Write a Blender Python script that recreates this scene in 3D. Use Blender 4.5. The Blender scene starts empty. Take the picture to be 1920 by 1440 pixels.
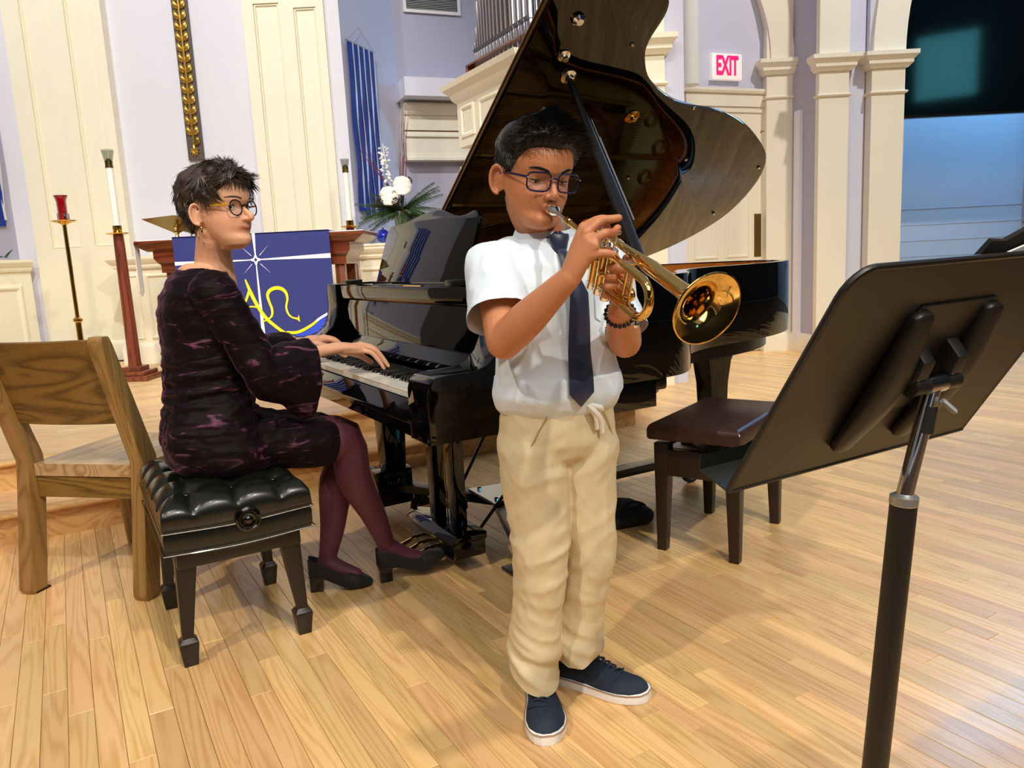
import bpy, bmesh, math, random
import numpy as np
from mathutils import Vector, Matrix, noise
C = bpy.context.scene.collection
PI = math.pi
# ------------------------------------------------------------------ camera, world, lights, exposure
sc = bpy.context.scene
sc.view_settings.view_transform = 'Standard'
sc.view_settings.look = 'None'
sc.view_settings.gamma = 1.0
sc.view_settings.use_curve_mapping = False
sc.view_settings.exposure = 0.0
cam_d = bpy.data.cameras.new('camera'); cam = bpy.data.objects.new('camera', cam_d); C.objects.link(cam)
cam_d.sensor_width = 36.0; cam_d.lens = 27.04; cam_d.clip_start = 0.05; cam_d.clip_end = 100
pit = math.radians(9.3); rol = math.radians(2.9)
fw = Vector((0, math.cos(pit), -math.sin(pit))); rt0 = Vector((1, 0, 0)); up0 = rt0.cross(fw)
rt = math.cos(rol) * rt0 - math.sin(rol) * up0
up = math.cos(rol) * up0 + math.sin(rol) * rt0
m = Matrix.Identity(4)
for i in range(3):
    m[i][0] = rt[i]; m[i][1] = up[i]; m[i][2] = -fw[i]
m[2][3] = 1.06
cam.matrix_world = m
sc.camera = cam
w = bpy.data.worlds.new('world'); sc.world = w; w.use_nodes = True
w.node_tree.nodes['Background'].inputs['Color'].default_value = (0.92, 0.90, 0.95, 1)
w.node_tree.nodes['Background'].inputs['Strength'].default_value = 0.30

def spot(name, loc, target, power, size_deg, radius, col=(1, .93, .80), blend=.6):
    d = bpy.data.lights.new(name, 'SPOT'); d.energy = power; d.spot_size = math.radians(size_deg)
    d.shadow_soft_size = radius; d.color = col; d.spot_blend = blend
    o = bpy.data.objects.new(name, d); C.objects.link(o); o.location = loc
    o.rotation_euler = (Vector(target) - Vector(loc)).to_track_quat('-Z', 'Y').to_euler()
    return o
def area(name, loc, target, power, sx, sy, col=(1, .95, .88)):
    d = bpy.data.lights.new(name, 'AREA'); d.energy = power; d.shape = 'RECTANGLE'; d.size = sx; d.size_y = sy; d.color = col
    o = bpy.data.objects.new(name, d); C.objects.link(o); o.location = loc
    o.rotation_euler = (Vector(target) - Vector(loc)).to_track_quat('-Z', 'Y').to_euler()
    return o
WARM = (1, .92, .79)
spot('stage_spot', (3.6, -3.2, 6.2), (.2, 2.6, .4), 1090, 60, .10, WARM)
spot('stage_spot', (-3.4, -2.4, 6.4), (-.2, 2.6, .4), 860, 60, .10, WARM)
spot('stage_spot', (.9, -1.2, 6.6), (.3, 3.0, .2), 400, 75, .12, WARM)
spot('altar_spot', (-1.0, 1.6, 7.0), (-3.2, 7.4, 2.0), 1080, 62, .10, (1, .98, .93))
spot('altar_spot', (-4.2, 1.0, 6.6), (-3.4, 7.4, 1.5), 640, 62, .10, (1, .98, .93))
spot('side_spot', (4.0, 3.0, 7.0), (2.9, 7.6, .8), 960, 66, .15, (1, .95, .87))
area('hall_fill', (0.5, -5.0, 6.5), (0, 3, .6), 260, 8, 3, (1, .95, .90))
area('blue_room_light', (6.6, 9.15, 4.9), (6.0, 10.4, 0.4), 330, 4, .5, (.18, .55, 1))
area('blue_stage_light', (5.2, 6.6, 5.6), (6.0, 10.2, 1.4), 90, 1.2, 1.2, (.30, .58, 1))
# ------------------------------------------------------------------ helpers
def link(name, me, mat, parent=None, world=False, smooth=True, angle=35):
    o = bpy.data.objects.new(name, me); C.objects.link(o)
    if isinstance(mat, (list, tuple)):
        for x in mat: me.materials.append(x)
    elif mat is not None and not me.materials: me.materials.append(mat)
    if parent is not None:
        o.parent = parent
        if world:
            me.transform(WM[parent].inverted())
    if smooth:
        me.shade_smooth()
        if angle is not None: me.set_sharp_from_angle(angle=math.radians(angle))
    return o
WM = {}
def obj(name, bm, mat, parent=None, world=False, smooth=True, angle=35, bevel=0, seg=2):
    if bevel:
        bm.normal_update()
        es = [e for e in bm.edges if len(e.link_faces) == 2 and e.calc_face_angle(0) > .5]
        if es: bmesh.ops.bevel(bm, geom=es, offset=bevel, segments=seg, profile=.6, affect='EDGES', clamp_overlap=True)
    bmesh.ops.recalc_face_normals(bm, faces=bm.faces[:])
    me = bpy.data.meshes.new(name); bm.to_mesh(me); bm.free()
    return link(name, me, mat, parent, world, smooth, angle)
def tag(o, label=None, cat=None, group=None, kind=None):
    if label: o['label'] = label
    if cat: o['category'] = cat
    if group: o['group'] = group
    if kind: o['kind'] = kind
    return o
def thing(name, label, cat, loc=(0, 0, 0), rotz=0, group=None):
    o = bpy.data.objects.new(name, None); C.objects.link(o); o.empty_display_size = .1
    o.location = loc; o.rotation_euler = (0, 0, rotz)
    WM[o] = Matrix.Translation(Vector(loc)) @ Matrix.Rotation(rotz, 4, 'Z')
    return tag(o, label, cat, group)
def reg(o, parent=None):
    WM[o] = WM[parent] if parent is not None else Matrix.Identity(4)
    return o
def struct(name, bm, mat, bevel=0, smooth=True, **k):
    o = obj(name, bm, mat, None, False, smooth, bevel=bevel); o['kind'] = 'structure'; WM[o] = Matrix.Identity(4); return o
def nb(): return bmesh.new()
def box(bm, c, s, rot=None, taper=None):
    """box centred c, sizes s; rot = Matrix (3x3) ; taper = (tx,ty) scale of the bottom"""
    vs = []
    for z in (-.5, .5):
        for x, y in ((-.5, -.5), (.5, -.5), (.5, .5), (-.5, .5)):
            k = taper if (taper and z < 0) else (1, 1)
            v = Vector((x * s[0] * k[0], y * s[1] * k[1], z * s[2]))
            if rot: v = rot @ v
            vs.append(bm.verts.new(v + Vector(c)))
    for f in ((3, 2, 1, 0), (4, 5, 6, 7), (0, 1, 5, 4), (1, 2, 6, 5), (2, 3, 7, 6), (3, 0, 4, 7)):
        bm.faces.new([vs[i] for i in f])
    return vs
def bx(bm, x0, x1, y0, y1, z0, z1):
    return box(bm, ((x0 + x1) / 2, (y0 + y1) / 2, (z0 + z1) / 2), (x1 - x0, y1 - y0, z1 - z0))
def prism(bm, pts, vec, off=(0, 0, 0)):
    """closed polygon of 3-D points extruded along vec"""
    a = [bm.verts.new(Vector(p) + Vector(off)) for p in pts]
    b = [bm.verts.new(Vector(p) + Vector(off) + Vector(vec)) for p in pts]
    n = len(a)
    bm.faces.new(a); bm.faces.new(b[::-1])
    for i in range(n): bm.faces.new([a[i], b[i], b[(i + 1) % n], a[(i + 1) % n]])
def loft(bm, rings, closed=True, cap=True):
    R = [[bm.verts.new(Vector(p)) for p in r] for r in rings]
    n = len(R[0])
    for a, b in zip(R, R[1:]):
        for i in range(n if closed else n - 1):
            j = (i + 1) % n
            bm.faces.new([a[i], a[j], b[j], b[i]])
    if cap and closed:
        bm.faces.new(R[0][::-1]); bm.faces.new(R[-1])
    return R
def cr(pts, sub):
    """Catmull-Rom resample of tuples (any dimension)"""
    P = [np.array(p, float) for p in pts]
    if sub <= 1: return P
    out = []
    for i in range(len(P) - 1):
        p0 = P[i - 1] if i > 0 else 2 * P[0] - P[1]
        p1, p2 = P[i], P[i + 1]
        p3 = P[i + 2] if i + 2 < len(P) else 2 * P[-1] - P[-2]
        for k in range(sub):
            t = k / sub
            out.append(.5 * ((2 * p1) + (-p0 + p2) * t + (2 * p0 - 5 * p1 + 4 * p2 - p3) * t * t + (-p0 + 3 * p1 - 3 * p2 + p3) * t ** 3))
    out.append(P[-1]); return out
def tube(bm, pts, r, n=12, sub=4, side=None, rb=None, cap=True, round_=False, sup=2.0):
    """swept elliptical tube. pts 3-D; r (ra along 'side'), rb the other semi-axis"""
    k = len(pts)
    ra = [r] * k if np.isscalar(r) else list(r)
    rbb = ra if rb is None else ([rb] * k if np.isscalar(rb) else list(rb))
    S = cr([tuple(p) + (a, b) for p, a, b in zip(pts, ra, rbb)], sub)
    P = [Vector(s[:3]) for s in S]; A = [max(s[3], 1e-5) for s in S]; B = [max(s[4], 1e-5) for s in S]
    m_ = len(P); T = []
    for i in range(m_):
        d = P[min(i + 1, m_ - 1)] - P[max(i - 1, 0)]
        T.append(d.normalized() if d.length > 1e-9 else Vector((0, 0, 1)))
    if side is None:
        side = Vector((0, 0, 1)).cross(T[0])
        if side.length < .1: side = Vector((1, 0, 0))
        fixed = False
    else:
        side = Vector(side); fixed = True
    s = side; rings = []
    seq = list(range(m_))
    for i in seq:
        s0 = side if fixed else s
        s = (s0 - s0.dot(T[i]) * T[i]).normalized()
        b = T[i].cross(s)
        def ring(c, ka):
            q = []
            for j in range(n):
                t = 2 * PI * j / n; ct, st = math.cos(t), math.sin(t)
                if sup != 2.0:
                    ct = math.copysign(abs(ct) ** (2 / sup), ct); st = math.copysign(abs(st) ** (2 / sup), st)
                q.append(c + s * (A[i] * ka * ct) + b * (B[i] * ka * st))
            return q
        if round_ and i == 0:
            h = min(A[0], B[0])
            for a in (80, 55, 28): rings.append(ring(P[0] - T[0] * h * math.sin(math.radians(a)), math.cos(math.radians(a))))
        rings.append(ring(P[i], 1))
        if round_ and i == m_ - 1:
            h = min(A[-1], B[-1])
            for a in (28, 55, 80): rings.append(ring(P[i] + T[i] * h * math.sin(math.radians(a)), math.cos(math.radians(a))))
    loft(bm, rings, True, cap)
def lathe(bm, prof, o=(0, 0, 0), axis=(0, 0, 1), n=24, cap=True):
    """profile (r, h) revolved about axis through o"""
    ax = Vector(axis).normalized(); q = ax.to_track_quat('Z', 'Y').to_matrix(); o = Vector(o)
    rings = [[o + q @ Vector((max(r, 1e-5) * math.cos(2 * PI * j / n), max(r, 1e-5) * math.sin(2 * PI * j / n), h)) for j in range(n)] for r, h in prof]
    loft(bm, rings, True, cap)
def ball(bm, c, r, sc_=(1, 1, 1), rot=None, u=16, v=10):
    M_ = Matrix.Translation(Vector(c)) @ (rot.to_4x4() if rot else Matrix.Identity(4)) @ Matrix.Diagonal((sc_[0], sc_[1], sc_[2], 1))
    bmesh.ops.create_uvsphere(bm, u_segments=u, v_segments=v, radius=r, matrix=M_)
def frame(xa, ya=None, za=None):
    """3x3 with given columns (orthonormalised from two of them)"""
    if za is None: xa = Vector(xa).normalized(); ya = Vector(ya); ya = (ya - ya.dot(xa) * xa).normalized(); za = xa.cross(ya)
    elif ya is None: za = Vector(za).normalized(); xa = Vector(xa); xa = (xa - xa.dot(za) * za).normalized(); ya = za.cross(xa)
    M_ = Matrix.Identity(3)
    for i in range(3): M_[i][0] = xa[i]; M_[i][1] = ya[i]; M_[i][2] = za[i]
    return M_
def fuse(bm, voxel=.003, smooth=3, factor=.5):
    """join overlapping closed shapes of one bmesh into one continuous surface"""
    bmesh.ops.recalc_face_normals(bm, faces=bm.faces[:])
    me = bpy.data.meshes.new('tmp'); bm.to_mesh(me); bm.free()
    o = bpy.data.objects.new('tmp', me); C.objects.link(o)
    r = o.modifiers.new('r', 'REMESH'); r.mode = 'VOXEL'; r.voxel_size = voxel; r.adaptivity = 0
    if smooth:
        s = o.modifiers.new('s', 'SMOOTH'); s.factor = factor; s.iterations = smooth
    dg = bpy.context.evaluated_depsgraph_get(); dg.update()
    out = bpy.data.meshes.new_from_object(o.evaluated_get(dg))
    bpy.data.objects.remove(o); bpy.data.meshes.remove(me)
    return out
def getco(me):
    a = np.empty(len(me.vertices) * 3, np.float32); me.vertices.foreach_get('co', a); return a.reshape(-1, 3)
def setco(me, a):
    me.vertices.foreach_set('co', np.asarray(a, np.float32).ravel()); me.update()
def getno(me):
    a = np.empty(len(me.vertices) * 3, np.float32); me.vertices.foreach_get('normal', a); return a.reshape(-1, 3)
def wrinkle(me, amp, freq=(8, 8, 8), seed=0, fn=None):
    co = getco(me); no = getno(me); f = Vector(freq); out = co.copy()
    for i in range(len(co)):
        p = Vector(co[i]); q = Vector((p.x * f.x + seed, p.y * f.y, p.z * f.z))
        d = noise.noise(q); d = (1 - abs(d) * 2.2) * .6 + noise.noise(q * 2.1) * .3
        k = amp if fn is None else amp * fn(p)
        out[i] = co[i] + no[i] * d * k
    setco(me, out)
def paint(me, name, fn):
    """float colour attribute from vertex position"""
    co = getco(me); at = me.color_attributes.new(name, 'FLOAT_COLOR', 'POINT')
    v = np.ones((len(co), 4), np.float32)
    v[:, :3] = fn(co)
    at.data.foreach_set('color', v.ravel())
# ------------------------------------------------------------------ materials
def lin(c):
    if isinstance(c, str): c = tuple(int(c[i:i + 2], 16) / 255 for i in (0, 2, 4))
    return tuple((x / 12.92 if x <= .04045 else ((x + .055) / 1.055) ** 2.4) for x in c) + (1,)
def mat(name, col, rough=.5, metal=0, spec=.5, coat=0, sheen=0, bump=None, var=None, emit=None, estr=0, trans=0, sub=0, sheen_tint=None, aniso=0, alpha=1):
    m_ = bpy.data.materials.new(name); m_.use_nodes = True; nt = m_.node_tree; b = nt.nodes['Principled BSDF']
    b.inputs['Base Color'].default_value = lin(col); b.inputs['Roughness'].default_value = rough
    b.inputs['Metallic'].default_value = metal; b.inputs['Specular IOR Level'].default_value = spec
    b.inputs['Coat Weight'].default_value = coat; b.inputs['Coat Roughness'].default_value = .03
    b.inputs['Sheen Weight'].default_value = sheen; b.inputs['Transmission Weight'].default_value = trans
    if sub: b.inputs['Subsurface Weight'].default_value = sub; b.inputs['Subsurface Radius'].default_value = (.010, .004, .002); b.inputs['Subsurface Scale'].default_value = 1
    if sheen_tint: b.inputs['Sheen Tint'].default_value = lin(sheen_tint)
    if emit: b.inputs['Emission Color'].default_value = lin(emit); b.inputs['Emission Strength'].default_value = estr
    b.inputs['Alpha'].default_value = alpha
    tc = nt.nodes.new('ShaderNodeTexCoord')
    if var:   # (scale, amount, detail)
        n = nt.nodes.new('ShaderNodeTexNoise'); n.inputs['Scale'].default_value = var[0]; n.inputs['Detail'].default_value = var[2] if len(var) > 2 else 3
        nt.links.new(tc.outputs['Object'], n.inputs['Vector'])
        mr = nt.nodes.new('ShaderNodeMapRange'); mr.inputs['From Min'].default_value = .3; mr.inputs['From Max'].default_value = .7
        mr.inputs['To Min'].default_value = 1 - var[1]; mr.inputs['To Max'].default_value = 1 + var[1] * .6
        nt.links.new(n.outputs['Fac'], mr.inputs['Value'])
        mx = nt.nodes.new('ShaderNodeMix'); mx.data_type = 'RGBA'; mx.blend_type = 'MULTIPLY'; mx.inputs['Factor'].default_value = 1
        mx.inputs['A'].default_value = lin(col); nt.links.new(mr.outputs['Result'], mx.inputs['B']); nt.links.new(mx.outputs['Result'], b.inputs['Base Color'])
    if bump:  # (scale, strength, distance)
        n = nt.nodes.new('ShaderNodeTexNoise'); n.inputs['Scale'].default_value = bump[0]; n.inputs['Detail'].default_value = 4
        nt.links.new(tc.outputs['Object'], n.inputs['Vector'])
        bp = nt.nodes.new('ShaderNodeBump'); bp.inputs['Strength'].default_value = bump[1]; bp.inputs['Distance'].default_value = bump[2]
        nt.links.new(n.outputs['Fac'], bp.inputs['Height']); nt.links.new(bp.outputs['Normal'], b.inputs['Normal'])
    return m_
def wood(name, c1, c2, axis=1, scale=1.0, rough=.4, coat=0, island=True, c3=None, stretch=14, rand_amt=.22, spec=.5, ring=9):
    """oak-like grain running along the object's axis; every piece gets its own figure and tone"""
    m_ = bpy.data.materials.new(name); m_.use_nodes = True; nt = m_.node_tree; N = nt.nodes; L = nt.links; b = N['Principled BSDF']
    b.inputs['Roughness'].default_value = rough; b.inputs['Coat Weight'].default_value = coat; b.inputs['Coat Roughness'].default_value = .15
    b.inputs['Specular IOR Level'].default_value = spec
    tc = N.new('ShaderNodeTexCoord'); oi = N.new('ShaderNodeObjectInfo'); ge = N.new('ShaderNodeNewGeometry')
    ad = N.new('ShaderNodeMath'); ad.operation = 'ADD'; L.new(oi.outputs['Random'], ad.inputs[0])
    if island: L.new(ge.outputs['Random Per Island'], ad.inputs[1])
    fr = N.new('ShaderNodeMath'); fr.operation = 'FRACT'; L.new(ad.outputs[0], fr.inputs[0])
    mp = N.new('ShaderNodeMapping'); s = [scale] * 3; s[axis] = scale / stretch; mp.inputs['Scale'].default_value = s
    L.new(tc.outputs['Object'], mp.inputs['Vector'])
    sc2 = N.new('ShaderNodeVectorMath'); sc2.operation = 'SCALE'; sc2.inputs[0].default_value = (37.1, 91.7, 53.3); L.new(fr.outputs[0], sc2.inputs['Scale'])
    av = N.new('ShaderNodeVectorMath'); L.new(mp.outputs[0], av.inputs[0]); L.new(sc2.outputs[0], av.inputs[1])
    n1 = N.new('ShaderNodeTexNoise'); n1.inputs['Scale'].default_value = ring; n1.inputs['Detail'].default_value = 1; n1.inputs['Distortion'].default_value = .4; L.new(av.outputs[0], n1.inputs['Vector'])
    mu = N.new('ShaderNodeMath'); mu.operation = 'MULTIPLY'; mu.inputs[1].default_value = 9; L.new(n1.outputs['Fac'], mu.inputs[0])
    f2 = N.new('ShaderNodeMath'); f2.operation = 'PINGPONG'; f2.inputs[1].default_value = .5; L.new(mu.outputs[0], f2.inputs[0])
    n2 = N.new('ShaderNodeTexNoise'); n2.inputs['Scale'].default_value = 160; n2.inputs['Detail'].default_value = 3; L.new(av.outputs[0], n2.inputs['Vector'])
    mx = N.new('ShaderNodeMath'); mx.operation = 'MULTIPLY_ADD'; mx.inputs[1].default_value = 1.1; L.new(f2.outputs[0], mx.inputs[0]); 
    m3 = N.new('ShaderNodeMath'); m3.operation = 'MULTIPLY'; m3.inputs[1].default_value = .55; L.new(n2.outputs['Fac'], m3.inputs[0]); L.new(m3.outputs[0], mx.inputs[2])
    cr_ = N.new('ShaderNodeValToRGB'); e = cr_.color_ramp.elements; e[0].position = .22; e[0].color = lin(c2); e[1].position = .62; e[1].color = lin(c1)
    L.new(mx.outputs[0], cr_.inputs['Fac'])
    hs = N.new('ShaderNodeHueSaturation'); L.new(cr_.outputs[0], hs.inputs['Color'])
    r1 = N.new('ShaderNodeMapRange'); r1.inputs['To Min'].default_value = 1 - rand_amt; r1.inputs['To Max'].default_value = 1 + rand_amt * .55; L.new(fr.outputs[0], r1.inputs['Value']); L.new(r1.outputs[0], hs.inputs['Value'])
    w2 = N.new('ShaderNodeTexWhiteNoise'); w2.noise_dimensions = '1D'; L.new(fr.outputs[0], w2.inputs['W'])
    r2 = N.new('ShaderNodeMapRange'); r2.inputs['To Min'].default_value = .492; r2.inputs['To Max'].default_value = .507; L.new(w2.outputs['Value'], r2.inputs['Value']); L.new(r2.outputs[0], hs.inputs['Hue'])
    L.new(hs.outputs[0], b.inputs['Base Color'])
    bp = N.new('ShaderNodeBump'); bp.inputs['Strength'].default_value = .12; bp.inputs['Distance'].default_value = .001; L.new(n2.outputs['Fac'], bp.inputs['Height']); L.new(bp.outputs[0], b.inputs['Normal'])
    return m_
def velvet():
    m_ = bpy.data.materials.new('velvet'); m_.use_nodes = True; nt = m_.node_tree; N = nt.nodes; L = nt.links; b = N['Principled BSDF']
    tc = N.new('ShaderNodeTexCoord'); mp = N.new('ShaderNodeMapping'); mp.inputs['Scale'].default_value = (3.2, 3.2, 12); mp.inputs['Rotation'].default_value = (.12, .1, .4); L.new(tc.outputs['Object'], mp.inputs[0])
    n1 = N.new('ShaderNodeTexNoise'); n1.inputs['Scale'].default_value = 2.2; n1.inputs['Detail'].default_value = 5; n1.inputs['Roughness'].default_value = .62; n1.inputs['Distortion'].default_value = 1.6; L.new(mp.outputs[0], n1.inputs['Vector'])
    r = N.new('ShaderNodeValToRGB'); e = r.color_ramp.elements; e[0].position = .50; e[0].color = lin('0c0407'); e[1].position = .74; e[1].color = lin('80506c')
    x = e.new(.60); x.color = lin('1c0812')  # plum streaks paint the glints of the crushed pile into the colour
    L.new(n1.outputs['Fac'], r.inputs['Fac']); L.new(r.outputs[0], b.inputs['Base Color'])
    b.inputs['Roughness'].default_value = .62; b.inputs['Specular IOR Level'].default_value = .15
    b.inputs['Sheen Weight'].default_value = .55; b.inputs['Sheen Roughness'].default_value = .30; b.inputs['Sheen Tint'].default_value = lin('a06a8a')
    bp = N.new('ShaderNodeBump'); bp.inputs['Strength'].default_value = .5; bp.inputs['Distance'].default_value = .006; L.new(n1.outputs['Fac'], bp.inputs['Height']); L.new(bp.outputs[0], b.inputs['Normal'])
    return m_
def skinmat(name, base, rough=.48):
    """skin with painted lips / brows (a colour attribute carries what the person has)"""
    m_ = mat(name, base, rough, sub=.12, bump=(260, .05, .001)); nt = m_.node_tree; N = nt.nodes; L = nt.links; b = N['Principled BSDF']
    at = N.new('ShaderNodeAttribute'); at.attribute_name = 'tint'
    mx = N.new('ShaderNodeMix'); mx.data_type = 'RGBA'; mx.blend_type = 'MULTIPLY'; mx.inputs['Factor'].default_value = 1
    n = N.new('ShaderNodeTexNoise'); n.inputs['Scale'].default_value = 14; tc = N.new('ShaderNodeTexCoord'); L.new(tc.outputs['Object'], n.inputs['Vector'])
    hs = N.new('ShaderNodeHueSaturation'); hs.inputs['Color'].default_value = lin(base)
    r = N.new('ShaderNodeMapRange'); r.inputs['To Min'].default_value = .9; r.inputs['To Max'].default_value = 1.14; L.new(n.outputs['Fac'], r.inputs['Value']); L.new(r.outputs[0], hs.inputs['Value'])
    L.new(hs.outputs[0], mx.inputs['A']); L.new(at.outputs['Color'], mx.inputs['B']); L.new(mx.outputs['Result'], b.inputs['Base Color'])
    return m_
M = {}
M['floor'] = wood('floor_oak', 'f0c486', 'dcab6a', axis=0, scale=1.0, rough=.33, coat=.15, rand_amt=.20, ring=16, stretch=16)
M['platform'] = wood('platform_oak', 'efc793', 'dfb37a', axis=0, rough=.38, rand_amt=.14, ring=14)
M['nosing'] = wood('nosing_oak', 'e6b878', 'cf9a5c', axis=0, rough=.3, coat=.2, rand_amt=.08)
M['gap'] = mat('floor_gap', '5a3c1e', .8)
M['cream'] = mat('cream_paint', 'f6efd6', .5, var=(3, .02))
M['case'] = mat('loft_case_paint', 'd2cdc6', .5)
M['cream_dim'] = mat('cream_paint_dim', 'ede4cf', .5, var=(3, .02))  # the cream paint again, toned down for the dimmer side of the room
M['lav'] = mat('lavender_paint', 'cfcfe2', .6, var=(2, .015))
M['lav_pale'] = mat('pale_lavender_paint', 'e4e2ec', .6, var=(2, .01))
M['lav_dim'] = mat('lavender_paint_dim', 'b0adbf', .6, var=(2, .015))  # same lavender paint, darkened to put the dim light into the colour
M['block'] = mat('block_wall_paint', 'c3cbdc', .6, bump=(60, .2, .002))
M['blackgloss'] = mat('piano_lacquer', '040404', .03, spec=.5)
M['blacksatin'] = mat('black_satin', '0b0b0b', .3)
M['bronze'] = mat('iron_plate_gold', 'b98a3c', .32, metal=.75, bump=(200, .1, .001))
M['spruce'] = wood('spruce', 'd99a50', 'b9742e', axis=0, rough=.3, coat=.3, rand_amt=.05, ring=5)
M['rimwood'] = wood('rim_veneer', 'c9742c', 'a9561c', axis=0, rough=.25, coat=.4, rand_amt=.05, ring=5)
M['string'] = mat('copper_string', 'c98a50', .25, metal=1)
M['steel'] = mat('steel', 'c8c8cc', .18, metal=1)
M['chrome'] = mat('chrome', 'dfe2e6', .06, metal=1)
M['silver'] = mat('silver_plate', 'e6e4e0', .10, metal=1)
M['brass'] = mat('polished_brass', 'e6bd62', .12, metal=1)
M['lacquer_brass'] = mat('lacquered_brass', 'e0bc72', .09, metal=1)
M['old_brass'] = mat('old_brass', '8a7040', .3, metal=1)
M['felt_red'] = mat('red_felt', '9a1420', .9, sheen=.4)
M['ivory'] = mat('white_key', 'f4f1e4', .22, coat=.3)
M['ebony'] = mat('black_key', '141414', .3)
M['leather'] = mat('black_leather', '12140f', .27, coat=.12, bump=(420, .14, .0008))
M['brown_vinyl'] = mat('brown_vinyl', '3b241c', .42, bump=(300, .15, .001), var=(30, .18))
M['espresso'] = mat('espresso_wood', '2a1d17', .38, var=(20, .12))
M['dark_leg'] = mat('dark_stained_leg', '1e1712', .35)
M['chair_oak'] = wood('chair_oak', '86622c', '553812', axis=0, scale=1.6, rough=.38, coat=.15, rand_amt=.06, ring=5, stretch=9)
M['chair_oak_leg'] = wood('chair_leg_oak', 'a07a46', '80602f', axis=2, scale=1.6, rough=.38, coat=.1, rand_amt=.07, ring=6, stretch=9)
M['seat_oak'] = wood('seat_oak', 'c4a070', '9a7446', axis=1, scale=1.4, rough=.3, coat=.3, rand_amt=.05, ring=5, stretch=9)
M['mahogany'] = wood('mahogany', '7c3a1c', '4a1c0c', axis=0, rough=.3, coat=.3, rand_amt=.1, ring=8)
M['mahogany_v'] = wood('mahogany_upright', '84442a', '5c2a16', axis=2, rough=.34, coat=.2, rand_amt=.1, ring=8)
M['standblack'] = mat('stand_black', '1b1714', .42, bump=(600, .08, .0005))
M['traygreen'] = mat('stand_inside_paint', '22261f', .45)
M['rubber'] = mat('black_rubber', '0e0e0e', .7)
M['greyplastic'] = mat('grey_plastic', '8f9296', .5)
M['whiteplastic'] = mat('white_plastic', 'eae8e2', .4)
M['velvet'] = velvet()
M['tights'] = mat('plum_tights', '5c2a3c', .62, sheen=.35, sheen_tint='a06070')
M['shoeblack'] = mat('black_suede', '0c0c0e', .7, sheen=.2)
M['patent'] = mat('black_patent', '060606', .12, coat=.5)
M['boyskin'] = skinmat('tan_skin', 'c28058')
M['womanskin'] = skinmat('fair_skin', 'e3ab88')
M['boyhair'] = mat('black_hair', '0a0808', .45, spec=.4)
M['womanhair'] = mat('brown_hair', '40322a', .55, var=(40, .45))
M['womanhair_grey'] = mat('grey_hair', '8d817a', .5)
M['shirt'] = mat('pale_blue_shirt', 'dbe7f2', .75, bump=(700, .12, .0006), sheen=.1)
M['tie'] = mat('navy_satin', '1d2742', .38, sheen=.3, bump=(900, .1, .0004))
M['chino'] = mat('khaki_cotton', 'd8c6a0', .85, bump=(600, .15, .0006), var=(12, .04))
M['cord'] = mat('white_cord', 'f2efe8', .8)
M['canvas'] = mat('navy_canvas', '232c3e', .85, bump=(900, .2, .0006))
M['sole'] = mat('white_rubber', 'f2f0ee', .5)
M['trimtan'] = mat('tan_rubber', 'a9876a', .6)
M['eyewhite'] = mat('eye_white', 'e8e2da', .15, coat=.4)
M['iris'] = mat('dark_iris', '140a06', .1, coat=.5)
M['lash'] = mat('lash', '0a0605', .7)
M['boyglasses'] = mat('dark_purple_acetate', '1e1a40', .15, coat=.5)
M['blackframe'] = mat('black_acetate', '120e0e', .15, coat=.5)
M['yellowframe'] = mat('yellow_acetate', 'c99a1c', .2, coat=.5)
def glass(name, tint='ffffff', mixf=.10, rough=.02):
    m_ = bpy.data.materials.new(name); m_.use_nodes = True; nt = m_.node_tree; N = nt.nodes; L = nt.links
    N.remove(N['Principled BSDF']); t = N.new('ShaderNodeBsdfTransparent'); t.inputs[0].default_value = lin(tint)
    g = N.new('ShaderNodeBsdfGlossy'); g.inputs['Roughness'].default_value = rough; mx = N.new('ShaderNodeMixShader')
    mx.inputs[0].default_value = mixf
    L.new(t.outputs[0], mx.inputs[1]); L.new(g.outputs[0], mx.inputs[2]); L.new(mx.outputs[0], N['Material Output'].inputs[0])
    return m_
M['lens'] = glass('spectacle_lens', 'f6f8ff', .06)
M['clearglass'] = glass('clear_glass', 'e6e8e4', .06)
M['redglass'] = mat('ruby_glass', 'a00418', .08, coat=.6, trans=.25)
M['wax'] = mat('candle_wax', 'fffdf0', .5, sub=.2)
M['bannerblue'] = mat('royal_blue_ribbon', '12308f', .4)
M['bannersilver'] = mat('silver_ribbon', 'e4e8ee', .3, metal=.35)
M['frontal'] = mat('indigo_cloth', '33397f', .85, bump=(500, .1, .0005))
M['clothwhite'] = mat('white_cloth', 'fbfbfb', .8)
M['clothyellow'] = mat('yellow_cloth', 'f4f01c', .8)
M['clothblue'] = mat('bright_blue_cloth', '2d50d8', .7)
M['giltdark'] = mat('dark_gilt_ground', '5c5048', .6)
M['gilt'] = mat('gilt', 'c7a04a', .3, metal=.8)
M['leaf'] = mat('fir_green', '4c6a3e', .6, var=(30, .35))
M['rose'] = mat('white_petal', 'faf6f0', .6)
M['twig'] = mat('red_twig', '6a3038', .6)
M['cone'] = mat('pine_cone', '3a2a20', .8)
M['vaseglass'] = glass('vase_glass', 'e8d4c8', .2)
M['blueglass'] = mat('blue_ornament_glass', '2434c0', .05, coat=.8, metal=.3)
M['exitred'] = mat('exit_red', 'ff1050', .4, emit='ff1048', estr=2.2)
M['exitwhite'] = mat('exit_face', 'f4f0ea', .4, emit='fff4ee', estr=.25)
M['screen'] = mat('switched_off_screen', '04090a', .06, spec=.6)
M['ventdark'] = mat('vent_dark', '55555f', .7)
M['tin'] = mat('organ_pipe_metal', 'c6c4cc', .22, metal=1)
M['paper'] = mat('paper', 'fbfbf8', .7)
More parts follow.
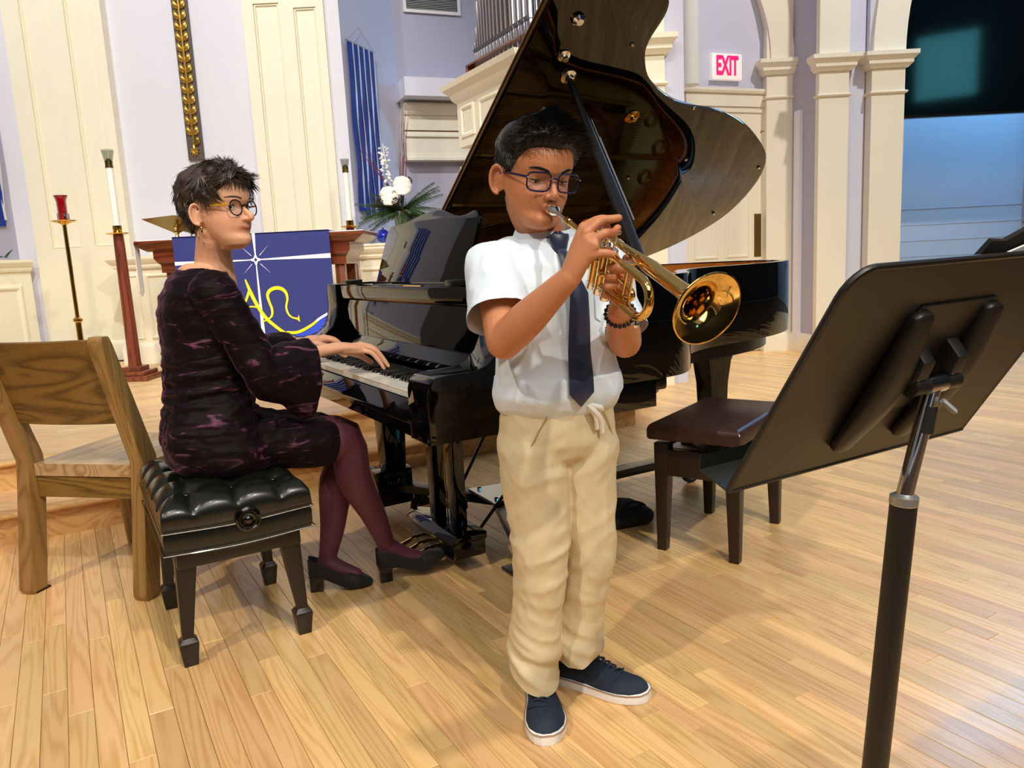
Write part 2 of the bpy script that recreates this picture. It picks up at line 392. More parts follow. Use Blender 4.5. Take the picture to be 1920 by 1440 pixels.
M['blackcloth'] = mat('black_cloth', '060607', .85)
M['hairpin'] = None
M['gold_ear'] = mat('pale_gold', 'e8c890', .15, metal=1)
M['bead'] = mat('black_bead', '121212', .25, coat=.4)
# church axes: V runs with the keyboard wall, U runs with the floor boards
V = Vector((.86713, .49808, 0)); U = Vector((-.49808, .86713, 0)); RZ = math.atan2(V.y, V.x)
P0 = Vector((-.247, 1.989, 0))
# ------------------------------------------------------------------ floor: oak strips laid one by one
random.seed(4)
b = nb(); bx(b, -9, 14, -4.5, 13, -.12, -.012)
floor = struct('floor', b, M['gap'])
FM = frame(U, Vector((0, 0, 1)).cross(U), Vector((0, 0, 1)))   # x' along U
BW = .0572
lens = [.46, .62, .8, 1.0, 1.22, 1.45]
def plank_bm(bm, L_, c=(0, 0, 0), rot=None):
    """board with small eased edges, top at z = 0"""
    w2 = BW / 2 - .00045; e = .0009; h = L_ / 2 - .0005
    def P(x, y, z):
        v = Vector((x, y, z))
        if rot: v = rot @ v
        return bm.verts.new(v + Vector(c))
    a = [P(-h, -w2, -.012), P(h, -w2, -.012), P(h, w2, -.012), P(-h, w2, -.012)]
    d = [P(-h, -w2, -e), P(h, -w2, -e), P(h, w2, -e), P(-h, w2, -e)]
    t = [P(-h + e, -w2 + e, 0), P(h - e, -w2 + e, 0), P(h - e, w2 - e, 0), P(-h + e, w2 - e, 0)]
    for q in range(4):
        r = (q + 1) % 4
        bm.faces.new([a[q], a[r], d[r], d[q]]); bm.faces.new([d[q], d[r], t[r], t[q]])
    bm.faces.new(t)
pl = []
s = -1.4
row = 0
while s < 9.4:
    t = -2.4 - random.random() * 1.2
    while t < 7.2:
        li = random.randrange(6); L_ = lens[li]
        tc_ = t + L_ / 2; p = V * s + U * tc_
        tmax = t + L_
        inside_platform = (t > 3.72 and s < 2.9)
        if not inside_platform and p.y > .2 and abs(p.x) < p.y * .8 + 1.0 and p.y < 9.6:
            pl.append((math.hypot(p.x, p.y - .3), p, li))
        t += L_
    s += BW
pl.sort(key=lambda q: q[0])
near = [q for q in pl if q[1].y > 0.8][:298]; nset = set(id(q) for q in near)
pmesh = []
for L_ in lens:
    b = nb(); plank_bm(b, L_); me = bpy.data.meshes.new('plank'); b.to_mesh(me); b.free(); me.materials.append(M['floor']); pmesh.append(me)
for d, p, li in near:
    o = bpy.data.objects.new('plank', pmesh[li]); C.objects.link(o); o.parent = floor
    o.location = (p.x, p.y, random.uniform(-.0003, .0002)); o.rotation_euler = (0, 0, math.atan2(U.y, U.x))
b = nb()
for q in pl:
    if id(q) in nset: continue
    d, p, li = q; a = V.dot(p); c = U.dot(p); plank_bm(b, lens[li], (c, -a, 0))
o = obj('plank', b, M['floor'], floor, smooth=False); o.rotation_euler = (0, 0, math.atan2(U.y, U.x)); o['kind'] = 'stuff'
# ------------------------------------------------------------------ chancel platform (two steps)
def W2(s_, t_, z): v = V * s_ + U * t_; return Vector((v.x, v.y, z))
T1, T2 = 3.67, 4.05
def step_poly(t0, sc_, z, drop=0):
    K = Vector((.26, .966, 0)).normalized(); c = W2(sc_, t0, z)
    return [W2(-6, t0, z), c, c + K * 3.4, W2(-6, t0 + 4.5, z)]
b = nb(); prism(b, step_poly(T1, 2.976, 0), (0, 0, .115)); s1 = struct('trim_1', b, M['nosing'])
b = nb(); prism(b, step_poly(T2, 2.75, 0), (0, 0, .255)); s2 = struct('trim_2', b, M['nosing'])
# nosings
for (t0, sc_, z, par) in ((T1, 2.976, .14, s1), (T2, 2.75, .28, s2)):
    K = Vector((.26, .966, 0)).normalized(); c = W2(sc_, t0 - .022, z - .0125)
    b = nb(); tube(b, [W2(-6, t0 - .022, z - .0125), W2(-1.5, t0 - .022, z - .0125), c], .0125, n=10, sub=1)
    box(b, (W2(-6, t0, z - .0125) + W2(sc_, t0, z - .0125)) / 2, (6 + sc_, .046, .025), frame(V, U))
    obj('nosing', b, M['nosing'], par)
    b = nb(); tube(b, [c, c + K * 3], .0125, n=10, sub=1); obj('nosing', b, M['nosing'], par)
# treads / platform boards
b = nb()
t = T1
def board_row(bm, t0, wd, z, s0, s1_, joints):
    x = s0
    while x < s1_:
        L_ = min(random.uniform(.7, 1.5), s1_ - x); c = W2(x + L_ / 2, t0 + wd / 2, z - .0125)
        box(bm, c, (L_ - .001, wd - .001, .025), frame(V, U)); x += L_
for k in range(5): board_row(b, T1 + .02 + k * .0745, .0745, .14, -5.5, 2.9, 0)
o = obj('board', b, M['platform'], s1, smooth=False); o['kind'] = 'stuff'
b = nb()
for k in range(54):
    t0 = T2 + .02 + k * .0745; board_row(b, t0, .0745, .28, -5.8, 2.66 + k * .03, 0)
o = obj('board', b, M['platform'], s2, smooth=False); o['kind'] = 'stuff'
# ------------------------------------------------------------------ chancel wall behind the altar
HW = 6.0
Y = 7.5
def wallseg(name, a, c, z0, z1, m_, th=.12):
    a = Vector((a[0], a[1], 0)); c = Vector((c[0], c[1], 0)); d = (c - a); n_ = Vector((-d.y, d.x, 0)).normalized()
    b_ = nb(); prism(b_, [a + Vector((0, 0, z0)), c + Vector((0, 0, z0)), c + n_ * th + Vector((0, 0, z0)), a + n_ * th + Vector((0, 0, z0))], (0, 0, z1 - z0))
    return struct(name, b_, m_)
def mould(parent, pts, prof, m_, closed=False, name='moulding'):
    """profile (out, up) swept along a horizontal polyline; out = towards the room (right-hand normal of travel)"""
    P = [Vector(p) for p in pts]; rings = []
    for i, p in enumerate(P):
        d0 = (P[i] - P[i - 1]).normalized() if i > 0 else (P[1] - P[0]).normalized()
        d1 = (P[i + 1] - P[i]).normalized() if i < len(P) - 1 else d0
        n0 = Vector((d0.y, -d0.x, 0)); n1 = Vector((d1.y, -d1.x, 0)); n_ = (n0 + n1); n_ = n_ / max(n_.dot(n0), .3)
        rings.append([p + n_ * a + Vector((0, 0, c)) for a, c in prof])
    b_ = nb(); loft(b_, rings, True, True)
    return obj(name, b_, m_, parent, angle=25)
def panel_frame(parent, o_, xa, w_, h_, m_, wd=.03, dp=.014, out=None, name='panel_moulding'):
    """raised picture-frame moulding standing on a wall face. o_ lower-left corner, xa horizontal unit, out = normal"""
    o_ = Vector(o_); xa = Vector(xa).normalized(); za = Vector((0, 0, 1)); out = Vector(out) if out else Vector((xa.y, -xa.x, 0))
    def rect(i, dz): return [o_ + xa * i + za * i + out * dz, o_ + xa * (w_ - i) + za * i + out * dz, o_ + xa * (w_ - i) + za * (h_ - i) + out * dz, o_ + xa * i + za * (h_ - i) + out * dz]
    b_ = nb(); rs = [rect(0, -.004), rect(0, dp * .5), rect(wd * .35, dp), rect(wd * .65, dp), rect(wd, dp * .3), rect(wd, -.004)]
    loft(b_, rs, True, False); 
    return obj(name, b_, m_, parent, angle=25)
wall_back = wallseg('wall_back', (-4.6, Y), (-1.45, Y), 0, HW, M['lav_pale'])
BASEP = [(0, 0), (.03, 0), (.03, .15), (.022, .17), (.012, .18), (0, .19)]
CAPP = [(0, 0), (.02, 0), (.03, .02), (.03, .035), (.055, .06), (.07, .085), (.07, .11), (0, .11)]
def pilaster_pair(name, x0, x1, tops, cols):
    """wide cream pilaster with recessed upright panels"""
    b_ = nb(); D = .10; yF = Y - D
    xs = [x0] + [v for c_ in cols for v in c_] + [x1]
    # stiles
    for a, c_ in zip(xs[0::2], xs[1::2]): bx(b_, a, c_, yF, Y + .02, .28, HW)
    for (a, c_), tp in zip(cols, tops):
        bx(b_, a, c_, yF, Y + .02, .28, 1.36); bx(b_, a, c_, yF + .03, Y + .02, 1.36, tp); bx(b_, a, c_, yF, Y + .02, tp, HW)
    w_ = obj(name, b_, M['cream'], None, smooth=False); w_['kind'] = 'structure'; WM[w_] = Matrix.Identity(4)
    for (a, c_), tp in zip(cols, tops):
        panel_frame(w_, (a, yF + .03, 1.36), (1, 0, 0), c_ - a, tp - 1.36, M['cream'], wd=.022, dp=.018)
        if tp < HW - 1: panel_frame(w_, (a + .01, yF, tp + .10), (1, 0, 0), c_ - a - .02, HW - tp - .2, M['cream'], wd=.02, dp=.012)
    mould(w_, [(x0, Y, .28), (x0, yF, .28), (x1, yF, .28), (x1, Y, .28)], BASEP, M['cream'], name='base_moulding')
    return w_
pilaster_pair('trim_3', -4.42, -3.53, (3.72, 3.72), ((-4.26, -3.98), (-3.86, -3.62)))
pilaster_pair('trim_4', -2.26, -1.53, (3.43, 3.38), ((-2.16, -1.93), (-1.80, -1.60)))
# narrow lavender returns beside the pilasters
b = nb(); bx(b, -1.53, -1.40, Y - .06, Y + .1, .28, HW); struct('trim_5', b, M['lav_pale'])
b = nb(); bx(b, -4.62, -4.42, Y - .06, Y + .1, .28, HW); struct('trim_6', b, M['lav_pale'])
# left bay wall, runs forward to the left
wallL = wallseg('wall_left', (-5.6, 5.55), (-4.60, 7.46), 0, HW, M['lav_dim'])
d = Vector((1.0, 1.91, 0)).normalized(); nL = Vector((d.y, -d.x, 0))
def LP(k, z, out=0): q = Vector((-5.6, 5.55, 0)) + d * k + nL * out; return Vector((q.x, q.y, z))
b = nb(); prism(b, [LP(0, .28), LP(2.12, .28), LP(2.12, .28, .16), LP(0, .28, .16)], (0, 0, .92)); led = struct('trim_7', b, M['cream'])
mould(led, [LP(0, 1.16, .16), LP(2.12, 1.16, .16)], CAPP, M['cream'], name='ledge_cap')
b = nb(); prism(b, [LP(0, 1.24), LP(2.12, 1.24), LP(2.12, 1.24, .20), LP(0, 1.24, .20)], (0, 0, .03)); obj('ledge_top', b, M['cream'], led, smooth=False)
for k in (.25, 1.2): panel_frame(led, LP(k, .42, .16), d, .82, .62, M['cream'], wd=.05, dp=.02, out=nL)
mould(led, [LP(0, .28, .16), LP(2.12, .28, .16)], BASEP, M['cream'], name='base_moulding')
# cream pedestal behind the altar's left end, with cap
b = nb(); bx(b, -3.46, -2.86, 6.95, 7.40, .28, 1.20); ped = struct('trim_8', b, M['cream'])
mould(ped, [(-3.46, 7.4, 1.13), (-3.46, 6.95, 1.13), (-2.86, 6.95, 1.13), (-2.86, 7.4, 1.13)], CAPP, M['cream'], name='cap_moulding')
mould(ped, [(-3.46, 7.4, .28), (-3.46, 6.95, .28), (-2.86, 6.95, .28), (-2.86, 7.4, .28)], BASEP, M['cream'], name='base_moulding')
panel_frame(ped, (-3.40, 6.95, .50), (1, 0, 0), .12, .58, M['cream'], wd=.02, dp=.012)
panel_frame(ped, (-3.22, 6.95, .50), (1, 0, 0), .30, .58, M['cream'], wd=.03, dp=.014)
b = nb(); bx(b, -3.2, -2.86, 7.05, 7.35, 1.24, 1.30); bx(b, -3.16, -2.9, 7.08, 7.32, 1.30, 1.36); obj('cap_block', b, M['cream'], ped, smooth=False, bevel=.008)
# ------------------------------------------------------------------ right-hand bay: banner wall, beam, cupboard header, organ loft
Bq = Vector((-1.40, 7.45, 0)); bd = Vector((.34, .94, 0)).normalized(); bn = Vector((bd.y, -bd.x, 0))
wb = wallseg('wall_banner', Bq, Bq + bd * 1.12, 0, HW, M['lav'])
Cq = Bq + bd * 1.05; cd = Vector((.93, .37, 0)).normalized(); cn = Vector((cd.y, -cd.x, 0))
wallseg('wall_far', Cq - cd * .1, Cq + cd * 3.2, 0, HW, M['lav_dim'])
def CP(k, z, out=0): q = Cq + cd * k + cn * out; return Vector((q.x, q.y, z))
def slab(name, k0, k1, o0, o1, z0, z1, m_, parent=None, stru=True):
    b_ = nb(); prism(b_, [CP(k0, z0, o0), CP(k1, z0, o0), CP(k1, z0, o1), CP(k0, z0, o1)], (0, 0, z1 - z0))
    if stru: return struct(name, b_, m_)
    return obj(name, b_, m_, parent, smooth=False)
slab('trim_9', -.02, 1.9, 0, .38, 2.72, 2.90, M['lav_pale'])
hd = slab('trim_10', .02, 1.4, 0, .12, 2.12, 2.72, M['cream_dim'])
for z_, p_ in ((2.58, CAPP), (2.12, [(0, 0), (.03, 0), (.03, .03), (.015, .045), (.015, .06), (0, .06)]), (2.36, [(0, 0), (.025, 0), (.025, .02), (.012, .035), (0, .035)])):
    mould(hd, [CP(.02, z_, .12), CP(1.4, z_, .12)], p_, M['cream_dim'])
b = nb(); prism(b, [CP(.02, 2.415, .115), CP(1.4, 2.415, .115), CP(1.4, 2.415, .124), CP(.02, 2.415, .124)], (0, 0, .012)); obj('shadow_groove', b, M['gap'], hd, smooth=False)
dr = slab('door_1', .62, 1.25, .0, .06, .28, 2.04, M['cream_dim'])
panel_frame(dr, CP(.62, .28, .06), cd, .63, 1.78, M['cream_dim'], wd=.07, dp=.03, out=cn, name='door_casing')
# ledge under the banner wall with greenery on it
b = nb(); q0 = Vector((-1.38, 7.0, .28)); bx(b, -1.40, -.35, 7.10, 7.5, .28, 1.20); lg = struct('trim_11', b, M['cream'])
mould(lg, [(-1.40, 7.5, 1.12), (-1.40, 7.10, 1.12), (-.35, 7.10, 1.12), (-.35, 7.5, 1.12)], CAPP, M['cream'], name='ledge_cap')
for x_ in (-1.34, -.95, -.68): panel_frame(lg, (x_, 7.10, .46), (1, 0, 0), .24, .58, M['cream'], wd=.035, dp=.016)
b = nb(); bx(b, -1.46, -.33, 7.02, 7.5, 1.23, 1.25); obj('ledge_top', b, M['cream'], lg, smooth=False)
# return-air vent high on the far wall
t_ = thing('air_vent', 'white framed louvred air vent high on the lavender wall', 'vent', CP(.12, 3.62, .01), math.atan2(cd.y, cd.x))
b = nb(); bx(b, 0, .62, -.02, 0, 0, .03); bx(b, 0, .62, -.02, 0, .27, .30); bx(b, 0, .03, -.02, 0, .03, .27); bx(b, .59, .62, -.02, 0, .03, .27); obj('frame', b, M['whiteplastic'], t_, smooth=False)
b = nb(); bx(b, .03, .59, -.004, 0, .03, .27); obj('backing', b, M['ventdark'], t_, smooth=False)
for k in range(14):
    b = nb(); box(b, (.31, -.009, .042 + k * .0165), (.56, .012, .002), Matrix.Rotation(.7, 3, 'X')); obj('louvre', b, M['whiteplastic'], t_, smooth=False)
# organ case
Oq = Vector((-.33, 6.50, 0)); od = Vector((.47, -.883, 0)).normalized(); on = Vector((-od.y, od.x, 0)) * -1   # face normal to the left-front
on = Vector((-.883, -.47, 0)).normalized()
b = nb(); bx(b, .03, .59, -.004, 0, .03, .27); obj('backing', b, M['ventdark'], t_, smooth=False)
for k in range(14):
    b = nb(); box(b, (.31, -.009, .042 + k * .0165), (.56, .012, .002), Matrix.Rotation(.7, 3, 'X')); obj('louvre', b, M['whiteplastic'], t_, smooth=False)
# organ case
Oq = Vector((-.33, 6.50, 0)); od = Vector((.47, -.883, 0)).normalized(); on = Vector((-od.y, od.x, 0)) * -1   # face normal to the left-front
on = Vector((-.883, -.47, 0)).normalized()
case = thing('organ_case', 'cream panelled organ loft case with pipes ranked above it', 'organ', Oq, math.atan2(od.y, od.x))
# local: x along face, -y towards viewer (face), y into the case
b = nb(); bx(b, 0, 1.15, 0, .7, 1.96, 2.36)
obj('case_front', b, M['cream_dim'], case, smooth=False)
b = nb()
prof = [(0, 2.30), (-.03, 2.33), (-.045, 2.37), (-.09, 2.41), (-.10, 2.45), (0, 2.45)]
loft(b, [[(-.0 + p[0], p[0], p[1]) for p in prof], [(1.15, p[0], p[1]) for p in prof]], True, True)
loft(b, [[(p[0], p[0], p[1]) for p in prof], [(p[0], .7, p[1]) for p in prof]], True, True)
bx(b, 0, 1.15, 0, .7, 2.44, 2.452)
obj('cornice', b, M['cream_dim'], case, angle=25)
for k in range(3):
    b = nb(); x0 = .07 + k * .40; w_ = .24 if k == 0 else .33
    if k > 0: x0 = .07 + .33 + (k - 1) * .42
    def rect(i, dz): return [(x0 + i, -dz, 2.03 + i), (x0 + w_ - i, -dz, 2.03 + i), (x0 + w_ - i, -dz, 2.27 - i), (x0 + i, -dz, 2.27 - i)]
    loft(b, [rect(0, 0), rect(0, .010), rect(.02, .014), rect(.035, .002)], True, False); obj('panel_moulding', b, M['cream'], case, angle=25)
b = nb(); bx(b, 0.03, 1.12, .08, .34, 2.45, 2.47); bx(b, .03, .06, .08, .34, 2.45, 2.60); bx(b, 0.03, 1.12, .08, .10, 2.585, 2.60); bx(b, 0.03, 1.12, .32, .34, 2.45, 2.60); bx(b, .06, 1.1, .1, .32, 2.586, 2.594)
obj('pipe_rack', b, M['mahogany'], case, smooth=False, bevel=.002)
random.seed(3)
def pipe(x, y, r, top):
    b_ = nb(); lathe(b_, [(r * .35, 2.455), (r * .5, 2.50), (r, 2.66), (r, 2.675)], (x, y, 0), n=12)
    lathe(b_, [(r, 2.66), (r * .86, 2.665), (r * .86, 2.69), (r, 2.695), (r, top), (r * .9, top), (r * .9, top - .03)], (x, y, 0), n=12)
    o_ = obj('organ_pipe', b_, M['tin'], case, angle=40)
    b_ = nb(); box(b_, (x - 0, y - r * .82, 2.695), (r * 1.3, r * .7, .03), Matrix.Rotation(.25, 3, 'X')); obj('mouth', b_, M['ventdark'], o_, smooth=False)
xs = .10; k = 0
while xs < 1.05:
    r = .010 + min(k, 16) * .0018; pipe(xs, .14, r, 2.76 + min(k, 9) ** 1.5 * .10); xs += r * 2 + .014; k += 1
xs = .17; k = 0
while xs < 1.05:
    r = .012 + min(k, 14) * .0022; pipe(xs, .24, r, 2.95 + min(k, 9) ** 1.4 * .16); xs += r * 2 + .03; k += 1
# ------------------------------------------------------------------ door wall and pillars on the right
def pillar(name, x0, x1, y0, y1, cap_z, m_, H_=HW, base=True, extra=None):
    b_ = nb(); bx(b_, x0, x1, y0, y1, 0, H_); o_ = struct(name, b_, m_)
    path = [(x0, y1, 0), (x0, y0, 0), (x1, y0, 0), (x1, y1, 0)]
    P3 = [(0, 0), (.02, 0), (.035, .02), (.05, .035), (.05, .06), (.075, .09), (.085, .10), (.085, .135), (0, .135)]
    mould(o_, [(p[0], p[1], cap_z) for p in path], P3, m_, name='capital')
    mould(o_, [(p[0], p[1], cap_z - .22) for p in path], [(0, 0), (.012, 0), (.022, .012), (.022, .02), (0, .03)], m_, name='necking')
    if base: mould(o_, [(p[0], p[1], 0) for p in path], BASEP, m_, name='base_moulding')
    return o_
pillar('trim_12', .86, 1.26, 6.05, 6.4, 2.50, M['cream'])
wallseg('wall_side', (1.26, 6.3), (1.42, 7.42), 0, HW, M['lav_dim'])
b = nb(); bx(b, 1.26, 1.42, 6.12, 6.35, 0, HW); struct('trim_13', b, M['lav'])
dq = Vector((1.42, 7.40, 0)); dd = Vector((.935, .354, 0)).normalized(); dn = Vector((dd.y, -dd.x, 0))
def DP(k, z, out=0): q = dq + dd * k + dn * out; return Vector((q.x, q.y, z))
wd_ = wallseg('wall_right', DP(0, 0), DP(1.52, 0), 0, HW, M['lav'])
k0, k1 = .21, 1.40
b = nb()
for a, c_, z0, z1, dp in ((k0, k0 + .13, 0, 2.52, .05), (k1 - .13, k1, 0, 2.52, .05), (k0, k1, 2.38, 2.52, .05), (k0 + .13, k0 + .17, 0, 2.38, .035), (k1 - .17, k1 - .13, 0, 2.38, .035), (k0 + .13, k1 - .13, 2.33, 2.38, .035)):
    prism(b, [DP(a, z0), DP(c_, z0), DP(c_, z0, dp), DP(a, z0, dp)], (0, 0, z1 - z0))
door = reg(tag(obj('door_2', b, M['cream_dim'], None, smooth=False, bevel=.004), kind='structure'))
mould(door, [DP(k0 - .02, 2.50, .05), DP(k1 + .02, 2.50, .05)], [(0, 0), (.02, 0), (.03, .02), (.03, .04), (0, .05)], M['cream_dim'], name='head_moulding')
b = nb(); prism(b, [DP(k0 + .17, .01), DP(k1 - .17, .01), DP(k1 - .17, .01, .02), DP(k0 + .17, .01, .02)], (0, 0, 2.32)); leaf = obj('door_leaf', b, M['cream_dim'], door, smooth=False); reg(leaf)
for a in (.22, .58):
    for z0, h_ in ((.2, .62), (.95, .62), (1.68, .5)): panel_frame(leaf, DP(k0 + a, z0, .02), dd, .27, h_, M['cream_dim'], wd=.03, dp=.010, out=dn)
b = nb(); prism(b, [DP(k1 - .27, .95, .02), DP(k1 - .19, .95, .02), DP(k1 - .19, .95, .026), DP(k1 - .27, .95, .026)], (0, 0, .42)); obj('push_plate', b, M['old_brass'], leaf, smooth=False)
# exit sign
ex = thing('exit_sign', 'white box exit sign with red letters above the side door', 'sign', DP(.62, 2.62, .0), math.atan2(dd.y, dd.x))
b = nb(); bx(b, 0, .34, -.055, 0, 0, .235); obj('housing', b, M['exitwhite'], ex, bevel=.006)
def letters(txt, size, parent, m_, loc, ext=.002, bold=.0, sx=1.0, name='lettering', rot=(PI / 2, 0, 0)):
    cu = bpy.data.curves.new('t', 'FONT'); cu.body = txt; cu.size = size; cu.extrude = ext; cu.offset = bold; cu.align_x = 'CENTER'; cu.align_y = 'CENTER'; cu.resolution_u = 3
    o_ = bpy.data.objects.new('t', cu); C.objects.link(o_); dg = bpy.context.evaluated_depsgraph_get(); dg.update()
    me = bpy.data.meshes.new_from_object(o_.evaluated_get(dg)); bpy.data.objects.remove(o_)
    me.transform(Matrix.Translation(Vector(loc)) @ Matrix.Rotation(rot[2], 4, 'Z') @ Matrix.Rotation(rot[0], 4, 'X') @ Matrix.Diagonal((sx, 1, 1, 1)))
    return link(name, me, m_, parent, smooth=False)
letters('EXIT', .235, ex, M['exitred'], (.17, -.056, .118), .002, .009, .52)
# white column loudspeaker on its bracket
sp = thing('column_speaker', 'tall white rounded column loudspeaker hung beside the exit sign', 'speaker', DP(.22, 2.50, .28), 0)
b = nb(); tube(b, [(0, 0, 0), (0, 0, 3.0)], .088, n=24, sub=1); obj('column_body', b, M['whiteplastic'], sp, bevel=.01)
b = nb(); bx(b, -.17, -.10, .0, .05, .05, .26); bx(b, -.10, .0, .0, .03, .13, .17); obj('bracket', b, M['whiteplastic'], sp, smooth=False, bevel=.004)
for z_ in (.07, .24):
    b = nb(); lathe(b, [(.007, 0), (.007, .006), (.003, .009)], (-.145, 0, z_), (0, -1, 0), n=8); obj('screw', b, M['ventdark'], sp)
# pillars and arches
c1 = pillar('trim_14', 2.585, 2.84, 7.72, 8.0, 2.66, M['cream_dim'])
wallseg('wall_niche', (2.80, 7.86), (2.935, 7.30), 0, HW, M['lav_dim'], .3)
b = nb(); box(b, (2.855, 7.60, 1.2), (.05, .09, 2.2), Matrix.Rotation(.23, 3, 'Z')); struct('trim_15', b, M['lav_pale'])
c2 = pillar('trim_16', 2.90, 3.17, 7.25, 7.33, 2.57, M['cream_dim'])
b = nb(); bx(b, 3.17, 3.36, 7.36, 7.7, 0, HW); struct('trim_17', b, M['lav'])
b = nb(); x0, x1, y0, y1 = 3.42, 3.66, 7.20, 7.55
c3 = pillar('trim_18', 3.37, 3.67, 7.24, 7.6, 2.57, M['cream_dim'], H_=2.6)
def arch(name, cx, R, y0, y1, z0, a0, a1, th, m_):
    b_ = nb(); rings = []
    for k_ in range(33):
        a = math.radians(a0 + (a1 - a0) * k_ / 32)
        rings.append([(cx + R * math.cos(a), y0, z0 + R * math.sin(a)), (cx + (R + th) * math.cos(a), y0, z0 + (R + th) * math.sin(a)), (cx + (R + th) * math.cos(a), y1, z0 + (R + th) * math.sin(a)), (cx + R * math.cos(a), y1, z0 + R * math.sin(a))])
    loft(b_, rings, True, True); return struct(name, b_, m_)
arch('trim_19', 3.67 + 2.6, 2.6, 7.24, 7.6, 2.70, 180, 90, .29, M['cream_dim'])
arch('trim_20', 2.62 - 1.5, 1.5, 7.70, 8.0, 2.79, 0, 75, .22, M['cream_dim'])
# spandrel wall above the right arch
b = nb(); rs = []
pts = [(3.37, 7.3, 2.7)]
for k in range(17):
    a = math.radians(180 - 90 * k / 16); pts.append((6.27 + 2.8 * math.cos(a), 7.3, 2.7 + 2.8 * math.sin(a)))
pts += [(6.27, 7.3, HW), (3.37, 7.3, HW)]
prism(b, pts, (0, .2, 0)); struct('wall_arch', b, M['lav'])
# base boards on the right
for nm, pts in (('baseboard_right', [DP(1.40, 0), DP(1.52, 0)]), ('baseboard_niche', [(2.80, 7.86, 0), (2.93, 7.31, 0)])):
    b = nb(); b.free(); o = mould(None, pts, BASEP, M['cream_dim'], name=nm); o['kind'] = 'structure'
# blue-lit room beyond
b = nb(); bx(b, 3.2, 12, 10.2, 10.4, 0, HW); blk = struct('wall_room', b, M['block'])
b = nb()
for k in range(1, 8):
    bx(b, 3.2, 12, 10.196, 10.2, k * .203 - .001, k * .203 + .001)
o = obj('block_joint', b, mat('joint_tone', 'a6b0c6', .7), blk, smooth=False); o['kind'] = 'stuff'  # joints a little darker than the block wall
b = nb(); bx(b, 6.75, 6.83, 10.14, 10.2, 1.2, 3.0); bx(b, 6.83, 8.0, 10.16, 10.2, 1.2, 3.0); struct('window_1', b, M['lav_dim'])
tv = thing('television', 'large black switched-off screen hung in the arch opening', 'television', (5.75, 8.8, 2.36), 0)
b = nb(); bx(b, -1.62, 1.9, 0, .09, .0, 2.1); obj('casing', b, M['blacksatin'], tv, bevel=.01)
b = nb(); bx(b, -1.60, 1.88, -.004, 0, .03, 2.08); obj('screen_glass', b, M['screen'], tv, smooth=False)
b = nb(); bx(b, -.1, .1, .09, .13, .8, 4.0); obj('bracket', b, M['blacksatin'], tv, smooth=False)
# window of the nave whose daylight the screen mirrors
nw = nb(); 
nv = Vector((.83, -.55, 0)); nc = Vector((12.6, -5.0, 5.75))
box(nw, nc, (1.5, .04, 1.7), frame(Vector((.84, .54, 0)), Vector((-.54, .84, 0))))
struct('window_2', nw, mat('daylight_pane', '5fb6c4', .5, emit='5fc0d0', estr=4.2))
# boundary walls of the hall
b = nb(); bx(b, -9, 14, -9.2, -9, 0, 9); struct('wall_front', b, mat('hall_wall', '2c2b2f', .7))  # coloured near black so the piano mirrors a dark hall
b = nb(); bx(b, -9.2, -9, -9, 12, 0, 9); struct('wall_hall_left', b, mat('hall_wall_left', 'd8d2c4', .7))

b = nb(); bx(b, 14, 14.2, -9, 12, 0, 9); struct('wall_hall_right', b, mat('hall_wall_right', '3a383c', .7))  # unseen wall, added dark to keep the piano's side black in reflection
# ------------------------------------------------------------------ altar and its furniture
al = thing('altar', 'dark red wooden altar table with moulded top and square legs', 'table', (-1.96, 6.35, .28))
b = nb()
def rect3(x, y, z): return [(-x, -y, z), (x, -y, z), (x, y, z), (-x, y, z)]
loft(b, [rect3(.80, .30, .965), rect3(.83, .33, .985), rect3(.87, .345, 1.015), rect3(.875, .35, 1.02), rect3(.875, .35, 1.045)], True, True)
obj('tabletop', b, M['mahogany'], al, angle=25, bevel=.002)
b = nb(); loft(b, [rect3(.70, .25, .80), rect3(.72, .27, .80), rect3(.72, .27, .86), rect3(.735, .285, .875), rect3(.76, .30, .91), rect3(.76, .30, .965)], True, True)
obj('apron', b, M['mahogany'], al, angle=25)
for sx in (-1, 1):
    for sy in (-1, 1):
        b = nb(); box(b, (sx * .66, sy * .21, .42), (.075, .075, .84)); box(b, (sx * .66, sy * .21, .05), (.10, .10, .10)); obj('leg', b, M['mahogany_v'], al, bevel=.004)
b = nb(); bx(b, -.62, .62, -.02, .02, .14, .20); obj('stretcher', b, M['mahogany'], al, bevel=.003)
lin_ = thing('altar_linen', 'white linen runner hanging over the left end of the altar', 'cloth', (-1.96, 6.35, 1.325))
b = nb(); bx(b, -.88, .88, -.352, .30, .001, .006)
obj('runner', b, M['clothwhite'], lin_, smooth=False)
b = nb(); prism(b, [(-.882, -.33, .006), (-.882, -.25, .006), (-.882, -.25, -.38), (-.882, -.29, -.42), (-.882, -.33, -.38)], (-.006, 0, 0)); obj('hanging_end', b, M['clothwhite'], lin_, smooth=False)
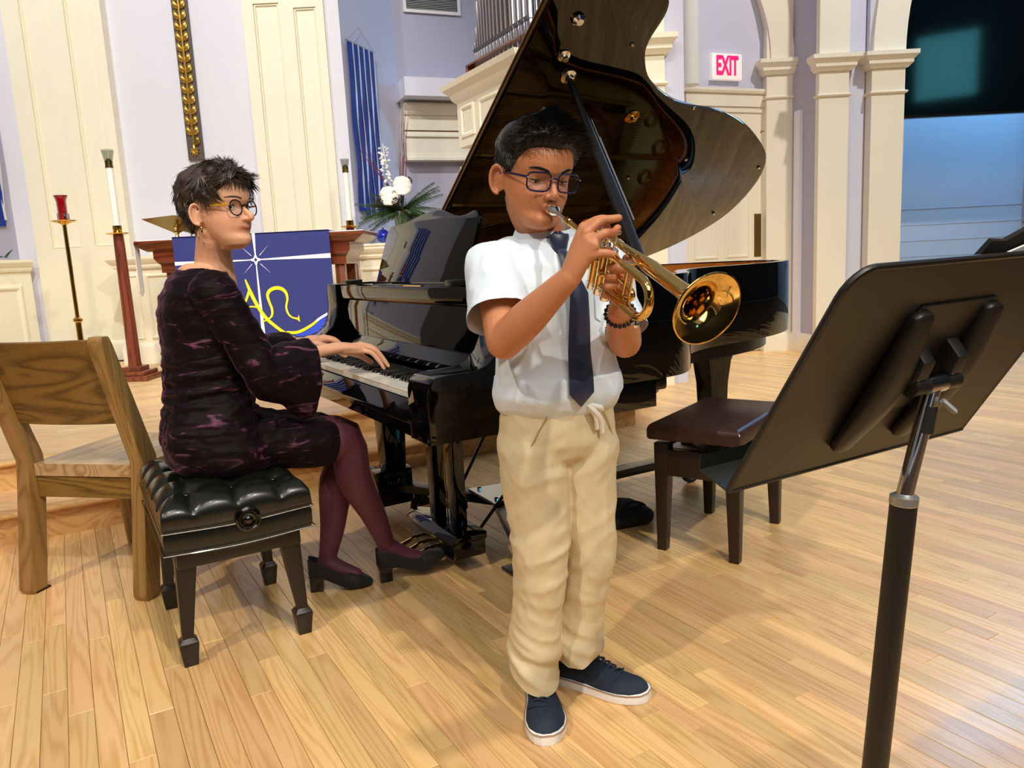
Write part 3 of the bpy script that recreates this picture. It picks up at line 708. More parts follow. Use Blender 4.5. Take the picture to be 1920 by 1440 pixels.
# blue frontal with star, alpha and omega
YF = 5.985
fr = thing('altar_frontal', 'indigo altar cloth with white star and yellow alpha and omega', 'cloth', (-1.935, YF, 1.34))
def F(p, dy=0): return Vector((p[0] + 1.935, dy, p[1] - 1.34))
b = nb(); prism(b, [F((-2.534, 1.345)), F((-1.337, 1.345)), F((-1.337, .44)), F((-2.534, .44))], (0, .006, 0)); bx(b, -.599, .598, 0, .62, -.005, .001)
obj('cloth', b, M['frontal'], fr, smooth=False)
def ribbon(pts, wds, m_, name, lift=.003, sub=6):
    S = cr([tuple(p) + (w_,) for p, w_ in zip(pts, wds)], sub)
    L_, R_ = [], []
    for i, s_ in enumerate(S):
        a = S[max(i - 1, 0)]; c_ = S[min(i + 1, len(S) - 1)]; d_ = np.array(c_[:2]) - np.array(a[:2]); d_ = d_ / max(np.linalg.norm(d_), 1e-9); n_ = np.array([-d_[1], d_[0]])
        L_.append(s_[:2] + n_ * s_[2] / 2); R_.append(s_[:2] - n_ * s_[2] / 2)
    b_ = nb(); rings = [[F(l, -lift), F(r_, -lift), F(r_, 0), F(l, 0)] for l, r_ in zip(L_, R_)]
    loft(b_, rings, True, True); return obj(name, b_, m_, fr, smooth=False)
def poly(pts, m_, name, lift): b_ = nb(); prism(b_, [F(p, -lift) for p in pts], (0, lift, 0)); return obj(name, b_, m_, fr, smooth=False)
poly([(-1.672, .562), (-1.620, .566), (-1.574, .583), (-1.520, .615), (-1.464, .655), (-1.41, .688), (-1.338, .712), (-1.338, .445), (-1.53, .445)], M['clothblue'], 'blue_field', .0012)
sx_, sz_ = -1.912, 1.144
poly([(sx_ - .003, sz_), (sx_ + .003, sz_), (sx_ + .012, 1.344), (sx_ - .012, 1.344)], M['clothwhite'], 'star_ray', .002)
poly([(sx_ - .003, sz_), (sx_ + .003, sz_), (sx_ + .018, .44), (sx_ - .014, .44)], M['clothwhite'], 'star_ray', .002)
poly([(sx_, sz_ - .003), (-1.338, sz_ - .014), (-1.338, sz_ + .022), (sx_, sz_ + .003)], M['clothwhite'], 'star_ray', .002)
poly([(sx_, sz_ - .003), (-2.533, sz_ - .014), (-2.533, sz_ + .014), (sx_, sz_ + .003)], M['clothwhite'], 'star_ray', .002)
for a in (45, 135, 225, 315):
    ca, sa = math.cos(math.radians(a)), math.sin(math.radians(a)); q = .0022
    poly([(sx_ + ca * .045 - sa * q, sz_ + sa * .045 + ca * q), (sx_ + ca * .045 + sa * q, sz_ + sa * .045 - ca * q), (sx_ + ca * .15, sz_ + sa * .15)], M['clothwhite'], 'star_ray', .002)
pts = []
for k in range(16):
    a = k * PI / 8; pts.append((sx_ + math.cos(a) * (.052 if k % 4 == 0 else (.027 if k % 2 else .020)), sz_ + math.sin(a) * (.052 if k % 4 == 0 else (.027 if k % 2 else .020))))
poly(pts, M['clothwhite'], 'star', .003)
poly([(sx_ - .013, sz_), (sx_, sz_ - .016), (sx_ + .013, sz_), (sx_, sz_ + .016)], M['frontal'], 'star_centre', .0036)
ribbon([(-2.008, .999), (-1.977, .899), (-1.945, .816), (-1.911, .748), (-1.875, .692), (-1.83, .645), (-1.769, .592), (-1.691, .538), (-1.60, .489)], [.010, .026, .026, .026, .026, .024, .022, .022, .024], M['clothyellow'], 'letter_alpha', .0045)
ribbon([(-1.985, .912), (-2.016, .844), (-2.037, .80), (-2.023, .778)], [.02, .018, .016, .012], M['clothyellow'], 'letter_alpha', .004)
ribbon([(-2.030, .783), (-1.981, .789), (-1.930, .782)], [.011, .011, .015], M['clothyellow'], 'letter_alpha', .004)
ribbon([(-1.905, .667), (-1.863, .686), (-1.832, .711), (-1.825, .76), (-1.841, .819), (-1.849, .868), (-1.829, .904), (-1.782, .922), (-1.733, .912), (-1.704, .877), (-1.70, .828), (-1.714, .775), (-1.704, .721), (-1.674, .690), (-1.633, .678)], [.009, .011, .016, .018, .019, .022, .026, .028, .026, .021, .016, .015, .014, .012, .014], M['clothyellow'], 'letter_omega', .004)
poly([(-1.640, .672), (-1.622, .708), (-1.618, .652)], M['clothyellow'], 'letter_omega', .0042)
poly([(-1.908, .690), (-1.90, .665), (-1.905, .650)], M['clothyellow'], 'letter_omega', .0042)
ribbon([(-1.73, .577), (-1.658, .572), (-1.594, .591), (-1.529, .625), (-1.49, .652)], [.020, .022, .022, .020, .018], M['clothyellow'], 'wave_band', .004)
ribbon([(-1.495, .649), (-1.463, .672), (-1.40, .705), (-1.338, .73)], [.019, .018, .018, .017], M['clothwhite'], 'wave_band', .0038)
# brass book rest on the altar
br = thing('book_rest', 'brass missal stand with tilted plates on the altar', 'book stand', (-2.60, 6.25, 1.332))
b = nb(); lathe(b, [(.055, 0), (.055, .008), (.02, .02), (.012, .04), (.02, .05), (.022, .06), (.012, .07), (.014, .09), (.02, .10), (.01, .115), (.01, .15)], n=16); obj('stem', b, M['brass'], br)
def plate(pts, th=.004): b_ = nb(); n_ = (Vector(pts[1]) - Vector(pts[0])).cross(Vector(pts[2]) - Vector(pts[0])).normalized(); prism(b_, pts, n_ * th); return b_
obj('plate', plate([(-.24, -.06, .17), (.03, -.10, .185), (.03, .05, .07), (-.02, .06, .05)]), M['old_brass'], br, smooth=False)
obj('plate', plate([(.03, -.10, .185), (.25, -.02, .15), (.16, .10, .03), (.03, .05, .07)]), M['old_brass'], br, smooth=False)
b = nb(); tube(b, [(-.03, .05, .03), (.01, .0, .10), (.03, -.05, .14)], .006, n=8); obj('support', b, M['brass'], br)
# gilt cross on the wall
crs = thing('wall_cross', 'tall wooden wall cross carved with gilt leaves', 'cross', (-2.845, 7.50, 2.11))
b = nb(); bx(b, -.072, .072, -.035, 0, 0, 3.3); bx(b, -.75, .75, -.035, 0, 2.1, 2.25); obj('ground_board', b, M['giltdark'], crs, bevel=.006)
b = nb(); tube(b, [(0, -.046, .14), (0, -.046, 3.25)], .011, n=10, sub=1, round_=True); obj('centre_rod', b, M['gilt'], crs)
lf = None
for k in range(21):
    z = .13 + k * .092
    for s_ in (-1, 1):
        if lf is None:
            b = nb(); tube(b, [(0, 0, 0), (.022, -.012, .022), (.036, -.014, .058), (.028, -.006, .088)], [.004, .014, .013, .002], n=8, sub=3, side=(0, 1, 0), rb=[.004, .02, .018, .003]); 
            tube(b, [(.018, -.004, .0), (.040, -.012, .018), (.052, -.012, .046)], [.003, .009, .003], n=6, sub=3)
            lf = obj('gilt_leaf', b, M['gilt'], crs); lf.location = (.004, -.04, z); 
        else:
            o = lf.copy(); C.objects.link(o); o.parent = crs; o.location = (s_ * .004, -.04, z); o.scale = (s_, 1, 1)
    if k == 0: pass
b = nb()
for a in range(7):
    t = -PI * .5 + (a - 3) * .62; tube(b, [(0, -.042, .085), (math.cos(t) * .025, -.052, .085 + math.sin(t) * .03), (math.cos(t) * .04, -.042, .085 + math.sin(t) * .055)], [.006, .010, .003], n=6, sub=3)
tube(b, [(0, -.042, .06), (0, -.055, .10), (0, -.046, .15)], [.006, .014, .006], n=8)
obj('rosette', b, M['gilt'], crs)
# sanctuary light on its brass stand
sl = thing('sanctuary_lamp', 'tall brass stand holding a red glass votive left of the staff candle', 'candle stand', (-3.285, 5.9, .28))
b = nb(); lathe(b, [(.13, 0), (.13, .012), (.10, .02), (.03, .04), (.022, .06), (.022, .46), (.034, .47), (.034, .485), (.018, .50)], n=24); obj('base', b, M['brass'], sl)
b = nb(); lathe(b, [(.015, .48), (.015, 1.20)], n=16); obj('pole', b, M['brass'], sl)
b = nb(); lathe(b, [(.02, 1.19), (.03, 1.20), (.085, 1.215), (.088, 1.222), (.03, 1.212), (.02, 1.215)], n=32); obj('drip_pan', b, M['brass'], sl)
for k in range(4):
    a = PI / 4 + k * PI / 2; b = nb(); box(b, (.038 * math.cos(a), .038 * math.sin(a), 1.245), (.004, .012, .06), Matrix.Rotation(a, 3, 'Z')); obj('prong', b, M['silver'], sl, bevel=.001)
b = nb(); lathe(b, [(.028, 1.218), (.032, 1.225), (.034, 1.36), (.044, 1.40), (.050, 1.405), (.046, 1.40), (.031, 1.36), (.029, 1.23)], n=24); obj('glass_cup', b, M['redglass'], sl)
# paschal candle stand
pc = thing('candle_stand', 'turned wooden candle staff on stepped base holding tall white candle, left', 'candle stand', (-2.895, 5.9, .28), 0)
b = nb(); box(b, (0, 0, .02), (.30, .30, .04)); box(b, (0, 0, .055), (.24, .24, .03)); box(b, (0, 0, .085), (.15, .15, .04)); obj('base', b, M['mahogany_v'], pc, bevel=.01)
b = nb(); lathe(b, [(.050, .10), (.046, .14), (.038, 1.02), (.036, 1.095)], n=20); obj('staff', b, M['mahogany_v'], pc)
b = nb(); lathe(b, [(.03, 1.09), (.080, 1.105), (.083, 1.11), (.03, 1.112), (.032, 1.115), (.032, 1.165), (.026, 1.165)], n=24); obj('drip_pan', b, M['brass'], pc)
b = nb(); lathe(b, [(.025, 1.12), (.025, 1.60)], n=20); obj('candle', b, M['wax'], pc)
b = nb(); lathe(b, [(.028, 1.585), (.028, 1.60), (.026, 1.602), (.026, 1.635), (.012, 1.65)], n=20); obj('follower', b, M['old_brass'], pc)
b = nb(); lathe(b, [(.027, 1.61), (.030, 1.64), (.042, 1.70), (.042, 1.715), (.040, 1.70), (.028, 1.64)], n=20, cap=False); obj('glass_shade', b, M['clearglass'], pc)
pc2 = thing('candle_stand', 'wooden candle staff with white candle behind the altar right end', 'candle stand', (-1.355, 6.92, .28), 0)
b = nb(); box(b, (0, 0, .02), (.30, .30, .04)); box(b, (0, 0, .055), (.24, .24, .03)); obj('base', b, M['mahogany_v'], pc2, bevel=.01)
b = nb(); lathe(b, [(.050, .06), (.040, 1.02), (.036, 1.10)], n=20); obj('staff', b, M['mahogany_v'], pc2)
b = nb(); lathe(b, [(.03, 1.10), (.080, 1.122), (.083, 1.127), (.03, 1.13), (.034, 1.135), (.034, 1.175), (.026, 1.175)], n=24); obj('drip_pan', b, M['brass'], pc2)
b = nb(); lathe(b, [(.024, 1.13), (.024, 1.60)], n=20); obj('candle', b, M['wax'], pc2)
b = nb(); lathe(b, [(.028, 1.585), (.028, 1.60), (.026, 1.602), (.026, 1.635), (.012, 1.65)], n=20); obj('follower', b, M['old_brass'], pc2)
b = nb(); lathe(b, [(.027, 1.61), (.030, 1.64), (.040, 1.70), (.028, 1.64)], n=20, cap=False); obj('glass_shade', b, M['clearglass'], pc2)
# ribbon banners
def banner(label, org, dv, out, width, ztop, zbot, seed):
    random.seed(seed)
    t_ = thing('ribbon_banner', label, 'banner', (org.x, org.y, zbot), math.atan2(dv.y, dv.x), 'blue ribbon banners on the chancel walls')
    H_ = ztop - zbot
    b_ = nb(); tube(b_, [(-.02, -.03, H_), (width + .02, -.03, H_)], .007, n=8, sub=1); obj('rod', b_, M['steel'], t_)
    b_ = nb(); tube(b_, [(0, -.03, H_), (width / 2, -.02, H_ + .17), (width, -.03, H_)], .002, n=5, sub=1); obj('cord', b_, M['steel'], t_)
    nr = 5; bw = width / nr
    for k in range(nr):
        for kind in (0, 1):
            wd = bw * (.86 if kind == 0 else .20); xc = bw * (k + (.45 if kind == 0 else .95)); y = -.030 - (.006 if kind else 0)
            if kind == 1 and k == nr - 1: xc -= .01
            L_ = H_ * random.uniform(.88, 1.0) if kind == 0 else H_ * random.uniform(.80, .98)
            b_ = nb(); rows = 16; rg = []
            for r_ in range(rows + 1):
                z = H_ - L_ * r_ / rows; tw = .005 * math.sin(r_ * .7 + k * 2 + kind) * (r_ / rows); dx = .008 * math.sin(r_ * .5 + k) * (r_ / rows)
                yy = y - .010 * math.sin(r_ * .7 + k * 1.7) * (r_ / rows)
                rg.append([(xc + dx - wd / 2, yy - tw, z), (xc + dx + wd / 2, yy + tw, z), (xc + dx + wd / 2, yy + tw + .002, z), (xc + dx - wd / 2, yy - tw + .002, z)])
            tip = L_ + wd * .6
            rg.append([(xc + dx - wd / 2, yy, H_ - L_ - wd * .5), (xc + dx + wd / 2, yy, H_ - L_ + wd * .3), (xc + dx + wd / 2, yy + .002, H_ - L_ + wd * .3), (xc + dx - wd / 2, yy + .002, H_ - L_ - wd * .5)]) if k % 2 else None
            rg = [x for x in rg if x]
            loft(b_, rg, True, True); obj('ribbon', b_, M['bannerblue'] if kind == 0 else M['bannersilver'], t_, angle=60)
    return t_
banner('blue and silver ribbon banner hung above the white flowers', Bq + bd * .03 + bn * .01, bd, bn, .50, 3.10, 1.50, 5)
banner('blue and silver ribbon banner at the left edge of the wall', LP(1.40, 0, .01), d, nL, .66, 3.10, 1.50, 9)
# greenery, roses and vase on the right ledge
random.seed(11)
def frond(bm, p, dr, L_, droop, nl=26, wl=.055):
    """fir branch: stem with flattened needles"""
    p = Vector(p); dr = Vector(dr).normalized(); pts = []
    for k in range(7):
        t = k / 6; pts.append(p + dr * L_ * t + Vector((0, 0, -droop * t * t)))
    tube(bm, pts, [.004] * 6 + [.001], n=5, sub=1)
    for k in range(nl):
        t = (k + 1) / (nl + 1); i = min(int(t * 6), 5); q = pts[i].lerp(pts[i + 1], t * 6 - i); tg = (pts[i + 1] - pts[i]).normalized()
        sd = tg.cross(Vector((0, 0, 1))).normalized() if abs(tg.z) < .95 else Vector((1, 0, 0)); w_ = wl * (1 - t * .7) * random.uniform(.8, 1.1)
        for s_ in (-1, 1, 0):
            up_ = tg.cross(sd) if s_ == 0 else sd * s_
            e_ = q + (tg * .8 + up_ * .8 + Vector((0, 0, random.uniform(-.2, .2)))).normalized() * w_
            n_ = (e_ - q).cross(tg).normalized() * .0024
            m_ = (q + e_) / 2 + tg * .004
            a_, b2, c2_, d2 = bm.verts.new(q + n_), bm.verts.new(m_ + tg * .0028), bm.verts.new(e_), bm.verts.new(m_ - tg * .0028); f2 = bm.verts.new(q - n_)
            bm.faces.new([a_, b2, c2_, d2]); bm.faces.new([f2, d2, c2_, b2])
vp = Vector((-.93, 7.22, 1.25))
va = thing('glass_vase', 'glass vase of twigs holding the white rose arrangement', 'vase', vp)
b = nb(); lathe(b, [(.055, 0), (.06, .02), (.07, .20), (.085, .28), (.08, .28), (.066, .20), (.055, .03)], n=24); obj('vase_body', b, M['vaseglass'], va)
b = nb()
for k in range(14):
    a = random.uniform(0, 6.28); r = .04; tube(b, [(r * math.cos(a), r * math.sin(a), .02), (-r * .6 * math.cos(a + 1), -r * .6 * math.sin(a + 1), .3)], .004, n=5, sub=1)
obj('stems', b, M['twig'], va)
fa = thing('flower_arrangement', 'fir branches, white roses and red twigs in glass vase', 'flowers', vp + Vector((0, 0, .26)))
for k in range(44):
    a = k * 2.4; el = random.uniform(-.25, .75); L_ = random.uniform(.22, .46)
    dr_ = Vector((math.cos(a), math.sin(a) * .5, el)); b = nb()
    frond(b, (0, 0, .02), dr_, L_, .05 + .09 * random.random(), 46, .095); obj('fir_branch', b, M['leaf'], fa, smooth=False)
def rose(bm, c, r):
    c = Vector(c)
    for lay in range(4):
        n_ = 3 + lay * 2; rr = r * (.25 + .25 * lay)
        for k in range(n_):
            a = 6.28 * k / n_ + lay * .7; p = c + Vector((rr * .5 * math.cos(a), -.02 + lay * .004, rr * .5 * math.sin(a)))
            ball(bm, p, rr * .72, (1, .45, 1), Matrix.Rotation(a, 3, 'Y') @ Matrix.Rotation(.5, 3, 'Z'), 10, 6)
for c_ in ((-.085, -.14, .15), (.035, -.12, .235)):
    b = nb(); rose(b, c_, .075); obj('rose', b, M['rose'], fa)
b = nb()
for k in range(46):
    t = random.random(); ball(b, (-.10 - t * .02 + random.uniform(-.04, .04), -.06, .28 + t * .30 + random.uniform(-.02, .02)), random.uniform(.008, .016), (1, 1, .7), None, 7, 5)
tube(b, [(-.05, -.04, .1), (-.10, -.05, .4), (-.12, -.06, .62)], .003, n=5)
obj('orchid_spray', b, M['rose'], fa)
for k in range(9):
    b = nb(); x1 = random.uniform(-.10, .20); h = random.uniform(.55, .98); 
    tube(b, [(0, 0, 0), (x1 * .3, .02, h * .5), (x1 * .6 + random.uniform(-.03, .03), .02, h)], [.004, .003, .001], n=5); obj('red_twig', b, M['twig'], fa)
for k in range(3):
    b = nb(); tube(b, [(0, -.02, .1), (-.18 - .05 * k, -.05, .4 + .05 * k), (-.26 - .04 * k, -.05, .62)], [.004, .003, .001], n=5); obj('red_twig', b, M['twig'], fa)
for c_ in ((-.17, -.15, .10), (-.03, -.16, .10), (.09, -.08, .28)):
    b = nb()
    for i in range(40):
        t = i / 40; a = i * 2.4; r = .034 * math.sin(PI * (t * .85 + .1)); ball(b, (c_[0] + r * math.cos(a), c_[1] + r * math.sin(a), c_[2] - .035 + t * .07), .008, (1.2, 1.2, .5), None, 6, 4)
    obj('pine_cone', b, M['cone'], fa)
ob = thing('glass_ornament', 'shiny blue glass ball on the right ledge', 'ornament', (-1.10, 7.12, 1.25))
b = nb(); ball(b, (0, 0, .062), .062, u=24, v=16); obj('ball', b, M['blueglass'], ob); b = nb(); lathe(b, [(.012, .12), (.012, .134), (.004, .138)]); obj('cap', b, M['silver'], ob)
ob = thing('glass_ornament', 'clear glass ball beside the blue one on the ledge', 'ornament', (-1.205, 7.10, 1.25))
b = nb(); ball(b, (0, 0, .055), .055, u=24, v=16); obj('ball', b, M['clearglass'], ob); b = nb(); lathe(b, [(.011, .106), (.011, .12), (.004, .124)]); obj('cap', b, M['silver'], ob)
g1 = thing('fir_garland', 'fir sprigs lying on the right-hand ledge top', 'greenery', (-1.1, 7.12, 1.26))
for k in range(9):
    b = nb(); frond(b, (-.26 + k * .07, -.02, .01), (random.uniform(-1, 1), random.uniform(-.6, .2), .12), .16, .02, 14, .03); obj('fir_branch', b, M['leaf'], g1, smooth=False)
g2_ = 0
g2 = thing('fir_garland', 'fir sprigs lying on the left wall ledge', 'greenery', LP(1.9, 1.285, .12))
for k in range(8):
    b = nb(); frond(b, (.09 - k * .02, -.25 + k * .06, .01), (random.uniform(-.3, .3), random.uniform(-1, .2), .16), .12, .02, 14, .03); obj('fir_branch', b, M['leaf'], g2, smooth=False)
# ------------------------------------------------------------------ grand piano. local x = into the body (v), y = towards the bass (u)
pn = thing('grand_piano', 'glossy black grand piano with its lid propped open', 'piano', P0, RZ)
ZT = .99; ZB = .69
OUT = [(.20, -.14), (.58, -.14), (.73, -.138), (.82, -.118), (.91, -.05), (1.01, .07), (1.12, .18), (1.23, .24), (1.34, .275), (1.50, .30), (1.64, .325), (1.78, .365), (1.93, .44), (2.06, .54), (2.14, .66), (2.175, .80), (2.165, .95), (2.10, 1.08), (1.98, 1.21), (1.80, 1.32), (1.60, 1.36), (1.2, 1.36), (.20, 1.36)]
out = [np.array(p) for p in cr(OUT, 5)]
def inset(path, dd_):
    r_ = []
    for i in range(len(path)):
        a = path[max(i - 1, 0)]; c_ = path[min(i + 1, len(path) - 1)]; t_ = (c_ - a) / np.linalg.norm(c_ - a); r_.append(path[i] + np.array([-t_[1], t_[0]]) * dd_)
    return r_
inn = inset(out, .045)
def band(bm, A_, B_, z0, z1):
    loft(bm, [[(a[0], a[1], z0), (a[0], a[1], z1), (c_[0], c_[1], z1), (c_[0], c_[1], z0)] for a, c_ in zip(A_, B_)], True, True)
b = nb(); band(b, out, inset(out, .040), ZB, ZT); obj('rim', b, M['blackgloss'], pn, bevel=.003, angle=30)
b = nb(); band(b, inset(out, .0405), inset(out, .052), ZB + .02, ZT - .006); obj('rim_lining', b, M['rimwood'], pn, angle=30)
i2 = inset(out, .052)
b = nb(); prism(b, [(p[0], p[1], .80) for p in i2 if p[0] > .40] , (0, 0, -.01)); obj('soundboard', b, M['spruce'], pn, smooth=False)
b = nb(); prism(b, [(p[0], p[1], .62) for p in inset(out, .10) if p[0] > .66], (0, 0, .07)); obj('under_frame', b, M['blacksatin'], pn, smooth=False)
# arms (cheeks)
def arm(u0, u1):
    pr = [(-.035, .61), (-.035, .742), (-.028, .765), (-.012, .778), (.02, .782), (.10, .784), (.135, .795), (.165, .822), (.183, .86), (.190, .90), (.192, .99), (.30, .99), (.30, .69), (.69, .69), (.69, .61)]
    b_ = nb(); prism(b_, [(x, u0, z) for x, z in pr], (0, u1 - u0, 0)); return b_
obj('arm', arm(-.14, -.012), M['blackgloss'], pn, bevel=.004, angle=30)
obj('arm', arm(1.237, 1.36), M['blackgloss'], pn, bevel=.004, angle=30)
b = nb(); bx(b, -.02, .69, -.139, 1.359, .612, .662); obj('key_bed', b, M['blackgloss'], pn, bevel=.003)
b = nb(); bx(b, .66, .735, -.139, .6, .655, .72); obj('belly_block', b, M['blackgloss'], pn, bevel=.012)
b = nb(); prism(b, [(-.030, -.012, .612), (-.030, -.012, .645), (-.040, -.012, .652), (-.040, -.012, .662), (-.008, -.012, .700), (-.004, -.012, .700), (-.004, -.012, .612)], (0, 1.249, 0)); obj('key_slip', b, M['blackgloss'], pn, bevel=.002)
# fallboard: stands behind the keys and mirrors them
b = nb(); prism(b, [(.165, -.012, .745), (.158, -.012, .765), (.190, -.012, .80), (.205, -.012, .93), (.225, -.012, .93), (.225, -.012, .745)], (0, 1.249, 0)); obj('fallboard', b, M['blackgloss'], pn, bevel=.003)
b = nb(); bx(b, .150, .166, -.012, 1.237, .722, .728); obj('name_felt', b, M['blackcloth'], pn, smooth=False)
# keys
wm = None; x0 = 0; kw = 1.225 / 52
b = nb(); bx(b, .001, .150, .0006, kw - .0006, .700, .7205); bx(b, -.0012, .004, .0006, kw - .0006, .7165, .7205); wm = obj('white_key', b, M['ivory'], pn, bevel=.0007, seg=1)
for k in range(1, 52): o = wm.copy(); C.objects.link(o); o.parent = pn; o.location = (0, k * kw, 0)
bm_ = None; blk = []
names = 'AB' + 'CDEFGAB' * 7 + 'C'
names = names[::-1]     # from the treble end
for k in range(51):
    if names[k + 1] + names[k] in ('AB', 'CD', 'DE', 'FG', 'GA'): blk.append((k + 1) * kw)
for i, y in enumerate(blk):
    if bm_ is None:
        b = nb(); v_ = [(.052, -.0055, .719), (.052, .0055, .719), (.150, .0055, .719), (.150, -.0055, .719)]; t_ = [(.060, -.0042, .7325), (.060, .0042, .7325), (.150, .0042, .7325), (.150, -.0042, .7325)]
        loft(b, [v_, t_], True, True); bm_ = obj('black_key', b, M['ebony'], pn, bevel=.001, seg=1); bm_.location = (0, y, 0)
    else: o = bm_.copy(); C.objects.link(o); o.parent = pn; o.location = (0, y, 0)
# top ledge above the fallboard and front fascia
b = nb(); bx(b, .192, .60, 1.320, 1.36, .985, .99); bx(b, .198, .240, -.14, 1.36, .935, .985); obj('front_fascia', b, M['blackgloss'], pn, bevel=.004)
b = nb(); bx(b, .210, .222, .42, .56, .9855, .9885); obj('hinge_plate', b, M['brass'], pn, smooth=False)
for y in (.16, 1.10):
    b = nb(); bx(b, .195, .26, y, y + .05, .988, 1.006); obj('desk_slide', b, M['blacksatin'], pn, bevel=.003)
b = nb(); bx(b, .24, .62, .10, 1.26, .972, .987); obj('desk_shelf', b, M['blackgloss'], pn, bevel=.003)
# music desk, leaning back 18 degrees
prof = [(1.165, 0), (1.165, .18), (1.155, .215), (1.13, .232), (1.06, .236), (.98, .240), (.90, .252), (.81, .264), (.73, .268), (.66, .262), (.58, .243), (.52, .232), (.46, .234), (.42, .242), (.39, .236), (.372, .215), (.368, .18), (.372, 0)]
la = math.radians(18); e2 = Vector((math.sin(la), 0, math.cos(la))); n2 = Vector((-math.cos(la), 0, math.sin(la)))
sm_ = cr([(p[0], p[1]) for p in prof[1:-1]], 3)
pts = [Vector((.34, 1.165, .988))] + [Vector((.34, p[0], .988)) + e2 * p[1] for p in sm_] + [Vector((.34, .372, .988))]
b = nb(); prism(b, pts, n2 * -.014); obj('music_desk', b, M['blackgloss'], pn, bevel=.002, angle=30)
b = nb(); bx(b, .33, .36, .36, 1.18, .986, .992); obj('desk_ledge', b, M['blackgloss'], pn, smooth=False)
# iron plate, strings, pins, dampers
b = nb()
pl_in = [p for p in inset(out, .075) if p[0] > .42]
def zp(p, z): return (p[0], p[1], z)
band(b, pl_in, inset([p for p in pl_in], .10), .875, .90)
bx(b, .42, .60, -.06, 1.28, .888, .905)
obj('iron_plate', b, M['bronze'], pn, bevel=.006, angle=30)
for (a, c_) in (((.58, .12), (1.10, .26)), ((.58, .42), (1.75, .52)), ((.58, .78), (2.02, .86)), ((.58, 1.05), (1.85, 1.12))):
    b = nb(); tube(b, [(a[0], a[1], .925), ((a[0] + c_[0]) / 2, (a[1] + c_[1]) / 2, .93), (c_[0], c_[1], .92)], .016, n=8, sub=2, side=(0, 1, 0), rb=.022, round_=True); obj('plate_strut', b, M['bronze'], pn)
for (x, y, r) in ((1.92, .62, .035), (2.02, .80, .04), (1.95, .98, .035)):
    b = nb(); lathe(b, [(r, .90), (r + .014, .905), (r + .014, .912), (r, .918), (r * .8, .905)], (x, y, 0), n=20, cap=False); obj('plate_ring', b, M['bronze'], pn)
# tail casting
b = nb(); prism(b, [(p[0], p[1], .893) for p in inset(out, .09) if p[0] > 1.72], (0, 0, .012)); obj('plate_tail', b, M['bronze'], pn, smooth=False, bevel=.003)
# bridge
bp_ = [(.78, .02), (.90, .10), (1.02, .24), (1.16, .36), (1.34, .44), (1.52, .52), (1.66, .62), (1.74, .74)]
b = nb(); tube(b, [(p[0], p[1], .835) for p in bp_], .018, n=8, sub=4, side=(0, 0, 1), rb=.02); obj('bridge', b, M['rimwood'], pn)
b = nb()
for i in range(66):   # treble strings
    t = i / 65; y = -.02 + t * .86; q = np.interp(y, [-.02, .2, .45, .6, .86], [.80, 1.00, 1.32, 1.62, 1.74]); y2 = y + .02 + .06 * t
    tube(b, [(.56, y, .915), (q, y2, .872), (q + .12 + .2 * t, y2 + .01, .895)], .0011, n=3, sub=1)
obj('strings', b, M['steel'], pn, smooth=False)['kind'] = 'stuff'
b = nb()
for i in range(30):   # overstrung copper bass
    t = i / 29; y = .84 + t * .40; tube(b, [(.56, y, .93), (1.86 - t * .12, .58 + t * .48, .912)], .0022, n=4, sub=1)
obj('bass_strings', b, M['string'], pn, smooth=False)['kind'] = 'stuff'
b = nb()
for i in range(88):
    y = -.02 + i * .0143
    for dx in (0, .022): tube(b, [(.46 + dx + (i % 2) * .01, y, .90), (.46 + dx + (i % 2) * .01, y, .935)], .0028, n=5, sub=1)
obj('tuning_pins', b, M['steel'], pn, smooth=False)['kind'] = 'stuff'
b = nb()
for i in range(66): bx(b, .66, .70, -.02 + i * .019, -.007 + i * .019, .925, .955)
obj('dampers', b, M['ebony'], pn, smooth=False)['kind'] = 'stuff'
b = nb(); 
for (x, y) in ((.62, .2), (.62, .5), (.62, .8)): bx(b, x - .01, x + .01, y, y + .26, .90, .906)
obj('felt_strip', b, M['felt_red'], pn, smooth=False)
b = nb(); prism(b, [(p[0], p[1], .892) for p in inset(out, .178) if p[0] > 1.0][0:1] + [(1.05, .30, .892), (1.20, .40, .892), (1.35, .44, .892), (1.5, .46, .892), (1.7, .52, .892), (1.7, .49, .892), (1.5, .43, .892), (1.3, .40, .892), (1.15, .33, .892)], (0, 0, .004)); obj('stringing_felt', b, M['felt_red'], pn, smooth=False)
# lid
lid_a = math.radians(35); cosl, sinl = math.cos(lid_a), math.sin(lid_a)
def LW(u_, v_, h=0):   # lid plane: u measured across from hinge side, v along
    w_ = 1.36 - u_; return Vector((v_, 1.36 - w_ * cosl + h * sinl * 0 - h * 0, ZT + .004 + w_ * sinl)) + Vector((0, sinl, cosl)) * h
LO = [(.595, 1.362), (.595, .6), (.595, -.155), (.80, -.155), (.98, -.145), (1.035, -.09), (1.04, .03), (1.07, .10), (1.15, .185), (1.30, .262), (1.44, .295), (1.60, .312), (1.78, .365), (1.93, .44), (2.07, .535), (2.155, .655), (2.19, .80), (2.18, .955), (2.11, 1.09), (1.98, 1.225), (1.80, 1.335), (1.60, 1.365), (1.1, 1.365)]
lo = [LO[0], LO[1], LO[2]] + [tuple(p) for p in cr(LO[2:22], 5)[1:]] + [LO[22]]
b = nb(); prism(b, [LW(p[1], p[0]) for p in lo], Vector((0, sinl, cosl)) * .018)
lid = obj('lid', b, M['blackgloss'], pn, bevel=.002, angle=30)
b = nb(); prism(b, [LW(1.35, .597, .019), LW(-.15, .597, .019), LW(-.15, 1.0, .019), LW(1.35, 1.0, .019)], Vector((0, sinl, cosl)) * .018); obj('folded_front_flap', b, M['blackgloss'], pn, bevel=.003, angle=30)
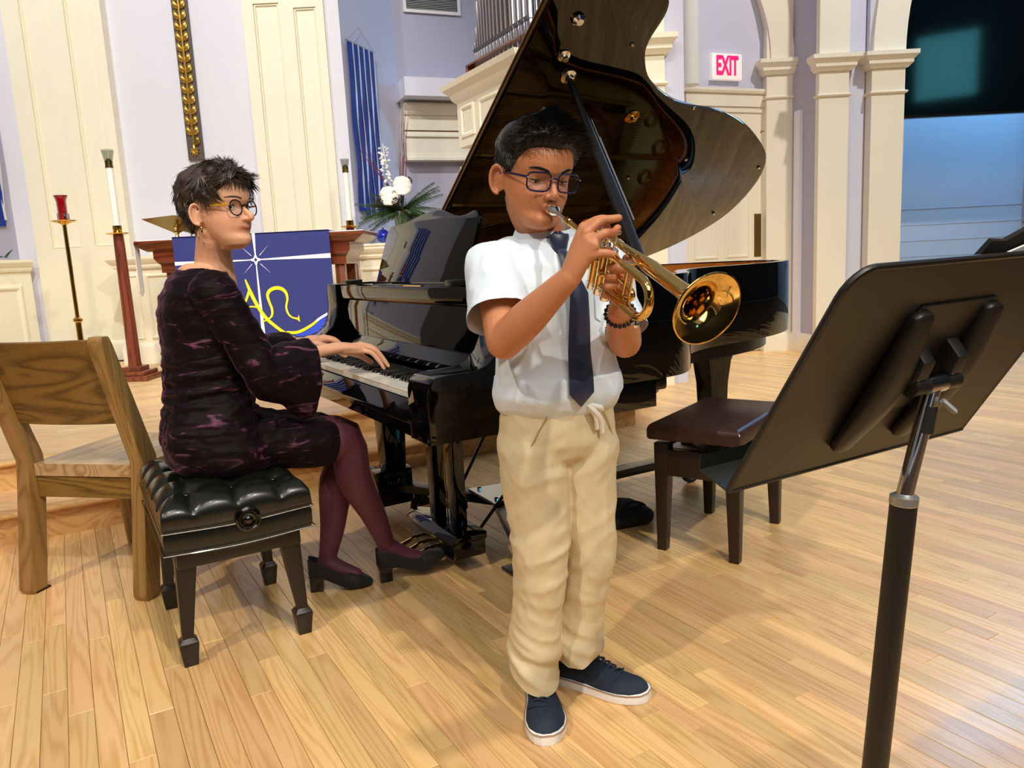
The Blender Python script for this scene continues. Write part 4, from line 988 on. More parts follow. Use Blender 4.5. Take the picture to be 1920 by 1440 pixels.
b = nb(); a_ = LW(1.355, .590, .010); c_ = LW(-.15, .590, .010); tube(b, [a_, c_], .0055, n=8, sub=1); a_ = LW(1.355, .588, .026); c_ = LW(-.15, .588, .026); tube(b, [a_, c_], .004, n=8, sub=1); obj('piano_hinge', b, M['old_brass'], pn)
for (u_, v_) in ((.40, 1.92), (.30, 1.45), (.62, 2.10), (.95, 2.08), (.05, .98), (.58, 1.62), (.70, 1.38)):
    b = nb(); lathe(b, [(.008, 0), (.008, .004), (.004, .008)], LW(u_, v_), (0, -sinl, -cosl), n=12); obj('lid_button', b, M['silver'], lid)
b = nb(); lathe(b, [(.030, 0), (.030, .004), (.012, .008), (.010, .02), (.004, .022)], LW(.36, 1.18), (0, -sinl, -cosl), n=20); obj('lid_latch', b, M['brass'], lid)
# prop stick with its cup on the lid
top = LW(.27, .62); foot = Vector((.70, -.095, .985)); top = LW(.20, .80)
b = nb(); dv = (top - foot).normalized(); sd = Vector((1, 0, 0)) - Vector((1, 0, 0)).dot(dv) * dv
tube(b, [foot, foot.lerp(top, .35), foot.lerp(top, .6), top], [.020, .022, .016, .009], n=10, sub=3, side=sd, rb=.010, sup=3); obj('lid_prop', b, M['blacksatin'], pn)
b = nb(); lathe(b, [(.028, 0), (.028, .006), (.016, .01), (.014, .022), (.008, .024)], LW(.20, .80), (0, -sinl, -cosl), n=20); obj('prop_cup', b, M['chrome'], pn)
b = nb(); lathe(b, [(.022, 0), (.022, .005), (.010, .01), (.010, .022)], LW(.12, .74), (0, -sinl, -cosl), n=20); obj('prop_cup', b, M['chrome'], pn)
b = nb(); lathe(b, [(.022, 0), (.022, .01), (.012, .02)], LW(-.02, .72), (0, -sinl, -cosl), n=20); obj('prop_cup', b, M['chrome'], pn)
b = nb(); tube(b, [foot.lerp(top, .25) + Vector((.02, -.02, 0)), foot.lerp(top, .75) + Vector((.012, -.02, 0))], .003, n=6, sub=1); obj('short_prop', b, M['chrome'], pn)
for v_ in (.75, 1.25, 1.6):
    b = nb(); bx(b, v_ - .04, v_ + .04, 1.361, 1.368, .95, 1.0); obj('lid_hinge', b, M['brass'], pn, smooth=False)
# legs with casters
def piano_leg(x, y, rot, zt=.62, wt=.17):
    R_ = Matrix.Rotation(rot, 3, 'Z'); b_ = nb()
    secs = [(zt, wt, .12), (zt - .03, wt, .12), (zt - .07, wt * .80, .11), (.45, .108, .098), (.14, .085, .080)]
    rings = []
    for z, a_, c_ in secs: rings.append([Vector((x, y, z)) + R_ @ Vector((sx * a_ / 2, sy * c_ / 2, 0)) for sx, sy in ((-1, -1), (1, -1), (1, 1), (-1, 1))])
    loft(b_, rings[::-1], True, True); return obj('leg', b_, M['blackgloss'], pn, bevel=.006, angle=30)
def caster(x, y, par, z0=.0, r=.045, m_='rubber'):
    b_ = nb(); lathe(b_, [(r * .55, -.014), (r * .9, -.016), (r, -.010), (r, .010), (r * .9, .016), (r * .55, .014)], (x, y, r + z0), (0, 1, 0), n=24); o_ = obj('caster_wheel', b_, M['rubber'], par); 
    b_ = nb(); lathe(b_, [(r * .62, -.0175), (r * .62, .0175)], (x, y, r + z0), (0, 1, 0), n=20); obj('wheel_hub', b_, M['greyplastic'], o_)
legs = [(.36, 1.19, 0), (.36, .02, 0), (1.76, .72, PI / 2 * 0)]
for (x, y, r_) in legs: piano_leg(x, y, r_)
# bass leg knee block
b = nb(); box(b, (.34, 1.19, .13), (.17, .13, .16)); obj('leg_shoe', b, M['blackgloss'], pn, bevel=.02)
tr = thing('piano_truck', 'three-armed black steel dolly under the grand piano legs', 'dolly', P0, RZ)
hub = Vector((.62, .72, .125))
for (x, y, _) in legs:
    e_ = Vector((x, y, .125)); d_ = (e_ - hub); L_ = d_.length + .10; c_ = hub + d_.normalized() * L_ / 2
    b = nb(); box(b, c_, (L_, .075, .035), frame(d_, Vector((0, 0, 1)).cross(d_))); obj('arm', b, M['blacksatin'], tr, bevel=.003)
    b = nb(); box(b, e_ + Vector((0, 0, .008)), (.17, .17, .012)); obj('leg_plate', b, M['blacksatin'], tr, bevel=.002)
    k_ = hub + d_.normalized() * (d_.length - .14); k_.z = 0
    ofs = Vector((-d_.y, d_.x, 0)).normalized()
    caster(k_.x, k_.y, tr, 0, .047)
    b = nb(); bx(b, k_.x - .02, k_.x + .02, k_.y - .026, k_.y - .019, .04, .108); bx(b, k_.x - .02, k_.x + .02, k_.y + .019, k_.y + .026, .04, .108); obj('caster_fork', b, M['blacksatin'], tr, smooth=False)
b = nb(); prism(b, [(hub.x - .09, hub.y - .12, .145), (hub.x + .12, hub.y - .05, .145), (hub.x + .10, hub.y + .09, .145), (hub.x - .08, hub.y + .12, .145)], (0, 0, .01)); obj('hub_plate', b, M['steel'], tr, smooth=False, bevel=.002)
for (dx, dy) in ((-.06, -.08), (.07, -.03), (.06, .06), (-.05, .08)):
    b = nb(); lathe(b, [(.010, .155), (.010, .162), (.004, .166)], (hub.x + dx, hub.y + dy, 0), n=6); obj('bolt', b, M['chrome'], tr)
# brake pad leg near the bass side
kx, ky = .44, .78
b = nb(); bx(b, kx - .05, kx + .05, ky - .03, ky + .03, .105, .14); lathe(b, [(.02, .0), (.02, .01), (.012, .02), (.012, .12)], (kx, ky, 0), n=12); bx(b, kx - .045, kx - .03, ky - .01, ky + .01, .02, .12); bx(b, kx + .03, kx + .045, ky - .01, ky + .01, .02, .12)
obj('brake_screw', b, M['blacksatin'], tr, bevel=.002)
# lyre with pedals
LX, LY = .335, .60
b = nb(); bx(b, LX - .075, LX + .05, LY - .19, LY + .19, .055, .115); obj('lyre_box', b, M['blackgloss'], pn, bevel=.008)
b = nb(); prism(b, [(LX - .085, LY - .2, .115), (LX - .06, LY - .2, .14), (LX + .05, LY - .2, .14), (LX + .05, LY - .2, .115)], (0, .4, 0)); obj('lyre_moulding', b, M['blackgloss'], pn, bevel=.002)
for s_ in (-1, 1):
    b = nb(); box(b, (LX, LY + s_ * .085, .375), (.045, .055, .50)); obj('lyre_post', b, M['blackgloss'], pn, bevel=.005)
b = nb(); bx(b, LX - .04, LX + .04, LY - .16, LY + .16, .58, .615); obj('lyre_head', b, M['blackgloss'], pn, bevel=.004)
for k in (-1, 0, 1):
    b = nb(); tube(b, [(LX + .01, LY + k * .022, .13), (LX + .01, LY + k * .022, .60)], .0035, n=6, sub=1); obj('trap_rod', b, M['old_brass'], pn)
    b = nb(); tube(b, [(LX - .06, LY + k * .065, .078), (LX - .11, LY + k * .065, .074), (LX - .15, LY + k * .065, .062), (LX - .185, LY + k * .065, .052)], [.010, .011, .017, .014], n=12, sub=4, side=(0, 1, 0), rb=[.006, .006, .007, .005], round_=True); obj('pedal', b, M['brass'], pn)
for s_ in (-1, 1):
    b = nb(); tube(b, [(LX + .045, LY + s_ * .12, .10), (.80, LY + s_ * .24, .63)], .0065, n=8, sub=1); obj('lyre_brace', b, M['blacksatin'], pn)
# ------------------------------------------------------------------ artist bench (tufted) ; local x = V, y = U
bn1 = thing('piano_bench', 'black tufted leather piano bench under the seated woman', 'bench', (-.895, 2.243, 0), RZ)
hx, hy = .195, .297
nx, ny = 44, 66
def cushion():
    b_ = nb(); g = {}
    for i in range(nx + 1):
        for j in range(ny + 1):
            a = -1 + 2 * i / nx; c_ = -1 + 2 * j / ny
            ex = .5 * (abs(a) ** 6 + abs(c_) ** 6)
            z = .498 - .045 * max(abs(a), abs(c_)) ** 6 - .010 * (abs(a) ** 2)
            # tufting: buttons in a 3 x 4 lattice plus pleats to the edges
            x, y = a * hx, c_ * hy
            dmin = 9
            for bi in range(3):
                for bj in range(4):
                    bx_, by_ = (bi - 1) * .115, (bj - 1.5) * .135
                    dmin = min(dmin, math.hypot(x - bx_, y - by_))
            z -= .020 * math.exp(-(dmin / .024) ** 2)
            pl_ = min(abs(y - (bj - 1.5) * .135) for bj in range(4)); pl2 = min(abs(x - (bi - 1) * .115) for bi in range(3))
            z -= .009 * math.exp(-(pl_ / .011) ** 2) * (.15 + .85 * abs(a)) + .008 * math.exp(-(pl2 / .011) ** 2) * (.15 + .85 * abs(c_))
            z += .010 * math.sin(min(pl_ / .0675, 1) * PI / 2) * math.sin(min(pl2 / .0575, 1) * PI / 2)
            k_ = 1 - .02 * max(abs(a), abs(c_)) ** 8
            g[i, j] = b_.verts.new((x * k_, y * k_, z))
    for i in range(nx):
        for j in range(ny): b_.faces.new([g[i, j], g[i + 1, j], g[i + 1, j + 1], g[i, j + 1]])
    edge = [(i, 0) for i in range(nx)] + [(nx, j) for j in range(ny)] + [(i, ny) for i in range(nx, 0, -1)] + [(0, j) for j in range(ny, 0, -1)]
    prev = [g[e_] for e_ in edge]
    for dz, k_ in ((.435, 1.012), (.405, 1.02), (.398, 1.0), (.394, 1.0), (.385, 1.012), (.350, 1.008), (.335, .99)):
        cur = []
        for e_ in edge:
            v = g[e_].co; x, y = v.x, v.y; cu = .006 * math.cos(x / hx * PI / 2) * (1 if abs(y) > hy * .96 else 0)
            zz = dz + (.006 * (abs(x) / hx) ** 2 if abs(y) > hy * .96 else .006) - (.008 * math.cos(x / hx * PI / 2) if dz < .36 and abs(y) > hy * .95 else 0)
            cur.append(b_.verts.new((x * k_, y * k_, zz)))
        n_ = len(cur)
        for i in range(n_): b_.faces.new([prev[i], cur[i], cur[(i + 1) % n_], prev[(i + 1) % n_]])
        prev = cur
    b_.faces.new(prev[::-1]); return b_
obj('cushion', cushion(), M['leather'], bn1, angle=70)
b = nb()
for zz in (.398, .339): 
    q = 1.012; tube(b, [(-hx * q, -hy * q, zz + .006), (0, -hy * q - .001, zz - .002), (hx * q, -hy * q, zz + .006)], .0018, n=6, sub=6); tube(b, [(-hx * q, hy * q, zz + .006), (0, hy * q, zz - .002), (hx * q, hy * q, zz + .006)], .0018, n=6, sub=6)
    for s_ in (-1, 1): tube(b, [(s_ * hx * q, -hy * q, zz + .006), (s_ * hx * q, hy * q, zz + .006)], .0018, n=6, sub=1)
obj('piping', b, M['leather'], bn1)
for bi in range(3):
    for bj in range(4):
        b = nb(); ball(b, ((bi - 1) * .115, (bj - 1.5) * .135, .473), .009, (1, 1, .5), None, 12, 8); obj('button', b, M['leather'], bn1)
b = nb(); bx(b, -.165, .165, -.255, .255, .285, .345); obj('apron', b, M['dark_leg'], bn1, bevel=.005)
for s_ in (-1, 1):
    b = nb(); prof_ = [(.034, 0), (.034, .006), (.028, .009), (.024, .006), (.022, .006), (.018, .012), (.012, .010), (.008, .014), (.004, .016)]
    lathe(b, prof_, (0.02, s_ * (hy + .001), .402), (0, s_, 0), n=28); obj('adjusting_knob', b, M['patent'], bn1)
for sx in (-1, 1):
    for sy in (-1, 1):
        b = nb(); x, y = sx * .140, sy * .205; X, Y2 = sx * .157, sy * .215
        secs = [(.345, .055, x, y), (.29, .054, x, y), (.085, .030, X, Y2), (.080, .030, X, Y2), (.068, .050, X, Y2), (.060, .050, X, Y2), (.0, .036, X, Y2)]
        rings = [[(cx + q * s2 / 2, cy + r_ * s2 / 2, z) for q, r_ in ((-1, -1), (1, -1), (1, 1), (-1, 1))] for z, s2, cx, cy in secs]
        loft(b, rings[::-1], True, True); obj('leg', b, M['dark_leg'], bn1, bevel=.002, angle=30)
# ------------------------------------------------------------------ second bench (flat brown seat)
b2y = Vector((.586, .81, 0)).normalized(); b2x = Vector((b2y.y, -b2y.x, 0))
bn2 = thing('piano_bench', 'dark wooden bench with flat brown vinyl seat beside the piano tail', 'bench', (.753, 2.739, 0), math.atan2(b2x.y, b2x.x))
def rr(x, y, z, k=1): return [(-x * k, -y * k, z), (x * k, -y * k, z), (x * k, y * k, z), (-x * k, y * k, z)]
b = nb(); loft(b, [rr(.160, .265, .412), rr(.166, .272, .418), rr(.166, .272, .450), rr(.160, .266, .464), rr(.150, .255, .470)], True, True); obj('seat_pad', b, M['brown_vinyl'], bn2, bevel=.006, seg=3)
b = nb(); tube(b, [(.16, -.266, .415), (.163, -.269, .450), (.155, -.261, .463)], .0022, n=6); obj('worn_seam', b, M['whiteplastic'], bn2)
b = nb(); bx(b, -.135, .135, -.24, -.22, .28, .375); bx(b, -.135, .135, .22, .24, .28, .375); bx(b, -.145, -.125, -.235, .235, .28, .375); bx(b, .125, .145, -.235, .235, .28, .375); obj('apron', b, M['espresso'], bn2, bevel=.003)
b = nb(); bx(b, -.12, .12, -.2, .2, .365, .372); obj('frame_top', b, M['steel'], bn2, smooth=False)
for y in (-.12, .12):
    b = nb(); tube(b, [(-.10, y, .372), (.10, y, .412)], .008, n=8, sub=1); tube(b, [(-.10, y, .412), (.10, y, .372)], .008, n=8, sub=1); obj('scissor_lift', b, M['steel'], bn2)
b = nb(); tube(b, [(0, .2, .39), (0, .30, .395)], .006, n=8, sub=1); tube(b, [(0, .30, .395), (.02, .33, .43), (.02, .345, .44)], [.008, .011, .012], n=10, round_=True); obj('height_knob', b, M['rubber'], bn2)
for sx in (-1, 1):
    for sy in (-1, 1):
        b = nb(); x, y = sx * .128, sy * .215; secs = [(.395, .052, x, y), (.29, .050, x, y), (0, .034, sx * .132, sy * .222)]
        rings = [[(cx + q * s2 / 2, cy + r_ * s2 / 2, z) for q, r_ in ((-1, -1), (1, -1), (1, 1), (-1, 1))] for z, s2, cx, cy in secs]
        loft(b, rings[::-1], True, True); obj('leg', b, M['espresso'], bn2, bevel=.003, angle=30)
# ------------------------------------------------------------------ oak chair seen from behind. local x = width, y = forward
cx_ = Vector((.442, -.103, 0)).normalized(); 
ch = thing('wooden_chair', 'oak chair with solid curved backrest seen from behind', 'chair', (-1.476, 2.480, 0), math.atan2(cx_.y, cx_.x))
hw = .227
for s_ in (-1, 1):
    b = nb()
    side = [(-.02, 0), (.040, 0), (.105, .40), (.105, .47), (-.028, .86), (-.040, .885), (-.072, .885), (-.080, .86), (.035, .46), (.030, .40), (-.03, .02)]
    prism(b, [(s_ * hw - .026, y, z) for y, z in side], (.052, 0, 0)); obj('back_post', b, M['chair_oak_leg'], ch, bevel=.006, angle=30)
    b = nb(); loft(b, [[(s_ * .205 + q * a / 2, .46 + r_ * a / 2 + (.03 if z == 0 else 0), z) for q, r_ in ((-1, -1), (1, -1), (1, 1), (-1, 1))] for z, a in ((0, .042), (.40, .052))], True, True); obj('front_leg', b, M['chair_oak_leg'], ch, bevel=.004)
    b = nb(); bx(b, s_ * .205 - .012, s_ * .205 + .012, .08, .46, .33, .40); obj('side_rail', b, M['seat_oak'], ch, bevel=.003)
b = nb(); bx(b, -.20, .20, .06, .082, .325, .40); obj('back_rail', b, M['chair_oak'], ch, bevel=.003)
b = nb(); bx(b, -.20, .20, .45, .475, .33, .40); obj('front_rail', b, M['chair_oak'], ch, bevel=.003)
for s_ in (-1, 1):
    b = nb(); bx(b, s_ * .213 - .014, s_ * .213 + .014, -.01, .05, -.0, .006); obj('glide', b, M['rubber'], ch, smooth=False)
# curved backrest panel
b = nb(); rings = []
for i in range(21):
    t = -1 + 2 * i / 20; x = t * .225; bow = -.030 * (1 - t * t)
    row = []
    for z, yy in ((.595, .035), (.735, -.008), (.872, -.055), (.876, -.047), (.872, -.037), (.735, .010), (.595, .053), (.590, .045)): row.append((x, yy + bow * (1 if True else 0) + .0, z))
    rings.append(row)
loft(b, rings, True, True); obj('backrest', b, M['chair_oak'], ch, angle=30)
# scooped seat
b = nb(); nx2, ny2 = 24, 24; top = {}; bot = {}
for i in range(nx2 + 1):
    for j in range(ny2 + 1):
        a = -1 + 2 * i / nx2; c_ = j / ny2; x = a * (.215 + .02 * c_); y = .055 + .47 * c_
        dz = -.016 * math.exp(-((abs(a) - .45) / .33) ** 2) * math.sin(PI * min(1, c_ * 1.1)) ** .7
        if c_ < .05: x = a * .198
        top[i, j] = b.verts.new((x, y, .445 + dz)); bot[i, j] = b.verts.new((x, y, .402))
for i in range(nx2):
    for j in range(ny2):
        b.faces.new([top[i, j], top[i + 1, j], top[i + 1, j + 1], top[i, j + 1]]); b.faces.new([bot[i, j], bot[i, j + 1], bot[i + 1, j + 1], bot[i + 1, j]])
for i in range(nx2):
    b.faces.new([top[i, 0], bot[i, 0], bot[i + 1, 0], top[i + 1, 0]]); b.faces.new([top[i, ny2], top[i + 1, ny2], bot[i + 1, ny2], bot[i, ny2]])
for j in range(ny2):
    b.faces.new([top[0, j], top[0, j + 1], bot[0, j + 1], bot[0, j]]); b.faces.new([top[nx2, j], bot[nx2, j], bot[nx2, j + 1], top[nx2, j + 1]])
obj('seat', b, M['seat_oak'], ch, angle=40)
# ------------------------------------------------------------------ music stand in the foreground
A0 = Vector((.269, .940, .752)); B0 = Vector((.706, 1.183, .756)); C0 = Vector((.352, .782, 1.03))
ex = (B0 - A0).normalized(); ey = (C0 - A0); ey = (ey - ey.dot(ex) * ex).normalized(); ez = ex.cross(ey)   # ez = out of the back towards camera?
if ez.y > 0: ez = -ez
st = thing('music_stand', 'black metal music stand in the right foreground, back of its desk to us', 'music stand', (.462, .965, 0))
def D(x, y, z=0): return A0 + ex * x + ey * y + ez * z
WD, HD = .50, .33
cor = [(0, 0), (WD, 0), (WD - .0, .20), (WD - .004, .27)]
def arc(cx, cy, r, a0, a1, n=6): return [(cx + r * math.cos(math.radians(a0 + (a1 - a0) * k / n)), cy + r * math.sin(math.radians(a0 + (a1 - a0) * k / n))) for k in range(n + 1)]
outl = [(0, 0), (WD, 0)] + arc(WD - .035, HD - .035, .035, 0, 90) + arc(.035, HD - .035, .035, 90, 180)
b = nb(); prism(b, [D(x, y) for x, y in outl], ez * -.0016); obj('desk', b, M['standblack'], st, world=True, smooth=False)
b = nb(); rim = [D(x, y, -.003) for x, y in [(0, .0), ] + arc(.035, HD - .035, .035, 180, 90) + arc(WD - .035, HD - .035, .035, 90, 0) + [(WD, 0)]]
tube(b, rim, .0042, n=8, sub=1); tube(b, [D(0, .002, -.001), D(WD, .002, -.001)], .003, n=8, sub=1); obj('rolled_edge', b, M['standblack'], st, world=True)
# side ribs pressed at right and left, and the tray
b = nb(); prism(b, [D(0, 0, -.0), D(WD, 0, -.0), D(WD, -.012, -.055), D(0, -.012, -.055)], ey * -.002); prism(b, [D(0, -.012, -.055), D(WD, -.012, -.055), D(WD, .006, -.064), D(0, .006, -.064)], ey * -.002)
obj('tray', b, M['traygreen'], st, world=True, smooth=False)
# back bracket: two raised ribs joined by a plate
def rib(x0, x1, y0, y1, w_):
    b_ = nb(); tube(b_, [D(x0, y0, .006), D((x0 + x1) / 2, (y0 + y1) / 2, .016), D(x1, y1, .006)], [w_ * .8, w_, w_ * .8], n=16, sub=4, side=ex, rb=[.009, .016, .009], sup=3, round_=True); return b_
obj('bracket_rib', rib(.172, .163, .050, .258, .023), M['standblack'], st, world=True)
obj('bracket_rib', rib(.298, .307, .050, .258, .023), M['standblack'], st, world=True)
b = nb(); prism(b, [D(.17, .10, .001), D(.30, .10, .001), D(.322, .255, .001), D(.312, .272, .001), D(.16, .272, .001), D(.15, .255, .001)], ez * .003); obj('bracket_plate', b, M['standblack'], st, world=True, smooth=False)
for x in (.186, .256):
    b = nb(); prism(b, [D(x, .215, .002), D(x, .165, .002), D(x, .160, .022), D(x, .180, .034), D(x, .205, .030)], ex * .024); obj('bracket_ear', b, M['standblack'], st, world=True, bevel=.003)
    b = nb(); lathe(b, [(.006, 0), (.006, .004), (.002, .007)], D(x + .012, .172, .030), ez, n=12); obj('bolt', b, M['chrome'], st, world=True)
hp = D(.236, .166, .030)
b = nb(); tube(b, [hp - ex * .048, hp - ex * .016], .0115, n=20, sub=1); tube(b, [hp + ex * .016, hp + ex * .048], .0115, n=20, sub=1); obj('tilt_barrel', b, M['standblack'], st, world=True)
b = nb(); tube(b, [hp - ex * .018, hp + ex * .018], .0125, n=20, sub=1); obj('tilt_collar', b, M['chrome'], st, world=True)
pb = Vector((.500, .955, .731)); 
pbase = Vector((.463, .965, 0))
b = nb(); tube(b, [hp + Vector((0, 0, -.004)), hp.lerp(pb, .5), pb, pb.lerp(pbase, .1)], .0105, n=24, sub=1); obj('inner_tube', b, M['chrome'], st, world=True)
b = nb(); lathe(b, [(.017, 0), (.0175, -.010), (.0165, -.012)], pb, (pb - pbase).normalized(), n=28); lathe(b, [(.0105, .004), (.0175, 0), (.0175, -.010)], pb, (pb - pbase).normalized(), n=28); obj('tube_collar', b, mat('aluminium_collar', 'b8b8b4', .35, metal=.8), st, world=True)
b = nb(); tube(b, [pb + (pbase - pb).normalized() * .008, pbase + Vector((0, 0, .14))], .0168, n=28, sub=1); obj('outer_tube', b, M['standblack'], st, world=True)
b = nb(); tube(b, [hp + Vector((.006, -.012, -.02)), hp + Vector((.020, -.016, -.034))], [.007, .011], n=10, sub=1, rb=[.004, .004]); obj('wing_nut', b, M['greyplastic'], st, world=True, bevel=.001)
b = nb(); tube(b, [hp + Vector((-.004, -.002, -.028)), hp + Vector((-.010, .0, -.062))], [.010, .012], n=14, sub=1); obj('clutch', b, M['rubber'], st, world=True)
for k in range(3):
    a = 2.2 + k * 2 * PI / 3; e_ = pbase + Vector((math.cos(a) * .26, math.sin(a) * .26, .012)); b = nb(); tube(b, [pbase + Vector((0, 0, .15)), pbase + Vector((math.cos(a) * .12, math.sin(a) * .12, .07)), e_], .011, n=12, sub=4); tube(b, [pbase + Vector((0, 0, .05)), e_ + Vector((0, 0, 0))], .006, n=8, sub=1); o = obj('leg', b, M['standblack'], st, world=True)
    b = nb(); ball(b, e_, .013); obj('foot', b, M['rubber'], st, world=True)
# sheet music and black folder peeping over the top of the desk (they lean on its far face)
sm = thing('sheet_music', 'white music sheets showing above the music stand edge', 'paper', D(.37, .16, -.0075))
b = nb(); prism(b, [D(.26, .02, -.0075), D(.48, .02, -.0075), D(.48, .352, -.0075), D(.33, .345, -.0075), D(.285, .331, -.0075)], ez * -.002); obj('page', b, M['paper'], sm, world=True, smooth=False)
fo = thing('music_folder', 'black music folder sticking up behind the stand desk', 'folder', D(.355, .16, -.013))
b = nb(); prism(b, [D(.22, .02, -.013), D(.49, .02, -.013), D(.49, .40, -.013), D(.36, .385, -.013), D(.30, .356, -.013), D(.275, .344, -.013), D(.245, .346, -.013), D(.235, .32, -.013)], ez * -.006); obj('cover', b, M['blackcloth'], fo, world=True, smooth=False, bevel=.001)
# black bag on the floor near the second bench
bg = thing('music_bag', 'flat black fabric bag lying on the floor behind the boy', 'bag', (.40, 2.95, 0))
b = nb(); tube(b, [(-.10, -.04, .022), (0, 0, .035), (.08, .04, .03), (.13, .06, .014)], [.09, .12, .11, .04], n=20, sub=4, side=(-.4, .9, 0), rb=[.018, .032, .028, .008], round_=True, sup=3)
me = fuse(b, .006, 2); wrinkle(me, .006, (9, 9, 12), 4); o = link('bag_body', me, M['blackcloth'], bg)
b = nb(); tube(b, [(.0, -.07, .06), (.04, -.03, .085), (.09, .0, .07), (.11, .03, .04)], .005, n=8, side=(0, 0, 1), rb=.012); obj('handle', b, M['blackcloth'], bg)
# ================================================================== people
TT = [0, .05, .12, .20, .27, .35, .43, .50, .58, .66, .75, .83, .90, .96, 1.0]
FRONT = [.058, .079, .083, .078, .084, .083, .080, .078, .086, .089, .086, .076, .058, .034, .0]
BACK = [-.005, .000, -.012, -.030, -.048, -.066, -.080, -.089, -.096, -.098, -.094, -.083, -.064, -.038, .0]
WIDE = [.022, .036, .046, .054, .059, .064, .067, .069, .071, .0725, .0715, .065, .052, .031, .0]
class Head:
    """head in its own frame: x = its right, y = where it looks, z = up, origin on the axis at chin level"""
    def __init__(s, org, fwd, up_, H, kw=1, kd=1, jaw=1):
        s.Y = Vector(fwd).normalized(); s.Z = Vector(up_); s.Z = (s.Z - s.Z.dot(s.Y) * s.Y).normalized(); s.X = s.Y.cross(s.Z); s.o = Vector(org); s.H = H; s.ef = 0; s.kw = kw; s.kd = kd; s.jaw = jaw
        s.R = Matrix((s.X, s.Y, s.Z)).transposed()
    def w(s, x, y, z): return s.o + s.X * x + s.Y * y + s.Z * z
    def dims(s, t):
        f = np.interp(t, TT, FRONT) * s.kd; b_ = np.interp(t, TT, BACK) * s.kd; w_ = np.interp(t, TT, WIDE) * s.kw
        if t < .4: w_ *= s.jaw + (1 - s.jaw) * t / .4
        return f, b_, w_
    def surf(s, phi, t, off=0):
        f, b_, w_ = s.dims(min(max(t, 0), 1)); yc = (f + b_) / 2; d_ = (f - b_) / 2
        x = math.sin(phi); y = math.cos(phi); n_ = Vector((x * d_ + 1e-6, y * w_ + 1e-6, 0)).normalized()
        dz = .0
        if t > .7: dz = (t - .7) / .3
        n_ = (n_ * (1 - dz) + Vector((0, 0, 1)) * dz).normalized()
        return Vector((x * w_, yc + y * d_, t * s.H)) + n_ * off, n_
    def sx(s, x, t, off=0):
        """front surface point at sideways offset x"""
        f, b_, w_ = s.dims(t); q = min(abs(x) / max(w_, 1e-4), .98); return (f + b_) / 2 + (f - b_) / 2 * math.sqrt(1 - q * q) + off
    def build(s, bm, nose=1.0, cheek=1.0, eye_t=.5, lid=True, smile=0, lip=1.0):
        rings = []
        N_ = 64; rows = 56
        for i in range(rows + 1):
            t = i / rows; t = .5 - .5 * math.cos(PI * t) * 1.0
            f, b_, w_ = s.dims(t); yc = (f + b_) / 2; d_ = (f - b_) / 2; ring = []
            for j in range(N_):
                a = 2 * PI * j / N_; x = math.sin(a) * w_; y = math.cos(a); e_ = 1.0
                yy = yc + d_ * y; p = [x, yy, t * s.H]
                if y > 0:
                    g = lambda cx, ct, sxx, st: math.exp(-((x - cx) / sxx) ** 2 - (((t - ct) * s.H) / st) ** 2)
                    fr_ = y ** .5
                    p[1] -= .0085 * (g(.031, eye_t, .015, .010) + g(-.031, eye_t, .015, .010)) * fr_
                    p[1] += .0035 * (g(.028, eye_t + .085, .018, .006) + g(-.028, eye_t + .085, .018, .006)) * fr_
                    p[1] += .0045 * cheek * (g(.040, .36, .018, .016) + g(-.040, .36, .018, .016)) * fr_
                    p[1] += .004 * g(0, .10, .018, .012)
                    p[1] -= .003 * g(0, .185, .022, .005)
                ring.append(s.w(*p))
            rings.append(ring)
        rings[0] = [s.w(0, .02, 0) + (v - s.w(0, .02, 0)) * .6 for v in rings[0]]
        loft(bm, rings, True, True)
        # nose
        ny_ = s.sx(0, .5); n0 = s.sx(0, .36)
        tube(bm, [s.w(0, ny_ - .006, .53 * s.H), s.w(0, ny_ + .003, .47 * s.H), s.w(0, n0 + .009 * nose, .405 * s.H), s.w(0, n0 + .013 * nose, .365 * s.H), s.w(0, n0 + .004, .335 * s.H)], [.005, .0058, .0068, .0085, .005], n=12, sub=4, side=s.X, rb=[.005, .007, .009, .009, .004], round_=True)
        for sg in (-1, 1): ball(bm, s.w(sg * .0105, n0 + .002, .352 * s.H), .0072, (1, 1.1, .9), s.R, 12, 8)
        # lips
        ly = s.sx(0, .25)
        for (t_, r_, w_, c_) in ((.262, .0036 * lip, .020, .0), (.262 - .032 * lip, .0044 * lip, .017, .0008 * lip)):
            tube(bm, [s.w(-w_ - .003, s.sx(.02, t_) - .004, t_ * s.H + smile * 1.2), s.w(-w_ * .5, ly + .0005 + c_, t_ * s.H + .0008), s.w(0, ly + .0015 + c_, t_ * s.H), s.w(w_ * .5, ly + .0005 + c_, t_ * s.H + .0008), s.w(w_ + .003, s.sx(.02, t_) - .004, t_ * s.H + smile * 1.2)], [.001, r_, r_, r_, .001], n=8, sub=4, side=s.Z)
        # ears
        for sg in (-1, 1):
            c_ = s.w(sg * (s.dims(.47)[2] + .007), -.014, .435 * s.H)
            R_ = s.R @ Matrix.Rotation(sg * .62, 3, 'Z') @ Matrix.Rotation(.14, 3, 'X')
            ball(bm, c_ - R_ @ Vector((sg * .003, 0, 0)), .028, (.13, .54, .98), R_, 16, 12); ball(bm, c_ + R_ @ Vector((sg * .001, .011, .0)), .006, (.6, 1, 1.6), R_, 10, 8)
            loop = []
            for k in range(11):
                a = math.radians(-70 + 250 * k / 10); loop.append(c_ + R_ @ Vector((sg * .005, -.0155 * math.sin(a) * -1 * -1, 0)) + R_ @ Vector((0, 0, .027 * -math.cos(a + PI))) if False else c_ + R_ @ Vector((sg * .0055, .0165 * math.cos(a + PI / 2), .028 * math.sin(a + PI / 2))))
            tube(bm, loop, .0042, n=8, sub=2, round_=True)
